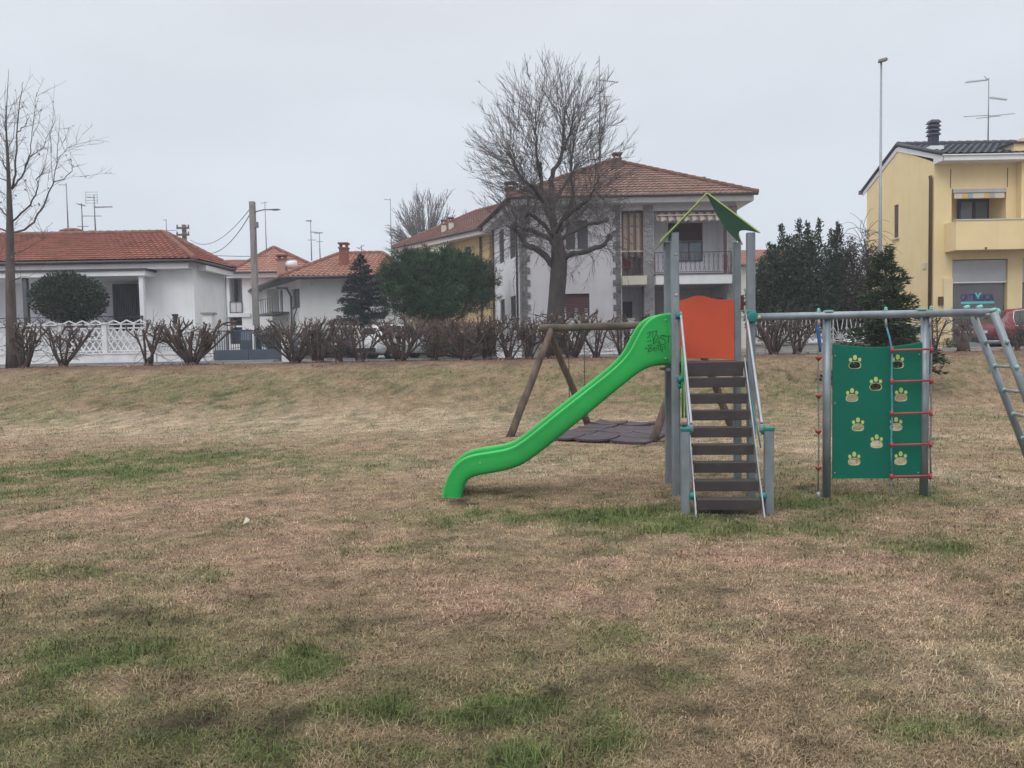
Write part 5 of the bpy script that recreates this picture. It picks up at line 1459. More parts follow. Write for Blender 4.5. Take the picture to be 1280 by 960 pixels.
# roof: slate planes, white cornice, chimney
q = FY.px(1165.5, 193.5, 1278, 200); zc0, zc1 = P(1220, 200, YY - .7).z, P(1220, 194, YY - .7).z
mb = MB(); FY.box(mb, -.05, FY.L, zc0, zc1, .004, .72); FY.box(mb, -.05, FY.L, zc1 + .003, zc1 + .05, .004, .78); mb.build('cornice', TRIM, hY)
rz = gz + .05; r0 = FYs.pt(gm, rz, .04); r1 = V((Y1.x, r0.y, rz))
e0 = FY.pt(-.04, zc1 + .06, .72); e1 = FY.pt(FY.L, zc1 + .06, .72); b0 = V((e0.x, 40.8, P(1077, 239, 40.8).z)); b1 = V((Y1.x, 40.8, b0.z))
mb = MB(); roof_plane(mb, e0, e1, r1, r0, .30, .42, .05); roof_plane(mb, b1, b0, r0, r1, .30, .42, .05)
rY = mb.build('roof', TILE_S, hY); mb = MB(); ridge_caps(mb, r0 + V((0, 0, .06)), r1 + V((0, 0, .06)), .14)
mb.tube([e0 + V((0, 0, .03)), r0 + V((0, 0, .08)), b0 + V((0, 0, .03))], .09, 8); mb.build('ridge_tiles', RIDGE_S, rY)
mb = MB()
for a, b in ((e0, r0), (r0, b0)):
    mb.hexa([a + V((.0, 0, -.26)), b + V((.0, 0, -.26)), b + V((.035, 0, -.26)), a + V((.035, 0, -.26))], [a + V((.0, 0, -.03)), b + V((.0, 0, -.03)), b + V((.035, 0, -.03)), a + V((.035, 0, -.03))])
mb.build('bargeboard', TRIM, hY)
mb = MB(); c = b0 + V((.0, .1, -.05)); mb.box(c, (.22, .25, .2)); mb.build('gutter_end', SHUT_G, hY)
u = FY.hit(1258, 186)[0]; mb = MB(); FY.box(mb, u, FY.L, zc1 + .06, P(1270, 183, YY).z, -.9, .5); mb.build('roof_parapet', YELLOW, hY)
mb = MB(); FY.box(mb, u - .15, FY.L, P(1270, 183, YY).z + .004, P(1270, 181, YY).z, -1.0, .6); mb.build('parapet_cap', RIDGE_S, hY)
pipe(hY, [FYs.pt(.12, ez - .55, .12), FYs.pt(.12, ez - .75, .09), FYs.pt(.12, ZST + .3, .09)], BROWNM, .075)
c = P(1166.5, 186, YY + .9); 
mb = MB(); mb.box((c.x, c.y, c.z - .05), (.62, .6, .24)); mb.build('chimney_base', TRIM, rY)
hh = P(1166.5, 171, YY + .9).z - c.z
chimney(rY, c + V((0, 0, .05)), .33, .33, hh, SHUT_B, SHUT_B, 'louvre')

# ------------------------------------------------ far house with a pale orange roof, behind the laurels
FF = Plane(XY(925, 60), XY(1010, 60)); hF = empty('far_house', (FF.pt(0, 0).x, 60, ZST), 'distant pale house with orange roof, just visible between tower post and laurel', 'house', 'houses along the street')
ez = P(950, 332, 60).z; mb = MB(); FF.wall(mb, ZST, ez); FF.box(mb, 0, FF.L, ZST, ez - .05, -7, -.3); mb.build('wall', CREAM, hF)
mb = MB(); roof_plane(mb, FF.pt(-.6, ez, .6), FF.pt(FF.L + .6, ez, .6), P(1012, 311, 64), P(925, 313, 64)); roof_plane(mb, FF.pt(FF.L + .6, ez, -8), FF.pt(-.6, ez, -8), P(925, 313, 64), P(1012, 311, 64)); mb.build('roof', TILE_C, hF)
# ================================================================== vegetation
def leaf_mesh(name, pts, dirs, sizes, cols, mat_, parent=None, origin=(0, 0, 0), aspect=.45, seed=1, curl=.25):
    """many small leaf faces (two triangles bent along the midrib)"""
    rng = np.random.default_rng(seed); n = len(pts)
    d = dirs / np.linalg.norm(dirs, axis=1, keepdims=True)
    rnd = rng.normal(size=(n, 3)); s = np.cross(d, rnd); s /= np.linalg.norm(s, axis=1, keepdims=True) + 1e-9
    nn = np.cross(d, s)
    L = sizes[:, None]
    a = pts; c = pts + d * L + nn * L * -curl * .4; m = pts + d * L * .5 + nn * L * curl * .3
    l = m - s * L * aspect * .5; r = m + s * L * aspect * .5
    vs = np.stack([a, l, c, r], 1).reshape(-1, 3) - np.array(origin)[None, :]
    me = bpy.data.meshes.new(name)
    me.vertices.add(n * 4); me.vertices.foreach_set('co', vs.astype(np.float32).ravel())
    me.loops.add(n * 4); me.loops.foreach_set('vertex_index', np.arange(n * 4, dtype=np.int32))
    me.polygons.add(n); me.polygons.foreach_set('loop_start', (np.arange(n) * 4).astype(np.int32)); me.polygons.foreach_set('loop_total', np.full(n, 4, np.int32))
    me.update(calc_edges=True)
    c4 = np.ones((n, 4, 4), np.float32); c4[:, :, :3] = cols[:, None, :]
    me.color_attributes.new('col', 'FLOAT_COLOR', 'POINT').data.foreach_set('color', c4.ravel())
    me.materials.append(mat_)
    o = bpy.data.objects.new(name, me); COL.objects.link(o)
    if parent: o.parent = parent
    else: o.location = origin
    WORG[o.name] = V(origin)
    return o

def lcol(rng, n, a, b, var=.25):
    t = rng.random((n, 1)); c = np.array(a) * (1 - t) + np.array(b) * t
    return c * (1 + var * (rng.random((n, 1)) - .5))

def lobes(rng, ells, n, shell=.45, rough=.16):
    vol = np.array([e[3] * e[4] * e[5] for e in ells]) ** .75; pick = rng.choice(len(ells), n, p=vol / vol.sum())
    d = rng.normal(size=(n, 3)); d /= np.linalg.norm(d, axis=1, keepdims=True)
    r = rng.random(n) ** shell
    E = np.array(ells)[pick]
    nz = fbm(d[:, 0] * 3 + pick * 7.1, d[:, 2] * 3 + d[:, 1] * 2, 3, 1.3)
    p = E[:, :3] + d * E[:, 3:6] * (r * (1 - rough + 2 * rough * (nz)))[:, None]
    return p, d

# ---- clipped round shrub in front of the bungalow
def topiary():
    rng = np.random.default_rng(2); c = P(86, 373, 31.2); o = V((c.x, c.y, ZST))
    t = empty('clipped_shrub', o, 'dense dark round clipped evergreen in front of the bungalow porch', 'shrub')
    s = 31.2 / 960
    ells = [(c.x, c.y, c.z, 45 * s, 42 * s, 30 * s), (c.x - 3 * s, c.y, c.z + 6 * s, 34 * s, 34 * s, 27 * s), (c.x + 6 * s, c.y, c.z - 4 * s, 38 * s, 36 * s, 27 * s)]
    n = 17000; p, d = lobes(rng, ells, n, .28, .07)
    dr = d + rng.normal(size=(n, 3)) * .7 + np.array([0, 0, .4])
    leaf_mesh('crown', p, dr, .07 + .07 * rng.random(n), lcol(rng, n, (.012, .028, .018), (.028, .052, .026)), LEAF, t, o, .5, 3)
    mb = MB(); mb.tube([o + V((0, 0, -.05)), o + V((.03, 0, .6)), V((c.x, c.y, c.z))], [.14, .11, .06], 8); mb.build('trunk', BARKD, t)
topiary()

# ---- dark fir by the parked cars
def fir(px, Y, top_y, base_z, half_px, label, seed, dark, lite, name='fir_tree', nlay=15, droop=-.1, trunk_vis=.55, dens=1.0, wild=.15, cat='tree'):
    rng = np.random.default_rng(seed); top = P(px, top_y, Y); s = Y / 960
    o = V((top.x, Y, base_z)); H = top.z - base_z; Rm = half_px * s
    t = empty(name, o, label, cat)
    mb = MB(); mb.tube([o + V((0, 0, -.1)), o + V((.02, 0, H * .5)), o + V((0, 0, H * .99))], [.11 + H * .012, .08, .015], 8); mb.build('trunk', BARKD, t)
    P_, D_, S_ = [], [], []; br = MB()
    for k in range(nlay):
        f = (k + .3) / nlay; z = base_z + H * (trunk_vis * .28 + (1 - trunk_vis * .28) * f); rad = Rm * (1 - f) ** .9 + .05
        nb = int(5 + 9 * (1 - f))
        for b in range(nb):
            a = rng.random() * 6.283; L = rad * (1 - wild + 2 * wild * rng.random()); up_ = .25 + .5 * f + rng.normal() * .07
            m = int((16 + 60 * L) * dens)
            tt = rng.random(m) ** .7
            dirv = np.array([math.cos(a), math.sin(a), 0])
            pos = np.array([o.x, o.y, z + rng.normal() * .06])[None, :] + dirv[None, :] * (tt * L)[:, None]
            pos[:, 2] += tt * L * up_ * .5 + droop * L * tt ** 2
            side = np.array([-math.sin(a), math.cos(a), 0]); sw = (rng.random(m) * 2 - 1) * L * .30 * (1 - tt * .75)
            pos += side[None, :] * sw[:, None]; pos[:, 2] += rng.normal(size=m) * .035 - np.abs(sw) * .2
            dd = dirv[None, :] * .8 + side[None, :] * np.sign(sw)[:, None] * .7 + rng.normal(size=(m, 3)) * .35
            P_.append(pos); D_.append(dd); S_.append(.10 + .10 * rng.random(m))
            if L > .4: br.tube([(o.x, o.y, z), tuple(np.array([o.x, o.y, z]) + dirv * L * .6 + np.array([0, 0, L * .3 * up_]))], [.022, .008], 4)
    # leader shoots
    m = 130; q = rng.random(m); pos = np.stack([o.x + rng.normal(size=m) * .06 * (1.1 - q), o.y + rng.normal(size=m) * .06, base_z + H * (.82 + .18 * q)], 1)
    P_.append(pos); D_.append(rng.normal(size=(m, 3)) * .6 + np.array([0, 0, .5])); S_.append(.08 + .06 * rng.random(m))
    p = np.concatenate(P_); d = np.concatenate(D_); sz = np.concatenate(S_)
    br.build('branches', BARKD, t)
    leaf_mesh('needles', p, d, sz, lcol(rng, len(p), dark, lite, .4), NEEDLE, t, o, .22, seed)
    return t
fir(450, 36.0, 318, ZST, 36, 'dark blue green fir with bare lower trunk beside the parked cars', 21, (.010, .020, .022), (.020, .036, .034), nlay=17, trunk_vis=1.25, dens=1.25)
fir(1107, 20.0, 311, tz((1107 - 640) / 960 * 20, 20.0) - .02, 60, 'ragged dark green conifer standing on the lawn behind the climbing panel', 22, (.012, .026, .014), (.036, .060, .026), name='conifer', nlay=20, trunk_vis=.1, dens=1.5, wild=.32, droop=-.22)

# ---- wide round pine
def pine():
    rng = np.random.default_rng(31); Y = 38.0; s = Y / 960; E = []
    def e(px, py, rx, ry, rd=None, dy=0):
        c = P(px, py, Y + dy); E.append((c.x, c.y, c.z, rx * s, (rd or rx) * s, ry * s))
    for a in ((515, 350, 42, 34), (545, 340, 40, 30), (580, 345, 36, 30), (500, 372, 30, 26), (560, 372, 55, 28), (600, 365, 24, 28), (525, 330, 26, 18), (560, 325, 22, 14), (588, 332, 20, 16), (488, 345, 18, 20), (610, 345, 14, 18), (540, 385, 40, 18), (505, 325, 20, 13)): e(*a, dy=rng.normal() * .3)
    c = P(548, 400, Y); o = V((c.x, c.y, ZST)); t = empty('round_pine', o, 'broad bushy green pine with rounded crown in front of the ochre house', 'tree')
    ncl = 3000; pc, dc = lobes(rng, E, ncl, .5, .22)
    per = 20; n = ncl * per
    p = np.repeat(pc, per, 0) + rng.normal(size=(n, 3)) * .07
    d = np.repeat(dc * .7 + np.array([0, 0, .75]), per, 0) + rng.normal(size=(n, 3)) * .75
    base = lcol(rng, ncl, (.013, .032, .022), (.036, .078, .040), .6) * (.75 + .6 * np.clip((pc[:, 2] - pc[:, 2].min()) / 4 - (pc[:, 0] - pc[:, 0].mean()) / 9, 0, 1))[:, None] if False else lcol(rng, ncl, (.016, .042, .026), (.060, .122, .058), .6)
    leaf_mesh('crown', p, d, .16 + .13 * rng.random(n), np.repeat(base, per, 0) * (1 + .3 * (rng.random((n, 1)) - .5)), NEEDLE, t, o, .13, 6)
    mb = MB(); mb.tube([o, o + V((0, 0, 1.0)), o + V((.1, 0, 2.4))], [.2, .17, .1], 8)
    for px, py in ((515, 355), (560, 345), (595, 355)): 
        q = P(px, py, Y); mb.tube([o + V((0, 0, .8)), o.lerp(q, .6) + V((0, 0, -.1)), q], [.12, .08, .03], 6)
    mb.build('trunk', BARKD, t)
pine()

# ---- laurels and other evergreen shrubs behind the sunburst fence
def bush(name, label, px, Y, ells_px, n, dark, lite, size, seed, cat='shrub', shoots=(), asp=.42, shell=.42, group=None, rough=.16, barkm=None):
    rng = np.random.default_rng(seed); s = Y / 960; E = []
    for a in ells_px:
        c = P(a[0], a[1], Y + (a[4] if len(a) > 4 else 0)); E.append((c.x, c.y, c.z, a[2] * s, a[2] * s * .9, a[3] * s))
    c = P(px, 430, Y); o = V((c.x, Y, ZST)); t = empty(name, o, label, cat, group)
    p, d = lobes(rng, E, n, shell, rough)
    dr = d * .6 + rng.normal(size=(n, 3)) * .75 + np.array([0, 0, .45])
    P_, D_ = [p], [dr]; mb = MB()
    for sx, y0, y1, w in shoots:
        a, b = P(sx, y0, Y), P(sx + rng.normal() * 2, y1, Y); m = int(30 + (y0 - y1) * 5); q = rng.random(m)
        pos = np.array(a)[None, :] * (1 - q[:, None]) + np.array(b)[None, :] * q[:, None] + rng.normal(size=(m, 3)) * (w * s * (1.05 - q * .75))[:, None]
        P_.append(pos); D_.append(rng.normal(size=(m, 3)) * .6 + np.array([0, 0, .9])); mb.tube([a, b], [.02, .006], 4)
    for k in range(5):
        q = E[k % len(E)]; mb.tube([o + V((rng.normal() * .2, rng.normal() * .2, -.05)), V((q[0], q[1], q[2] - q[5] * .5)), V((q[0] + rng.normal() * .2, q[1], q[2] + q[5] * .4))], [.05, .035, .01], 5)
    mb.build('stems', barkm or BARKD, t)
    p = np.concatenate(P_); dr = np.concatenate(D_)
    leaf_mesh('foliage', p, dr, size * (.7 + .6 * rng.random(len(p))), lcol(rng, len(p), dark, lite, .4), LEAF, t, o, asp, seed)
    return t
bush('laurel', 'tall dark green laurel with upright shoots beside the tower post', 985, 32.4, [(965, 355, 26, 40), (990, 345, 32, 48), (1010, 340, 26, 50), (950, 385, 20, 40), (985, 400, 42, 32), (1020, 385, 28, 42)], 25000, (.012, .028, .020), (.036, .060, .038), .14, 41,
     shoots=[(978, 310, 283, 3), (962, 325, 305, 3), (1000, 305, 275, 4), (1011, 310, 279, 3.4), (1023, 308, 276, 3.2), (986, 315, 296, 4), (952, 345, 325, 3), (1016, 320, 300, 4), (970, 330, 308, 4)])
bush('privet', 'narrow dark privet with lumpy top between laurel and red leaved bush', 1043, 32.6, [(1043, 330, 14, 34), (1040, 362, 20, 40), (1046, 395, 24, 34), (1046, 300, 7, 14), (1052, 340, 14, 30)], 14000, (.012, .026, .017), (.032, .052, .028), .11, 42, shoots=[(1045, 300, 281, 3), (1049, 290, 279, 2.6), (1040, 305, 288, 3)])
bush('red_bush', 'dull reddish brown leaved bush partly behind the ragged conifer', 1075, 32.2, [(1068, 345, 18, 40), (1080, 360, 22, 40), (1070, 390, 28, 32), (1090, 325, 12, 22), (1064, 312, 8, 18)], 11000, (.028, .022, .020), (.062, .044, .034), .10, 43, shell=.5, rough=.25)
bush('garden_hedge', 'low dark green hedge in the garden right of the white car', 575, 31.6, [(540, 433, 14, 12), (560, 432, 16, 13), (580, 431, 16, 14), (600, 432, 14, 13), (615, 435, 10, 10)], 5200, (.022, .042, .020), (.055, .085, .038), .09, 44)
bush('beech_hedge', 'russet brown leaved hedge standing behind the low green hedge', 568, 33.0, [(535, 413, 12, 12), (552, 411, 14, 12), (570, 411, 14, 12), (588, 412, 14, 11), (602, 415, 10, 10), (570, 424, 40, 10)], 5200, (.085, .050, .045), (.15, .085, .068), .09, 45)
bush('gate_hedge', 'clipped green hedge visible over the blue grey gate', 338, 33.6, [(322, 424, 8, 14), (338, 423, 11, 15), (352, 424, 9, 14)], 5200, (.022, .040, .020), (.045, .075, .032), .09, 46)
bush('balcony_shrub', 'small dark round shrub peeping over the slide top, before the house', 806, 33.6, [(808, 408, 9, 15), (800, 412, 6, 10)], 1600, (.016, .028, .017), (.035, .05, .028), .08, 47)
bush('low_shrub', 'low sparse green shrub at the foot of the yellow building', 1190, 31.5, [(1186, 430, 6, 8), (1196, 432, 5, 7)], 500, (.06, .08, .03), (.11, .13, .05), .08, 48)

# ------------------------------------------------------------------ bare trees
def wander(rng, a, d, L, n, jit, curve):
    pts = [V(a)]; d = V(d).normalized()
    for i in range(n):
        d = (d + V((rng.gauss(0, jit), rng.gauss(0, jit), rng.gauss(0, jit))) + V(curve)).normalized()
        pts.append(pts[-1] + d * (L / n))
    return pts

def big_tree():
    rng = random.Random(17); Y = 30.0
    base = P(692, 447, Y); o = V((base.x, Y, ZST))
    t = empty('big_bare_tree', o, 'large bare pollarded tree with dark trunk and dense fan of twigs before the grey house', 'tree')
    mb = MB(); tw = MB()
    def pl(lst): return [P(x, y, Y + dy) for x, y, dy in lst]
    trunk = pl([(692, 452, 0), (693, 430, 0), (694, 400, 0), (696, 370, 0), (698, 345, 0), (699, 325, 0), (697, 305, 0), (694, 285, 0)])
    mb.tube(trunk, [.48, .385, .345, .325, .33, .32, .25, .18], 14)
    limbs = [  # px, py, depth offset ; radii from r0 to r1
        ([(692, 332, 0), (680, 318, -.2), (664, 309, -.3), (656, 304, -.3), (650, 294, -.4), (643, 283, -.5)], .20, .12),
        ([(702, 330, 0), (712, 318, -.2), (728, 315, -.3), (745, 311, -.3), (756, 305, -.2), (762, 296, 0)], .18, .11),
        ([(696, 308, 0), (684, 296, .3), (672, 293, .5), (664, 286, .8), (655, 287, 1.0)], .15, .10),
        ([(694, 300, 0), (680, 281, -.4), (668, 270, -.6), (658, 268, -.8)], .14, .09),
        ([(698, 300, 0), (715, 290, .5), (730, 282, .8), (748, 278, 1.0), (758, 275, 1.2)], .14, .09),
        ([(694, 288, 0), (686, 268, 0), (680, 252, .1), (676, 238, .2), (676, 222, .2), (675, 205, .2)], .20, .085),
        ([(676, 222, .2), (672, 205, 0), (671, 190, -.1), (670, 165, -.1), (670, 140, -.1)], .11, .035),
        ([(694, 288, 0), (690, 265, .2), (688, 245, .4), (690, 225, .4), (693, 212, .4), (700, 200, .5), (704, 185, .5)], .20, .10),
        ([(704, 185, .5), (704, 160, .5), (706, 135, .5)], .10, .03), ([(704, 187, .5), (712, 170, .4), (716, 150, .4)], .08, .03),
        ([(696, 286, 0), (708, 268, -.2), (714, 252, -.3), (716, 236, -.3), (714, 220, -.3), (714, 200, -.3), (718, 175, -.3)], .15, .035),
        ([(708, 268, -.2), (724, 258, -.6), (736, 248, -.8), (742, 238, -1), (748, 222, -1)], .14, .05),
        ([(680, 252, .1), (668, 236, -.4), (655, 226, -.7), (646, 214, -.9), (640, 198, -1)], .11, .035),
        ([(690, 262, .2), (700, 240, 1.0), (712, 222, 1.4), (722, 205, 1.6)], .12, .04),
        ([(688, 268, 0), (676, 250, .8), (662, 240, 1.3), (650, 236, 1.7)], .12, .05),
        ([(698, 290, 0), (712, 276, 1.2), (726, 268, 1.8), (735, 255, 2)], .12, .05), ([(694, 292, 0), (702, 278, -1.0), (712, 270, -1.5), (720, 258, -1.8)], .12, .05)]
    knobs = []
    for lst, r0, r1 in limbs:
        pts = pl(lst); n = len(pts); dense = []
        for i in range(n - 1):
            for k in range(3): dense.append(pts[i].lerp(pts[i + 1], k / 3) + V((rng.gauss(0, .02), rng.gauss(0, .02), rng.gauss(0, .02))))
        dense.append(pts[-1]); m = len(dense)
        mb.tube(dense, [(r0 + (r1 - r0) * i / (m - 1)) * (.66 + .06 * math.sin(i * 2.3)) for i in range(m)], 9)
        for i in range(int(m * .3), m): knobs.append((dense[i], (dense[i] - dense[i - 1]).normalized(), i / (m - 1), r0 + (r1 - r0) * i / (m - 1)))
        if r1 > .08: mb.ball(dense[-1], r1 * 1.2, 8, 5)
    mb.build('trunk', BARKD, t)
    C = P(690, 205, Y); s = Y / 960; RX, RZ = 112 * s, 138 * s
    def env(p, d, L):
        lo = L
        for k in range(12):
            q = p + d * lo
            e = ((q.x - C.x) / RX) ** 2 + ((q.y - Y) / (RX * .9)) ** 2 + ((q.z - C.z) / RZ) ** 2
            if e <= 1.0: return lo
            lo *= .87
        return lo
    def shoot(a, d, L, r, n=7, curve=(0, 0, .05), lev=0):
        pts = wander(rng, a, d, L, n, .032 if lev == 0 else .05, curve)
        tw.tube(pts, [r * (1 - .8 * i / n) + .0025 for i in range(n + 1)], 4 if r > .012 else 3, cap=False)
        if lev < 2:
            ns = int(L * (3.7 if lev == 0 else 2.6))
            for k in range(ns):
                f = rng.uniform(.18, .98); i = min(n - 1, int(f * n)); p = pts[i].lerp(pts[i + 1], f * n - i); dd = (pts[i + 1] - pts[i]).normalized()
                ax = V((rng.gauss(0, 1), rng.gauss(0, 1), rng.gauss(0, .6))); ax = (ax - dd * ax.dot(dd)).normalized()
                nd = (dd + ax * rng.uniform(.28, .7)).normalized()
                l = L * rng.uniform(.14, .34) * (1.1 - f * .5)
                if l > .12: shoot(p, nd, l, r * .55 + .002, max(3, n - 3), (0, 0, .04 if curve[2] > 0 else -.04), lev + 1)
    for i in range(520):
        # aim every shoot at a point spread evenly over the crown's dome
        u = rng.uniform(-.50, 1); a = rng.uniform(0, 6.283); q = math.sqrt(1 - u * u)
        k = rng.uniform(.80, 1.02) if rng.random() < .75 else rng.uniform(.45, .85)
        T_ = V((C.x + RX * q * math.cos(a) * k, Y + RX * .9 * q * math.sin(a) * k, C.z + RZ * u * k))
        best = None
        for tr_ in range(26):
            kn = rng.choice(knobs); p = kn[0]; v = T_ - p; L = v.length
            if L < .6 or L > 6.5: continue
            cost = L - 1.6 * kn[1].dot(v / L) + (2.2 if v.z < -.2 else 0)
            if best is None or cost < best[0]: best = (cost, kn, v, L)
        if not best: continue
        _, kn, v, L = best
        d = (v / L + V((rng.gauss(0, .10), rng.gauss(0, .10), -.10))).normalized()
        shoot(kn[0], d, L, rng.uniform(.0055, .010), 8, (0, 0, .035))
    low = [k for k in knobs if k[0].z < P(0, 262, Y).z + .6]
    for i in range(330):
        p, dd, f, r = rng.choice(low); ax = V((rng.gauss(0, 1), rng.gauss(0, .8), rng.uniform(-.5, .8))).normalized()
        shoot(p, ax, rng.uniform(.8, 2.6), rng.uniform(.006, .010), 8, (0, 0, -.12), 1)
    tw.build('crown', TWIGM, t)
big_tree()

def left_tree():
    rng = random.Random(8); Y = 25.2
    b = P(16, 458, Y); z0 = tz(b.x, Y); o = V((b.x, Y, z0))
    t = empty('young_bare_tree', o, 'slender bare tree with upswept branches at the left edge of the lawn', 'tree')
    mb = MB(); tw = MB(); leaves = MB()
    def pl(lst): return [P(x, y, Y + dy) for x, y, dy in lst]
    tr = pl([(17, 460, 0), (15.5, 440, 0), (14, 400, 0), (13, 360, 0), (12.5, 320, 0), (12.5, 290, 0), (12, 262, 0), (11, 230, 0), (9.5, 195, 0), (8, 170, 0), (7.5, 150, 0), (9, 120, 0), (11, 86, 0)])
    mb.tube(tr, [.24, .19, .16, .145, .13, .115, .09, .065, .045, .03, .02, .012, .005], 10)
    br = [([(14, 236, 0), (18, 225, -.2), (19, 205, -.3), (21, 180, -.3), (22, 150, -.2), (26, 115, -.1), (29, 102, 0)], .075, .012),
          ([(16, 234, 0), (26, 222, .3), (31, 212, .3), (36, 196, .4), (44, 192, .5), (54, 185, .5), (60, 168, .5)], .06, .010), ([(31, 212, .3), (38, 190, .3), (40, 165, .2), (44, 135, .2), (46, 115, .2)], .035, .008),
          ([(40, 170, .2), (48, 155, 0), (53, 130, 0)], .02, .006), ([(22, 165, -.3), (31, 158, -.4), (36, 147, -.4)], .035, .02),
          ([(16, 277, 0), (26, 266, -.4), (38, 256, -.6), (45, 243, -.7), (48, 231, -.7), (46, 225, -.7), (54, 214, -.8), (57, 205, -.8)], .06, .02),
          ([(16, 291, 0), (30, 287, .5), (42, 278, .7), (52, 262, .8), (60, 242, .9), (67, 228, 1.0), (80, 224, 1.0), (90, 213, 1), (92, 206, 1)], .07, .014), ([(67, 228, 1), (70, 205, 1), (73, 170, 1), (75, 143, 1)], .03, .006),
          ([(72, 200, 1), (84, 185, 1), (96, 180, 1), (103, 168, 1)], .016, .005), ([(67, 228, 1), (64, 205, .9), (63, 170, .9), (66, 145, .9)], .018, .005), ([(90, 220, 1), (102, 221, 1), (111, 223, 1)], .01, .004), ([(73, 190, 1), (82, 175, 1), (86, 160, 1)], .012, .004),
          ([(11, 274, 0), (2, 262, .4), (-8, 252, .6), (-25, 235, .8)], .06, .02), ([(11, 290, 0), (-2, 285, .3), (-20, 278, .6), (-45, 250, .8), (-52, 215, .8)], .06, .012), ([(11, 226, 0), (3, 224, 0), (-10, 218, .2), (-20, 190, .3)], .045, .012),
          ([(10, 212, 0), (4, 205, -.4), (1, 195, -.5), (-2, 170, -.5)], .04, .012), ([(9, 180, 0), (3, 172, .3), (-3, 160, .4), (-10, 140, .4)], .035, .01), ([(11, 185, 0), (16, 172, -.5), (20, 150, -.6), (17, 120, -.6)], .025, .007),
          ([(14, 352, 0), (26, 345, -.5), (36, 346, -.6)], .04, .01), ([(15, 318, 0), (32, 312, .5), (52, 300, .8), (60, 294, .9)], .04, .008), ([(8, 165, 0), (6, 140, 0), (7, 112, 0)], .02, .006), ([(46, 292, .7), (54, 300, .7), (52, 285, .7)], .02, .005)]
    segs = []
    for lst, r0, r1 in br:
        pts = pl(lst); dense = []
        for i in range(len(pts) - 1):
            for k in range(3): dense.append(pts[i].lerp(pts[i + 1], k / 3) + V((rng.gauss(0, .010), rng.gauss(0, .02), rng.gauss(0, .010))))
        dense.append(pts[-1]); m = len(dense)
        mb.tube(dense, [(r0 + (r1 - r0) * i / (m - 1)) * .52 for i in range(m)], 6)
        for i in range(2, m): segs.append((dense[i], (dense[i] - dense[i - 1]).normalized()))
    mb.build('trunk', mat('bark_mauve', (.085, .068, .064), .95, .4, 6, .8, 22, dirt=(.125, .108, .10), stretch=(1, 1, .3)), t)
    for i in range(200):
        p, d = rng.choice(segs)
        if i < 70: p, d = tr[rng.randint(4, 10)].lerp(tr[rng.randint(5, 11)], rng.random()), V((0, 0, 1)); 
        nd = (d * .6 + V((rng.gauss(0, .6), rng.gauss(0, .6), .35 + rng.gauss(0, .3)))).normalized(); L = rng.uniform(.25, 1.3)
        pts = wander(rng, p, nd, L, 5, .09, (0, 0, .03)); tw.tube(pts, [.0055 * (1 - .7 * k / 5) + .0015 for k in range(6)], 3, cap=False)
        for q in range(2):
            a = pts[rng.randint(1, 4)]; pp = wander(rng, a, nd + V((rng.gauss(0, .7), rng.gauss(0, .7), rng.gauss(0, .5))), L * .4, 3, .1, (0, 0, .03)); tw.tube(pp, [.005, .004, .003, .002], 3, cap=False)
        if rng.random() < .35:
            c = pts[-1]; s = rng.uniform(.025, .05); a = V((rng.gauss(0, 1), rng.gauss(0, 1), rng.gauss(0, 1))).normalized() * s; b = a.orthogonal().normalized() * s * .6
            leaves.quad(c - a, c - b, c + a, c + b)
    tw.build('crown', TWIGM, t); leaves.build('dead_leaves', BARKB, t)
left_tree()

def far_tree():
    rng = random.Random(5); Y = 72.0; b = P(533, 300, Y); o = V((b.x, Y, ZST))
    t = empty('distant_bare_tree', o, 'pale distant bare tree with domed fan of twigs above the brown roof', 'tree')
    mb = MB(); tw = MB(); s = Y / 960
    fork = V((o.x, Y, P(533, 330, Y).z)); mb.tube([o, o + V((.1, 0, 2)), fork], [.4, .34, .3], 8); mb.build('trunk', BARKB, t)
    def grow(a, d, L, r, lev):
        pts = wander(rng, a, d, L, 7, .04, ((d[0]) * .015, 0, .03)); tw.tube(pts, [r * (1 - .82 * i / 7) + .007 for i in range(8)], 4 if lev == 0 else 3, cap=False)
        if lev < 2:
            for k in range(9 if lev == 0 else 3):
                f = rng.uniform(.3, .97); i = min(6, int(f * 7)); dd = (pts[i + 1] - pts[i]).normalized()
                ax = V((rng.gauss(0, 1), rng.gauss(0, 1), rng.gauss(0, .5))); ax = (ax - dd * ax.dot(dd)).normalized()
                grow(pts[i].lerp(pts[i + 1], .5), (dd + ax * .30).normalized(), L * rng.uniform(.2, .36) * (1.2 - f * .6), r * .42, lev + 1)
    fork = V((o.x, o.y, P(536, 318, Y).z))
    for i in range(130):
        a = rng.uniform(-1, 1); d = V((math.sin(a * 1.5), rng.gauss(0, .45), math.cos(a * 1.5) + .15)).normalized()
        R_ = 1 / math.sqrt((d.x / (50 * s)) ** 2 + (d.y / (54 * s)) ** 2 + (d.z / (80 * s)) ** 2)
        grow(fork + V((0, 0, rng.uniform(-1.2, .5))), d, R_ * rng.uniform(.86, 1.0), .045, 0)
    tw.build('crown', TWIGF, t)
    rng = random.Random(9)
    b = P(590, 270, Y + 6); o2 = V((b.x, Y + 6, ZST)); t2 = empty('distant_bare_tree', o2, 'small wispy bare treetop just above the brown roof, right of the domed one', 'tree')
    tw = MB(); fork = V((o2.x, Y + 6, P(585, 320, Y + 6).z)); mb = MB(); mb.tube([o2, fork], [.3, .2], 8); mb.build('trunk', BARKB, t2)
    for i in range(30):
        a = rng.uniform(-1, 1); d = V((math.sin(a * .9), rng.gauss(0, .4), math.cos(a))).normalized(); grow(fork, d, 58 * s * rng.uniform(.6, 1.0), .05, 0)
    tw.build('crown', TWIGF, t2)
far_tree()

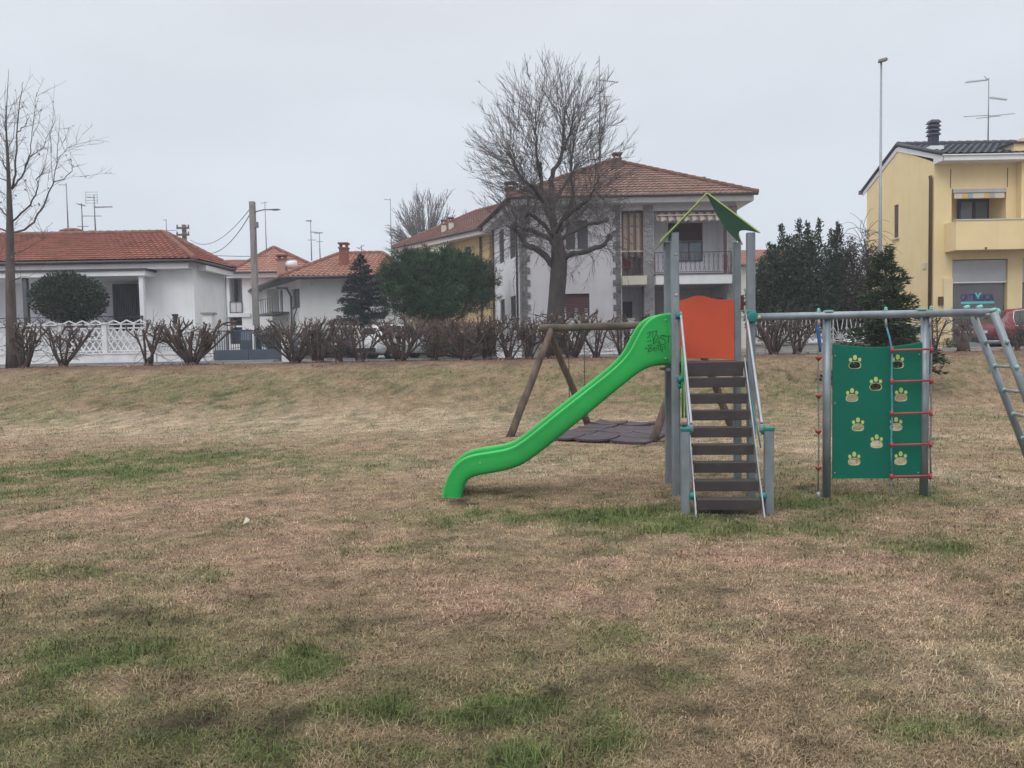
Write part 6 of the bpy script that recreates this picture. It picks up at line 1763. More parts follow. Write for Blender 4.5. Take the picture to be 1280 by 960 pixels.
def weeping():
    rng = random.Random(6); Y = 33.0; o = P(1086, 430, Y); o.z = ZST
    t = empty('weeping_shrub', o, 'thin leafless weeping shrub arching in front of the yellow wall', 'shrub'); mb = MB(); tw = MB()
    mb.tube([o, P(1088, 380, Y), P(1084, 320, Y), P(1080, 298, Y)], [.06, .05, .04, .03], 6); mb.build('trunk', BARKD, t)
    for i in range(46):
        a = P(rng.uniform(1076, 1088), rng.uniform(290, 330), Y + rng.gauss(0, .3)); d = V((rng.gauss(0, .8) + .2, rng.gauss(0, .6), .9)).normalized()
        pts = wander(rng, a, d, rng.uniform(.8, 1.9), 8, .07, (0, 0, -.22)); tw.tube(pts, [.012 * (1 - .7 * k / 8) + .003 for k in range(9)], 3, cap=False)
    tw.build('branches', TWIGM, t)
weeping()

# ------------------------------------------------------------------ pollarded shrubs along the kerb
def pollard(px, py, label, seed, top=402, spread=22, stems=7, thick=1.0, green=0.0, flare=1.0, lean=0.0, twigs=14, Y=None, stump=.12):
    rng = random.Random(seed); Y = Y or EDGE - .45 + rng.uniform(-.25, .25)
    b = P(px, py, Y); z0 = tz(b.x, Y); o = V((b.x, Y, z0))
    t = empty('pollarded_shrub', o, label, 'shrub', 'pollarded shrubs along the kerb')
    s = Y / 960; H = max(.6, P(px, top, Y).z - z0); SW = spread * s
    mb = MB(); cuts = []; tw = MB()
    mb.tube([o + V((0, 0, -.08)), o + V((0, 0, stump * .45)), o + V((lean * .1, 0, stump)), o + V((lean * .2, 0, stump + .16))], [.15 * thick, .12 * thick, .095 * thick, .03 * thick], 9)
    def stem(a, d, L, r, lev):
        n = 5; pts = wander(rng, a, d, L, n, .11, (0, 0, .05)); zmax = z0 + H * rng.uniform(.94, 1.03)
        pts = [p if p.z < zmax else V((p.x, p.y, zmax + (p.z - zmax) * .15)) for p in pts]
        rad = [r * (1 - .38 * i / n) for i in range(n + 1)]; rad[-1] *= 1.35
        mb.tube(pts, rad, 6)
        if lev == 0 or (lev == 1 and rng.random() < .55):
            for k in range(rng.choice([2, 2, 3])):
                i = rng.randint(2, n - 1); dd = (pts[i + 1] - pts[i]).normalized(); ax = V((rng.gauss(0, 1), rng.gauss(0, .8), rng.gauss(.25, .4)))
                nd = (dd * .7 + ax.normalized() * .75).normalized(); stem(pts[i], nd, L * rng.uniform(.35, .6), r * .66, lev + 1)
        e = pts[-1]; f0 = len(mb.f); mb.ball(e, rad[-1] * 1.12, 6, 4); cuts.append((f0, len(mb.f)))
        for k in range(rng.choice([1, 2, 3])):
            d2 = V((rng.gauss(0, .7), rng.gauss(0, .6), .5 + rng.random())).normalized(); mb.tube([e, e + d2 * rng.uniform(.05, .14)], [r * .42, r * .3], 5)
    for k in range(stems):
        a = 2 * math.pi * (k + rng.uniform(-.3, .3)) / stems; rr = rng.uniform(.35, 1.0)
        d = V((math.cos(a) * SW * rr * flare + lean, math.sin(a) * SW * rr * .7, H * .92)); 
        stem(o + V((math.cos(a) * .08 * thick, math.sin(a) * .08 * thick, stump * rng.uniform(-.2, .9))), d, (d.length) * rng.uniform(.72, .95), .036 * thick * rng.uniform(.7, 1.35), 0)
    for k in range(int(twigs * 2.2) + 6):
        a = o + V((rng.gauss(0, .36) * SW, rng.gauss(0, .25) * SW, rng.uniform(.15, .85) * H)); d = V((rng.gauss(0, 1), rng.gauss(0, .7), rng.gauss(.15, .5)))
        pts = wander(rng, a, d, rng.uniform(.25, .95), 5, .17, (0, 0, .02)); tw.tube(pts, [.009, .008, .007, .006, .005, .003], 4, cap=False)
    so_ = mb.build('stems', SHRUBM, t); so_.data.materials.append(CUTM)
    for a, b in cuts:
        if rng.random() < .45:
            for q in range(a, b): so_.data.polygons[q].material_index = 1
    if twigs: tw.build('twigs', SHRUBM, t)
    if green:
        r2 = np.random.default_rng(seed); n = int(260 * green)
        c = np.array([o.x, o.y, z0 + H * .72]); p = c + r2.normal(size=(n, 3)) * np.array([SW * .38, SW * .3, H * .13])
        leaf_mesh('foliage', p, r2.normal(size=(n, 3)) + np.array([0, 0, .4]), .05 + .05 * r2.random(n), lcol(r2, n, (.05, .075, .03), (.11, .13, .055)), LEAF, t, o, .5, seed)
    return t
POL = [
 (30, 458, 'bare shrub with leaning dark stems right against the slender tree trunk', dict(top=402, spread=20, stems=9, thick=1.15, lean=.18, green=.25)),
 (80, 457, 'bare shrub on two curved stems below the round clipped evergreen', dict(top=408, spread=34, stems=7, thick=1.1, flare=1.3, twigs=34)),
 (186, 455, 'open bare shrub with one long slanting stem before the bungalow corner', dict(top=402, spread=20, stems=5, thick=1.1, lean=.1, twigs=10)),
 (241, 455, 'stout low bare shrub with a fat base and wide dark crown before the gate pillar', dict(top=400, spread=44, stems=12, thick=1.6, flare=1.3, green=.5, twigs=44)),
 (368, 453, 'wide bare shrub with spreading stems at the right end of the blue grey gate', dict(top=400, spread=42, stems=10, thick=1.35, flare=1.35, twigs=26, green=.25)),
 (398, 453, 'upright bare shrub with thick stems in front of the navy car', dict(top=399, spread=20, stems=9, thick=1.5, green=.5)),
 (424, 452, 'thin forked bare shrub standing before the black car', dict(top=400, spread=16, stems=5, thick=1.05)),
 (450, 452, 'bare shrub of leaning rods between the black car and the white car', dict(top=400, spread=22, stems=7, thick=1.2, lean=.12)),
 (501, 450, 'broad bare shrub with many fat cut stubs in front of the white car', dict(top=398, spread=38, stems=12, thick=1.4, flare=1.25, twigs=22)),
 (582, 449, 'tall bare shrub with pale cut ends before the low green hedge', dict(top=397, spread=38, stems=9, thick=1.25, flare=1.3, twigs=26)),
 (543, 450, 'loose thin bare shrub between the white car and the tall shrub with pale ends', dict(top=400, spread=26, stems=6, thick=.9, twigs=26)),
 (688, 447, 'short bushy bare shrub hiding the foot of the big tree trunk', dict(top=398, spread=22, stems=8, thick=1.05, twigs=26)),
 (609, 449, 'straight dark bare shrub at the right end of the low green hedge', dict(top=397, spread=18, stems=7, thick=1.2, twigs=22)),
 (636, 449, 'tangled bare shrub in front of the side wall of the grey house', dict(top=397, spread=24, stems=8, thick=1.1, twigs=34)),
 (661, 448, 'dense upright bare shrub just left of the swing crossbeam end', dict(top=397, spread=20, stems=9, thick=1.15, twigs=20)),
 (715, 446, 'vase shaped bare shrub behind the swing, beside the big tree trunk', dict(top=392, spread=40, stems=11, thick=1.3, flare=1.2, twigs=26)),
 (745, 446, 'slim crooked bare shrub behind the swing chains', dict(top=394, spread=22, stems=5, thick=.95, twigs=18)),
 (778, 445, 'sparse bare shrub just left of the slide top', dict(top=396, spread=22, stems=6, thick=1.0, twigs=18, green=.15)),
 (868, 444, 'bare shrub hidden behind the orange panel of the tower', dict(top=398, spread=24, stems=6, thick=1.1)),
 (967, 442, 'bare shrub with thick stems beneath the left end of the beam', dict(top=392, spread=26, stems=8, thick=1.25, twigs=24)),
 (996, 442, 'narrow dark bare shrub left of the hanging climbing rope', dict(top=393, spread=18, stems=5, thick=1.1, twigs=16)),
 (1168, 440, 'thin twiggy bare shrub right of the climbing panel post', dict(top=392, spread=12, stems=4, thick=.8, twigs=30)),
 (1272, 437, 'low bare shrub in front of the red car wheel', dict(top=404, spread=14, stems=4, thick=.7, twigs=26)),
]
for i, (px, py, lab, kw) in enumerate(POL): pollard(px, py, lab, 100 + i, **kw)
st = pollard(1204, 440, 'fat tree like stump with two stub arms under the beam end', 150, top=400, spread=16, stems=3, thick=1.45, twigs=8, stump=.5)

# ------------------------------------------------------------------ fences, gate, pillars
def lattice_fence(x0, x1, Y, zb, zt, label, posts, m=CONCW, wall_h=.35, wire_from=None, name='lattice_fence', group=None):
    F = Plane(XY(x0, Y), XY(x1, Y)); t = empty(name, F.pt(F.L / 2, ZST).to_tuple(), label, 'fence', group)
    mb = MB(); F.box(mb, 0, F.L, ZST - .1, zb, -.1, .1); mb.build('base_wall', m, t)
    mb = MB(); F.box(mb, -.02, F.L + .02, zb + .003, zb + .06, -.13, .13); mb.build('coping', m, t)
    us = [F.hit(p, 430)[0] for p in posts]
    for u in us: mb = MB(); F.box(mb, u - .09, u + .09, zb + .063, zt + .06, -.09, .09); F.box(mb, u - .13, u + .13, zt + .063, zt + .13, -.13, .13); mb.build('fence_post', m, t)
    for a, b in zip(us[:-1], us[1:]):
        mb = MB(); a += .10; b -= .10; z0, z1 = zb + .16, zt - .12
        F.box(mb, a, b, z0 - .05, z0, -.035, .035); F.box(mb, a, b, z1, z1 + .05, -.035, .035); F.box(mb, a, b, z1 + .16, z1 + .20, -.035, .035)
        F.box(mb, a, b, (z0 + z1) / 2 - .02, (z0 + z1) / 2 + .02, -.03, .03)
        n = max(3, round((b - a) / .27)); w = (b - a) / n
        for j in (0, 1):
            za, zc = (z0, (z0 + z1) / 2) if j == 0 else ((z0 + z1) / 2, z1)
            for i in range(n):
                u = a + i * w
                mb.bar(F.pt(u, za), F.pt(u + w, zc), .045, .05); mb.bar(F.pt(u + w, za, .006), F.pt(u, zc, .006), .045, .05)
        for i in range(0, n, 2): F.box(mb, a + i * w, a + i * w + .05, z1 + .052, z1 + .158, -.03, .03)
        k = max(2, round((b - a) / .55)); ww = (b - a) / k
        for i in range(k):
            mb.bar(F.pt(a + i * ww, z1 + .21), F.pt(a + (i + .5) * ww, z1 + .33), .045, .045); mb.bar(F.pt(a + (i + .5) * ww, z1 + .33), F.pt(a + (i + 1) * ww, z1 + .21), .045, .04)
        for za in (zb + .08,):
            for i in range(n): F.box(mb, a + (i + .4) * w, a + (i + .6) * w, zb + .063, z0 - .052, -.03, .03)
        mb.build('lattice_panel', m, t)
    return F, t
zb, zt_ = P(100, 443.5, 30).z, P(100, 408, 30).z
FL_, fen = lattice_fence(-60, 196, 30.0, zb, zt_, 'white concrete lattice fence with zigzag top in front of the bungalow', [-55, 20, 76, 132, 187])
# low white wall with mesh panel between lattice fence and gate pillar
FW = Plane(XY(197, 30), XY(256, 30)); t = empty('mesh_fence', FW.pt(FW.L / 2, ZST).to_tuple(), 'low white wall with thin wire mesh panel left of the gate pillar', 'fence')
mb = MB(); FW.box(mb, 0.02, FW.L - .02, ZST - .1, zb - .05, -.1, .1); FW.box(mb, .02, FW.L - .02, zb - .047, zb + .0, -.14, .14); mb.build('base_wall', CONCW, t)
mb = MB(); zz = P(220, 412, 30).z
for i in range(17):
    u = FW.L * i / 16; mb.tube([FW.pt(u, zb + .1), FW.pt(min(FW.L, u + .35), zz)], .011, 4); 
    if i % 2 == 0: mb.tube([FW.pt(min(FW.L, u + .3), zb + .1, .01), FW.pt(u, zz, .01)], .008, 4)
mb.bar(FW.pt(0, zz), FW.pt(FW.L, zz), .04, .03); mb.bar(FW.pt(0, zb + .1), FW.pt(FW.L, zb + .1), .04, .03); mb.build('wire_panel', IRONW, t)
mb = MB(); c = P(219, 399, 30); mb.box((c.x, c.y, c.z - .05), (.12, .12, .34)); mb.box((c.x, c.y, c.z + .16), (.18, .18, .08)); mb.tube([(c.x, c.y, c.z - .2), (c.x, c.y, zz)], .02, 6)
o_ = mb.build('garden_lamp', IRONB, origin=(c.x, c.y, zz)); tag(o_, 'small black lamp post head above the wire mesh fence', 'lamp')
def pillar(px, Y, w, ytop, label, cap=True, m=CONC):
    c = P(px, ytop, Y); o = V((c.x, Y, ZST)); t = empty('gate_pillar', o, label, 'pillar'); mb = MB(); mb.box((c.x, Y, (ZST + c.z) / 2 - .05), (w, w, c.z - ZST + .1)); mb.build('shaft', m, t)
    mb = MB(); mb.box((c.x, Y, c.z + .035), (w * 1.3, w * 1.3, .07)); mb.build('cap', CONC, t)
pillar(261, 30.2, .36, 393, 'square gate pillar with grey cap at the left end of the blue grey gate', m=CONCW)
pillar(357.5, 30.2, .30, 421, 'low gate pillar at the right end of the blue grey gate', m=CONCW)
FG_ = Plane(XY(267, 30.1), XY(354, 30.1)); t = empty('driveway_gate', FG_.pt(FG_.L / 2, ZST).to_tuple(), 'blue grey sheet metal driveway gate with open bars above', 'gate')
z1 = P(310, 437, 30.1).z; z2 = P(310, 414, 30.1).z
for a, b in ((0.02, FG_.L * .5 - .01), (FG_.L * .5 + .01, FG_.L - .02)):
    mb = MB(); FG_.box(mb, a, b, ZST + .05, z1, -.03, .03); lf = mb.build('gate_leaf', GATEM, t, bevel=.006)
    mb = MB()
    for i in range(15):
        u = a + .05 + (b - a - .1) * i / 14; FG_.box(mb, u - .012, u + .012, z1 + .003, z2, -.012, .012)
    FG_.box(mb, a, b, z2 + .003, z2 + .045, -.02, .02); mb.build('gate_bars', GATEM, lf)
# small grey wicket with a glazed top behind it
FK = Plane(XY(300, 31.5), XY(316, 31.5)); t = empty('wicket_door', FK.pt(.3, ZST).to_tuple(), 'dark blue half glazed wicket with pale frame seen over the gate', 'door')
mb = MB(); zt2_ = P(308, 412, 31.5).z; FK.box(mb, 0, FK.L, ZST, zt2_, -.03, .0); mb.build('door_leaf', GATEM, t); mb = MB(); FK.box(mb, .06, FK.L - .06, ZST + .9, zt2_ - .08, .003, .012); mb.build('pane', GLASSB, t)
mb = MB(); FK.box(mb, FK.L + .004, FK.L + .09, ZST, zt2_ + .1, -.04, .05); FK.box(mb, -.3, FK.L + .09, zt2_ + .103, zt2_ + .17, -.04, .05); mb.build('door_frame', TRIM, t)

def sunburst_fence(x0, x1, Y, label, n, ytop, ybot, m=IRONW, wall_m=CONC):
    F = Plane(XY(x0, Y), XY(x1, Y)); t = empty('sunburst_fence', F.pt(F.L / 2, ZST).to_tuple(), label, 'fence', 'ornamental street fences')
    xm = (x0 + x1) / 2; z0, z1 = P(xm, ybot, Y).z, P(xm, ytop, Y).z
    mb = MB(); F.box(mb, 0, F.L, ZST - .1, z0 - .06, -.12, .12); F.box(mb, -.02, F.L + .02, z0 - .057, z0, -.16, .16); mb.build('base_wall', wall_m, t)
    w = F.L / n
    for i in range(n):
        a = i * w; mb = MB(); c = a + w / 2; zc = z0 + .10
        mb.bar(F.pt(a, z0 + .05), F.pt(a + w, z0 + .05), .035, .03); mb.bar(F.pt(a, z1), F.pt(a + w, z1), .035, .03)
        for th in (-68, -46, -27, -9, 9, 27, 46, 68):
            dx, dz = math.sin(R(th)), math.cos(R(th)); L = min((w / 2) / max(.01, abs(dx)), (z1 - zc) / dz)
            mb.bar(F.pt(c, zc), F.pt(c + dx * L, zc + dz * L), .028, .02)
        mb.bar(F.pt(a, z0 + .05, .012), F.pt(a + w / 2, z0 + .28, .012), .022, .02); mb.bar(F.pt(a + w / 2, z0 + .28, .012), F.pt(a + w, z0 + .05, .012), .022, .02)
        mb.bar(F.pt(a, z0, .0), F.pt(a, z1 + .05, .0), .035, .035); mb.build('sunburst_panel', m, t)
    return F
sunburst_fence(940, 1092, 29.9, 'white iron sunburst fence on low concrete wall in front of the laurels', 9, 399, 428)
sunburst_fence(716, 842, 30.0, 'white iron sunburst fence seen under the swing crossbeam', 8, 412, 436, wall_m=CONCW)
sunburst_fence(621, 652, 30.0, 'short white iron sunburst fence behind shrubs left of the swing', 2, 416, 436, wall_m=CONCW)
sunburst_fence(1112, 1166, 29.9, 'white iron sunburst fence between the conifer and the yellow building', 3, 399, 425)
F = Plane(XY(653, 30.2), XY(714, 30.2)); mb = MB(); F.box(mb, 0, F.L, ZST - .1, P(690, 421, 30.2).z, -.12, .12); F.box(mb, -.0, F.L, P(690, 421, 30.2).z + .003, P(690, 419.5, 30.2).z, -.15, .15)
tag(mb.build('garden_wall', CONC, origin=F.pt(F.L / 2, ZST)), 'plain low concrete garden wall behind the big tree trunk', 'wall')
for px, Y in ((788.5, 30.05), (716, 30.05)): pillar(px, Y, .22, 400, 'pale gate post under the swing crossbeam, near the slide' if px > 750 else 'pale gate post right of the big tree trunk', m=CONCW)

# ------------------------------------------------------------------ poles, lamps, wires, aerials
Yp_ = 36.0; a, b = P(321.5, 440, Yp_), P(317.3, 252, Yp_); o = V((a.x, Yp_, ZST))
t = empty('utility_pole', o, 'square tapering concrete utility pole with a street lamp arm and small box', 'pole')
mb = MB(); w0, w1 = .135, .12
bt_ = V((o.x, Yp_, ZST - .1)); tp_ = V((o.x, Yp_, b.z))
mb.hexa([bt_ + V((sx * w0, sy * w0, 0)) for sx, sy in ((-1, -1), (1, -1), (1, 1), (-1, 1))], [tp_ + V((sx * w1, sy * w1, 0)) for sx, sy in ((-1, -1), (1, -1), (1, 1), (-1, 1))]); mb.build('shaft', CONCP, t, bevel=.015)
k = o.x - P(318.5, 264, Yp_).x
def pp(px, py, dy=0): q = P(px, py, Yp_ + dy); return V((q.x + k, q.y, q.z))
mb = MB(); mb.tube([pp(319, 268), pp(324, 264, -.1), pp(333, 262, -.2), pp(342, 262, -.25)], .03, 8); arm = mb.build('lamp_arm', LAMPD, t)
mb = MB(); q = pp(347, 262, -.28); mb.ball(q, .2, 10, 6, (1.25, .6, .22)); mb.build('lamp_head', LAMPD, arm)
mb = MB(); q = pp(323.4, 281, -.1); mb.box(q, (.16, .16, .26)); mb.build('junction_box', LAMPD, t, bevel=.01)
mb = MB(); mb.tube([pp(323, 285, -.1), pp(323.5, 292, -.1), pp(321.5, 300, -.12), pp(321.5, 330, -.12)], .014, 5); mb.build('cable', GUTTER, t)
mb = MB(); mb.box(pp(318, 258, -.1), (.26, .06, .06)); mb.build('wire_bracket', LAMPD, t)
pw_ = pp(317, 259); 
Yf = 62.0; a = P(230, 281, Yf); o = V((a.x, Yf, ZST)); t = empty('power_pole', o, 'dark far power pole with two crossarms rising behind the bungalow roof', 'pole')
mb = MB(); mb.tube([o, V((a.x, Yf, a.z))], [.22, .19], 8); mb.build('shaft', CHIMD, t)
for py in (285.5, 294):
    c = P(230, py, Yf); mb = MB(); mb.box((c.x, Yf - .22, c.z), (1.0, .12, .16)); ar_ = mb.build('crossarm', CHIMD, t)
    for sx in (-.45, .45): mb = MB(); mb.tube([(c.x + sx, Yf - .22, c.z + .08), (c.x + sx, Yf - .22, c.z + .26)], [.06, .05], 6); mb.build('insulator', CHIMD, ar_)
def wire(a, b, sag, r, label):
    a, b = V(a), V(b); n = 16; mb = MB(); mb.tube([a.lerp(b, i / n) - V((0, 0, sag * 4 * (i / n) * (1 - i / n))) for i in range(n + 1)], r, 4)
    tag(mb.build('overhead_wire', GUTTER, origin=a), label, 'wire', 'overhead wires')
wire(pw_, P(238, 300, Yf), .9, .02, 'upper sagging overhead wire between concrete pole and far power pole')
wire(pp(317, 265), P(243, 309.5, 50), 1.0, .022, 'lower, more slack overhead wire from the concrete pole towards the bungalow roof')
wire(P(255, 318.6, 46), P(335, 319.9, 46), .05, .018, 'thin level wire behind the concrete pole, above the low red roof')

YL = 30.6; a = P(1099.5, 430, YL); tp_ = P(1097, 78, YL); o = V((a.x, YL, ZST))
t = empty('street_lamp', o, 'very tall slim grey street lamp post in front of the yellow building', 'street lamp')
mb = MB(); mb.tube([o + V((0, 0, -.1)), V((o.x, YL, tp_.z * .55)), V((o.x, YL, tp_.z * .55 + .02)), V((o.x, YL, tp_.z))], [.080, .062, .054, .036], 12); mb.build('shaft', POLEM, t)
mb = MB(); c = V((o.x, YL, tp_.z)); mb.hexa([c + V((-.20, -.14, -.04)), c + V((.12, -.18, .03)), c + V((.26, .14, .08)), c + V((-.06, .14, .0))], [c + V((-.17, -.12, .08)), c + V((.14, -.16, .15)), c + V((.36, .14, .17)), c + V((-.0, .14, .12))]); mb.build('lamp_head', LAMPD, t, bevel=.02)
mb = MB(); mb.tube([V((o.x - .1, YL, ZST + 6.2)), V((o.x + .28, YL - .02, ZST + 6.2))], .012, 5)

def aerial(px, ytop, ybase, Y, arms, label, r=.02):
    """arms: (py, x0, x1, y1, kind)"""
    a = P(px, ybase, Y); b = P(px, ytop, Y); t = empty('tv_aerial', a, label, 'aerial', 'roof aerials')
    mb = MB(); mb.tube([a - V((0, 0, .3)), V((a.x, Y, b.z))], [r * 1.2, r * .8], 6); mb.build('mast', ANT, t)
    kx = a.x - P(px, ytop, Y).x
    for py, x0, x1, y1, kind in arms:
        mb = MB(); p = P(x0, py, Y - .05); q = P(x1, y1, Y - .05); f = lambda v: V((v.x + kx * (ybase - py) / max(1, ybase - ytop), v.y, v.z)); p, q = f(p), f(q)
        mb.tube([p, q], r * .62, 5)
        if kind == 'yagi':
            n = 8
            for i in range(n): c = p.lerp(q, (i + .5) / n); mb.tube([c + V((0, -.22 * (1 - .4 * i / n), .0)), c + V((0, .22 * (1 - .4 * i / n), .0))], r * .35, 4); mb.tube([c + V((0, 0, -.05)), c + V((0, 0, .05))], r * .3, 4)
        elif kind == 'grid':
            c = p.lerp(q, .5)
            for i in range(-2, 3): mb.tube([c + V((-.3, .1, i * .14)), c + V((.3, .1, i * .14))], r * .35, 4)
            for sx in (-.3, .3): mb.tube([c + V((sx, .1, -.3)), c + V((sx, .1, .3))], r * .35, 4)
        mb.build('aerial_arm', ANT, t)
for v in [
 (85.5, 229, 293, 40, [(231, 76, 86, 231, '')], 'plain thin aerial mast with short top arm, leftmost on the bungalow roof'),
 (103.5, 254, 293, 40, [(255, 99, 108, 257, 'yagi'), (270, 103, 118, 270, ''), (283, 97, 111, 283, '')], 'middle aerial of the three on the bungalow roof'),
 (119.5, 244, 293, 40, [(246, 111, 119, 247, 'grid'), (259, 119, 142, 258.5, 'yagi'), (270, 106, 128, 270, '')], 'aerial with square grid reflector on the bungalow roof'),
 (208.5, 274, 300, 52, [(275, 205, 209, 275, ''), (288, 208, 222, 288, '')], 'small faint aerial above the right end of the bungalow ridge'),
 (333, 252, 312, 55, [(254, 328, 336, 253, ''), (262, 330, 337, 262, '')], 'thin straight aerial just right of the concrete pole'),
 (389.5, 275, 320, 50, [(276, 384, 391, 276, 'yagi'), (290, 389, 404, 291, 'yagi'), (300, 385, 396, 300, '')], 'taller aerial above the orange roof left of the chimney'),
 (400, 291, 318, 52, [(292, 394, 405, 291, ''), (302, 396, 404, 302, '')], 'shorter aerial beside the tall one over the orange roof'),
 (452, 306, 320, 47, [(309, 446, 458, 314, ''), (311, 448, 456, 306, '')], 'tiny crossed aerial on the orange roof above the dark fir'),
 (489.5, 248, 318, 52, [(249, 482, 490, 250, ''), (282, 482, 489, 282, '')], 'lone tall thin aerial at the end of the brown roof'),
 (750.5, 70, 206, 40.8, [(100, 750, 774, 103, 'yagi'), (80, 746.5, 751, 74, ''), (114, 746, 758, 115, ''), (121, 749, 766, 121, '')], 'very tall aerial mast rising through the twigs of the big tree'),
 (1235, 97, 182, 37.5, [(103, 1206, 1234, 100, 'yagi'), (100, 1234, 1229, 95, ''), (122, 1236, 1258, 125, 'yagi'), (146, 1204, 1236, 144, ''), (145, 1236, 1268, 142, ''), (148, 1220, 1250, 145, '')], 'three armed aerial on the dark slate roof')]: aerial(*v, r=.03 if v[3] > 39 else .026)

# ------------------------------------------------------------------ parked cars
def car(loc, rz, L, Wd, H, paint_m, label, style='suv', rim_m=RIM):
    o = V(loc); t = bpy.data.objects.new('parked_car', None); COL.objects.link(t); t.location = o; t.rotation_euler = (0, 0, rz)
    WORG[t.name] = V((0, 0, 0)); tag(t, label, 'car', 'parked cars')
    # profile along x: rear 0 .. front 1 ; (x, z bottom, z shoulder, z roofline, half width, half roof width)
    hb = style
    st = {'suv': [(0.0, .42, .62, .72, .74, .62), (.012, .34, .74, .88, .84, .66), (.03, .28, .80, .98, .90, .68), (.075, .24, .86, 1.22, .95, .66), (.125, .22, .88, 1.47, .975, .63), (.20, .22, .88, 1.56, .985, .63), (.32, .22, .875, 1.60, .99, .64), (.46, .22, .87, 1.58, .99, .64), (.56, .22, .865, 1.47, .985, .64), (.64, .22, .86, 1.20, .98, .66), (.70, .22, .85, 1.00, .975, .70), (.80, .22, .82, .94, .96, .72), (.90, .23, .76, .86, .92, .68), (.965, .27, .66, .76, .82, .60), (.99, .34, .56, .64, .66, .48), (1.0, .42, .50, .56, .5, .4)],
          'hatch': [(0.0, .42, .66, .78, .78, .66), (.012, .34, .78, .98, .86, .68), (.035, .28, .84, 1.22, .92, .67), (.07, .24, .88, 1.40, .95, .66), (.13, .22, .89, 1.50, .97, .66), (.25, .22, .89, 1.54, .98, .67), (.42, .22, .88, 1.53, .985, .67), (.55, .22, .87, 1.44, .98, .67), (.65, .22, .86, 1.18, .975, .68), (.73, .22, .85, .99, .97, .71), (.82, .22, .81, .92, .95, .72), (.91, .24, .74, .83, .90, .68), (.965, .28, .64, .72, .8, .58), (.99, .34, .55, .62, .64, .46), (1.0, .42, .5, .55, .5, .4)]}[hb]
    hs = H / max(s[3] for s in st)
    ws = Wd / 2 / max(s[4] for s in st)
    def lerp_st(x):
        for a, b in zip(st[:-1], st[1:]):
            if a[0] <= x <= b[0]:
                f = (x - a[0]) / (b[0] - a[0]); f = f * f * (3 - 2 * f) * .35 + f * .65
                return [a[i] + (b[i] - a[i]) * f for i in range(6)]
        return list(st[-1])
    def section(x):
        _, zb, zs, zr, w, wr = lerp_st(x); zb *= hs; zs *= hs; zr *= hs; w *= ws; wr *= ws
        cab = max(0.0, min(1.0, (zr - zs - .08 * hs) / .35))
        pts = [(w * .86, zb), (w * .97, zb + .10), (w, zb + (zs - zb) * .55), (w * .99, zs - .06), (w * .955, zs)]
        for f, g in ((.25, .22), (.55, .5), (.82, .80), (.95, .95)):
            pts.append((w * .955 + (wr - w * .955) * g, zs + (zr - zs) * f))
        pts += [(wr * .86, zr - .01 * hs), (wr * .5, zr + .012 * cab), (0, zr + .02 * cab)]
        return pts
    def S(x, k, off=0.0):
        p = section(x); i = min(int(k), len(p) - 2); f = k - i
        y = p[i][0] + (p[i + 1][0] - p[i][0]) * f; z = p[i][1] + (p[i + 1][1] - p[i][1]) * f
        ty, tz_ = p[i + 1][0] - p[i][0], p[i + 1][1] - p[i][1]; l = math.hypot(ty, tz_) or 1
        return y + tz_ / l * off, z - ty / l * off
    xs = sorted(set([s[0] for s in st] + [i / 44 for i in range(45)]))
    r_w = .345 * hs if style == 'suv' else .31 * hs
    wx = (.205, .80)                     # wheel centres along the length
    nsec = len(section(.5)); mb = MB(); vs = []
    for x in xs:
        sec = section(x); full = [(-y, z) for y, z in sec] + [(y, z) for y, z in sec[::-1]][1:]
        for y, z in full:
            zz = z
            for c in wx:                 # lift the sill over the wheels
                dx = abs(x - c) * L
                if dx < r_w * 1.14 and abs(y) > Wd * .28:
                    arch = math.sqrt(max(0, (r_w * 1.14) ** 2 - dx * dx)) + r_w * .98
                    if z < arch: zz = arch
            vs.append(((x - .5) * L, y, zz))
    m = 2 * nsec - 1; fs = []
    for i in range(len(xs) - 1):
        for k in range(m - 1): fs.append((i * m + k, i * m + k + 1, (i + 1) * m + k + 1, (i + 1) * m + k))
        fs.append((i * m + m - 1, i * m, (i + 1) * m, (i + 1) * m + m - 1))
    fs.append(tuple(range(m - 1, -1, -1))); fs.append(tuple(range((len(xs) - 1) * m, len(xs) * m)))
    mb.add(vs, fs, True); body = mb.build('body', paint_m, t, origin=(0, 0, 0))
    def patch(x0, x1, k0, k1, side, nm, mt, par, off=.006, nx=8, nk=5, taper=(0, 0)):
        q = MB(); g = []
        for i in range(nx + 1):
            f = i / nx
            for j in range(nk + 1):
                h = j / nk; a = x0 + taper[0] * h; b = x1 + taper[1] * h; x = a + (b - a) * f
                y, z = S(x, k0 + (k1 - k0) * h, off); g.append(((x - .5) * L, y * side, z))
        f_ = []
        for i in range(nx):
            for j in range(nk):
                a = i * (nk + 1) + j; f_.append((a, a + nk + 1, a + nk + 2, a + 1))
        q.add(g, f_, True); return q.build(nm, mt, par, origin=(0, 0, 0))
    def top(x0, x1, nm, mt, kk=9.0, off=.008):
        q = MB(); g = []; nx = 10; W_ = 8
        for i in range(nx + 1):
            x = x0 + (x1 - x0) * i / nx; w = S(x, kk)[0]
            for j in range(W_ + 1):
                y = -w + 2 * w * j / W_; zz = section(x)[9][1] + .012
                if abs(y) < section(x)[10][0]: zz = section(x)[10][1]
                g.append(((x - .5) * L - (off if x0 < .3 else -off), y, zz + off))
        q.add(g, [(i * (W_ + 1) + j, i * (W_ + 1) + j + 1, (i + 1) * (W_ + 1) + j + 1, (i + 1) * (W_ + 1) + j) for i in range(nx) for j in range(W_)], True)
        return q.build(nm, mt, t, origin=(0, 0, 0))
    rear = (.04, .118) if style == 'suv' else (.022, .062)
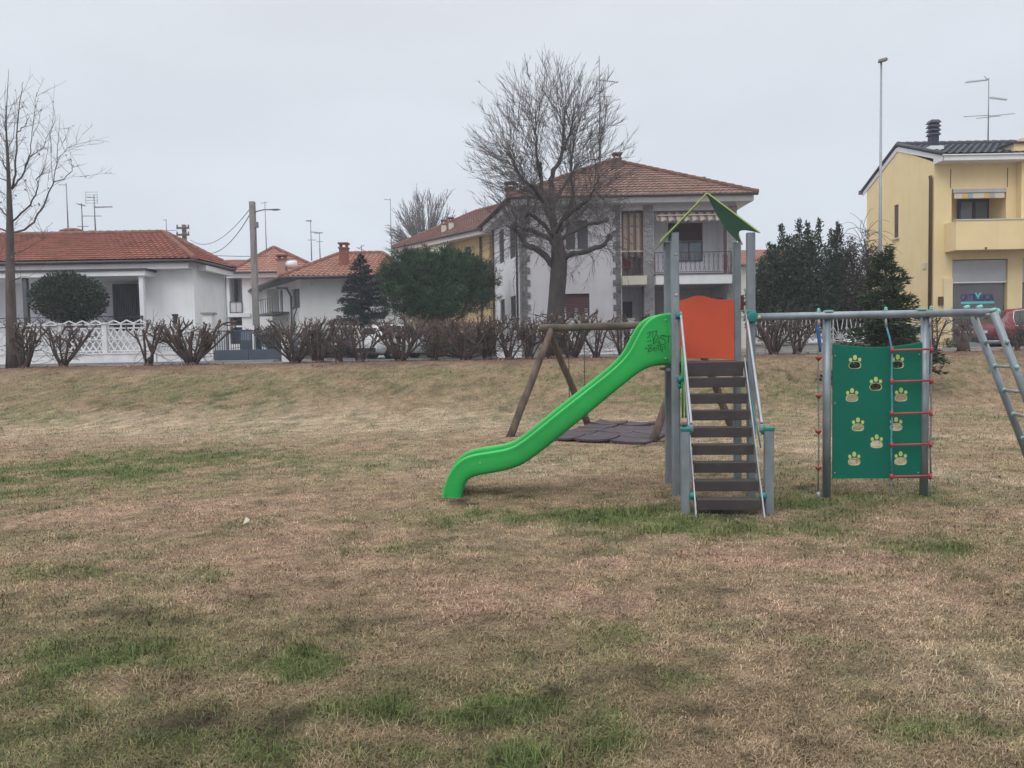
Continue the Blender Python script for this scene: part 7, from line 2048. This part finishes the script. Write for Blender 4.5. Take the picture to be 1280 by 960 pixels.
    top(rear[0], rear[1], 'rear_window', CARGL); top(.555, .675, 'windscreen', CARGL)
    for s in (-1, 1):
        a, b = (.15, .30) if style == 'suv' else (.10, .30)
        for nm, x0, x1, tp in (('side_window', a, .36, (.02, 0)), ('side_window', .372, .62, (0, -.10))):
            w_ = patch(x0, x1, 4.25, 7.6, s, nm, CARGL, t, taper=tp)
            mb = MB(); e = []
            for j in range(9):
                x = x0 + (x1 - x0) * j / 8 
                y, z = S(x, 4.15, .008); e.append(((x - .5) * L, y * s, z))
            mb.tube(e, .012, 5); mb.build('window_trim', CHROME, w_, origin=(0, 0, 0))
            e = []
            for j in range(9):
                x = x0 + tp[0] + (x1 + tp[1] - x0 - tp[0]) * j / 8; y, z = S(x, 7.7, .008); e.append(((x - .5) * L, y * s, z))
            if x0 == a: 
                y, z = S(x0, 4.15, .008); y2_, z2_ = S(x0 + tp[0] * .5 - .012, 5.9, .01); e = [((x0 - .5) * L, y * s, z), ((x0 + tp[0] * .5 - .014 - .5) * L, y2_ * s, z2_)] + e
            mb = MB(); mb.tube(e, .012, 5); mb.build('window_trim', CHROME, w_, origin=(0, 0, 0))
        patch(.006, .055 if style == 'suv' else .03, 3.0, 4.4, s, 'tail_light', TAILR, t, .01)
        patch(.93, .985, 3.2, 4.3, s, 'headlight', CHROME, t, .008)
        patch(.08, .93, .0, .95, s, 'sill_trim', TRIMB, t, .004, 40) if style == 'suv' and False else None
        mb = MB(); x = .635; y, z = S(x, 4.3, .09); mb.ball(((x - .5) * L, y * s, z + .06), .10, 8, 6, (.7, 1.1, .75)); mb.build('wing_mirror', paint_m, t, origin=(0, 0, 0))
        mb = MB(); 
        for xh in (.33, .50): y, z = S(xh, 3.6, .012); mb.box(((xh - .5) * L, y * s, z), (.18, .03, .03))
        mb.build('door_handle', paint_m, t, origin=(0, 0, 0))
        for xl in (.365, .60):
            mb = MB(); e = [((xl - .5) * L, S(xl, k_, .0015)[0] * s, S(xl, k_, .0015)[1]) for k_ in (.8, 1.5, 2.5, 3.2, 4.0)]; mb.tube(e, .005, 4); mb.build('door_seam', TRIMB, body, origin=(0, 0, 0))
        for c in wx:
            cx = (c - .5) * L; yo = Wd / 2 - .125; wm = MB(); n = 28
            prof = [(r_w * .62, -.10), (r_w * .93, -.11), (r_w, -.08), (r_w, .08), (r_w * .93, .11), (r_w * .66, .105), (r_w * .64, .06)]
            g = [(cx + r * math.cos(2 * math.pi * k / n), (yo + d) * s, r_w + r * math.sin(2 * math.pi * k / n)) for r, d in prof for k in range(n)]
            wm.add(g, [(j * n + k, j * n + (k + 1) % n, (j + 1) * n + (k + 1) % n, (j + 1) * n + k) for j in range(len(prof) - 1) for k in range(n)], True)
            wl = empty_child('wheel', t, (cx, yo * s, r_w)); wm.build('tyre', TYRE, wl, origin=(cx, yo * s, r_w))
            rm = MB(); rm.tube([(cx, (yo + .03) * s, r_w), (cx, (yo + .045) * s, r_w)], r_w * .655, 24); rm.build('brake_disc', TRIMB, wl, origin=(cx, yo * s, r_w))
            rm = MB(); rm.tube([(cx, (yo + .04) * s, r_w), (cx, (yo + .095) * s, r_w)], [r_w * .16, r_w * .13], 12)
            for k in range(5):
                for da in (-.17, .17):
                    a_ = 2 * math.pi * k / 5 + .3; rm.bar((cx + r_w * .12 * math.cos(a_), (yo + .085) * s, r_w + r_w * .12 * math.sin(a_)), (cx + r_w * .66 * math.cos(a_ + da), (yo + .08) * s, r_w + r_w * .66 * math.sin(a_ + da)), .035, .03, upref=(0, 1, 0))
            g = [(cx + r * math.cos(2 * math.pi * k / n), (yo + d) * s, r_w + r * math.sin(2 * math.pi * k / n)) for r, d in ((r_w * .70, .10), (r_w * .64, .105), (r_w * .60, .06)) for k in range(n)]
            rm.add(g, [(j * n + k, j * n + (k + 1) % n, (j + 1) * n + (k + 1) % n, (j + 1) * n + k) for j in range(2) for k in range(n)], True)
            rm.build('rim', rim_m, wl, origin=(cx, yo * s, r_w))
            lin = MB(); lin.tube([(cx, (yo - .14) * s, r_w), (cx, (yo - .16) * s, r_w)], r_w * 1.12, 24); lin.build('arch_liner', TRIMB, t, origin=(0, 0, 0))
    mb = MB(); mb.box((-.5 * L - .012, 0, .40 * hs), (.06, Wd * .80, .20)); mb.build('rear_bumper', TRIMB, t, origin=(0, 0, 0), bevel=.02)
    mb = MB(); mb.box((.5 * L - .0, 0, .42 * hs), (.06, Wd * .62, .22)); mb.build('front_bumper', TRIMB, t, origin=(0, 0, 0), bevel=.02)
    xpl = -.5 * L - .03; mb = MB(); mb.box((xpl + .02, 0, .70 * hs), (.03, .50, .11)); mb.build('number_plate', PLATE, t, origin=(0, 0, 0))
    mb = MB(); mb.box((0, 0, .24), (L * .86, Wd * .62, .14)); mb.build('underbody', TRIMB, t, origin=(0, 0, 0))
    return t
def empty_child(nm, par, loc):
    o = bpy.data.objects.new(nm, None); COL.objects.link(o); o.parent = par; o.location = loc; WORG[o.name] = V(loc); return o
zR = ZST + .006
c = XY(1302, 30.9)
car((c.x, c.y, zR), R(0), 4.68, 1.90, 1.62, CARRED, 'dark red car with chrome window line parked in front of the shop', 'suv', RIM)
c = XY(503, 36.0); car((c.x, c.y, zR), R(47), 4.2, 1.76, 1.55, CARWHT, 'white hatchback parked at an angle behind the broad pollarded shrub', 'hatch', RIML)
c = XY(428, 42.0); car((c.x, c.y + 1.2, zR), R(82), 4.2, 1.80, 1.66, CARBLK, 'black car seen from behind with red tail lights, left of the fir trunk', 'hatch', RIM)
c = XY(389, 42.5); car((c.x, c.y + 1.2, zR), R(84), 4.3, 1.78, 1.45, CARSIL, 'dark navy car parked left of the black car behind the shrubs', 'hatch', RIML)
# ------------------------------------------------------------------ thin winter haze in the air
def haze(density=.0014):
    mb = MB(); mb.box((0, 85, 19), (404, 300, 42)); m = bpy.data.materials.new('air'); m.use_nodes = True; nt = m.node_tree
    nt.nodes.clear(); out = nt.nodes.new('ShaderNodeOutputMaterial'); v = nt.nodes.new('ShaderNodeVolumePrincipled')
    v.inputs['Color'].default_value = (.93, .96, 1.0, 1); v.inputs['Density'].default_value = density; v.inputs['Anisotropy'].default_value = .2
    nt.links.new(v.outputs[0], out.inputs['Volume'])
    tag(mb.build('haze', m), kind='stuff')
haze()
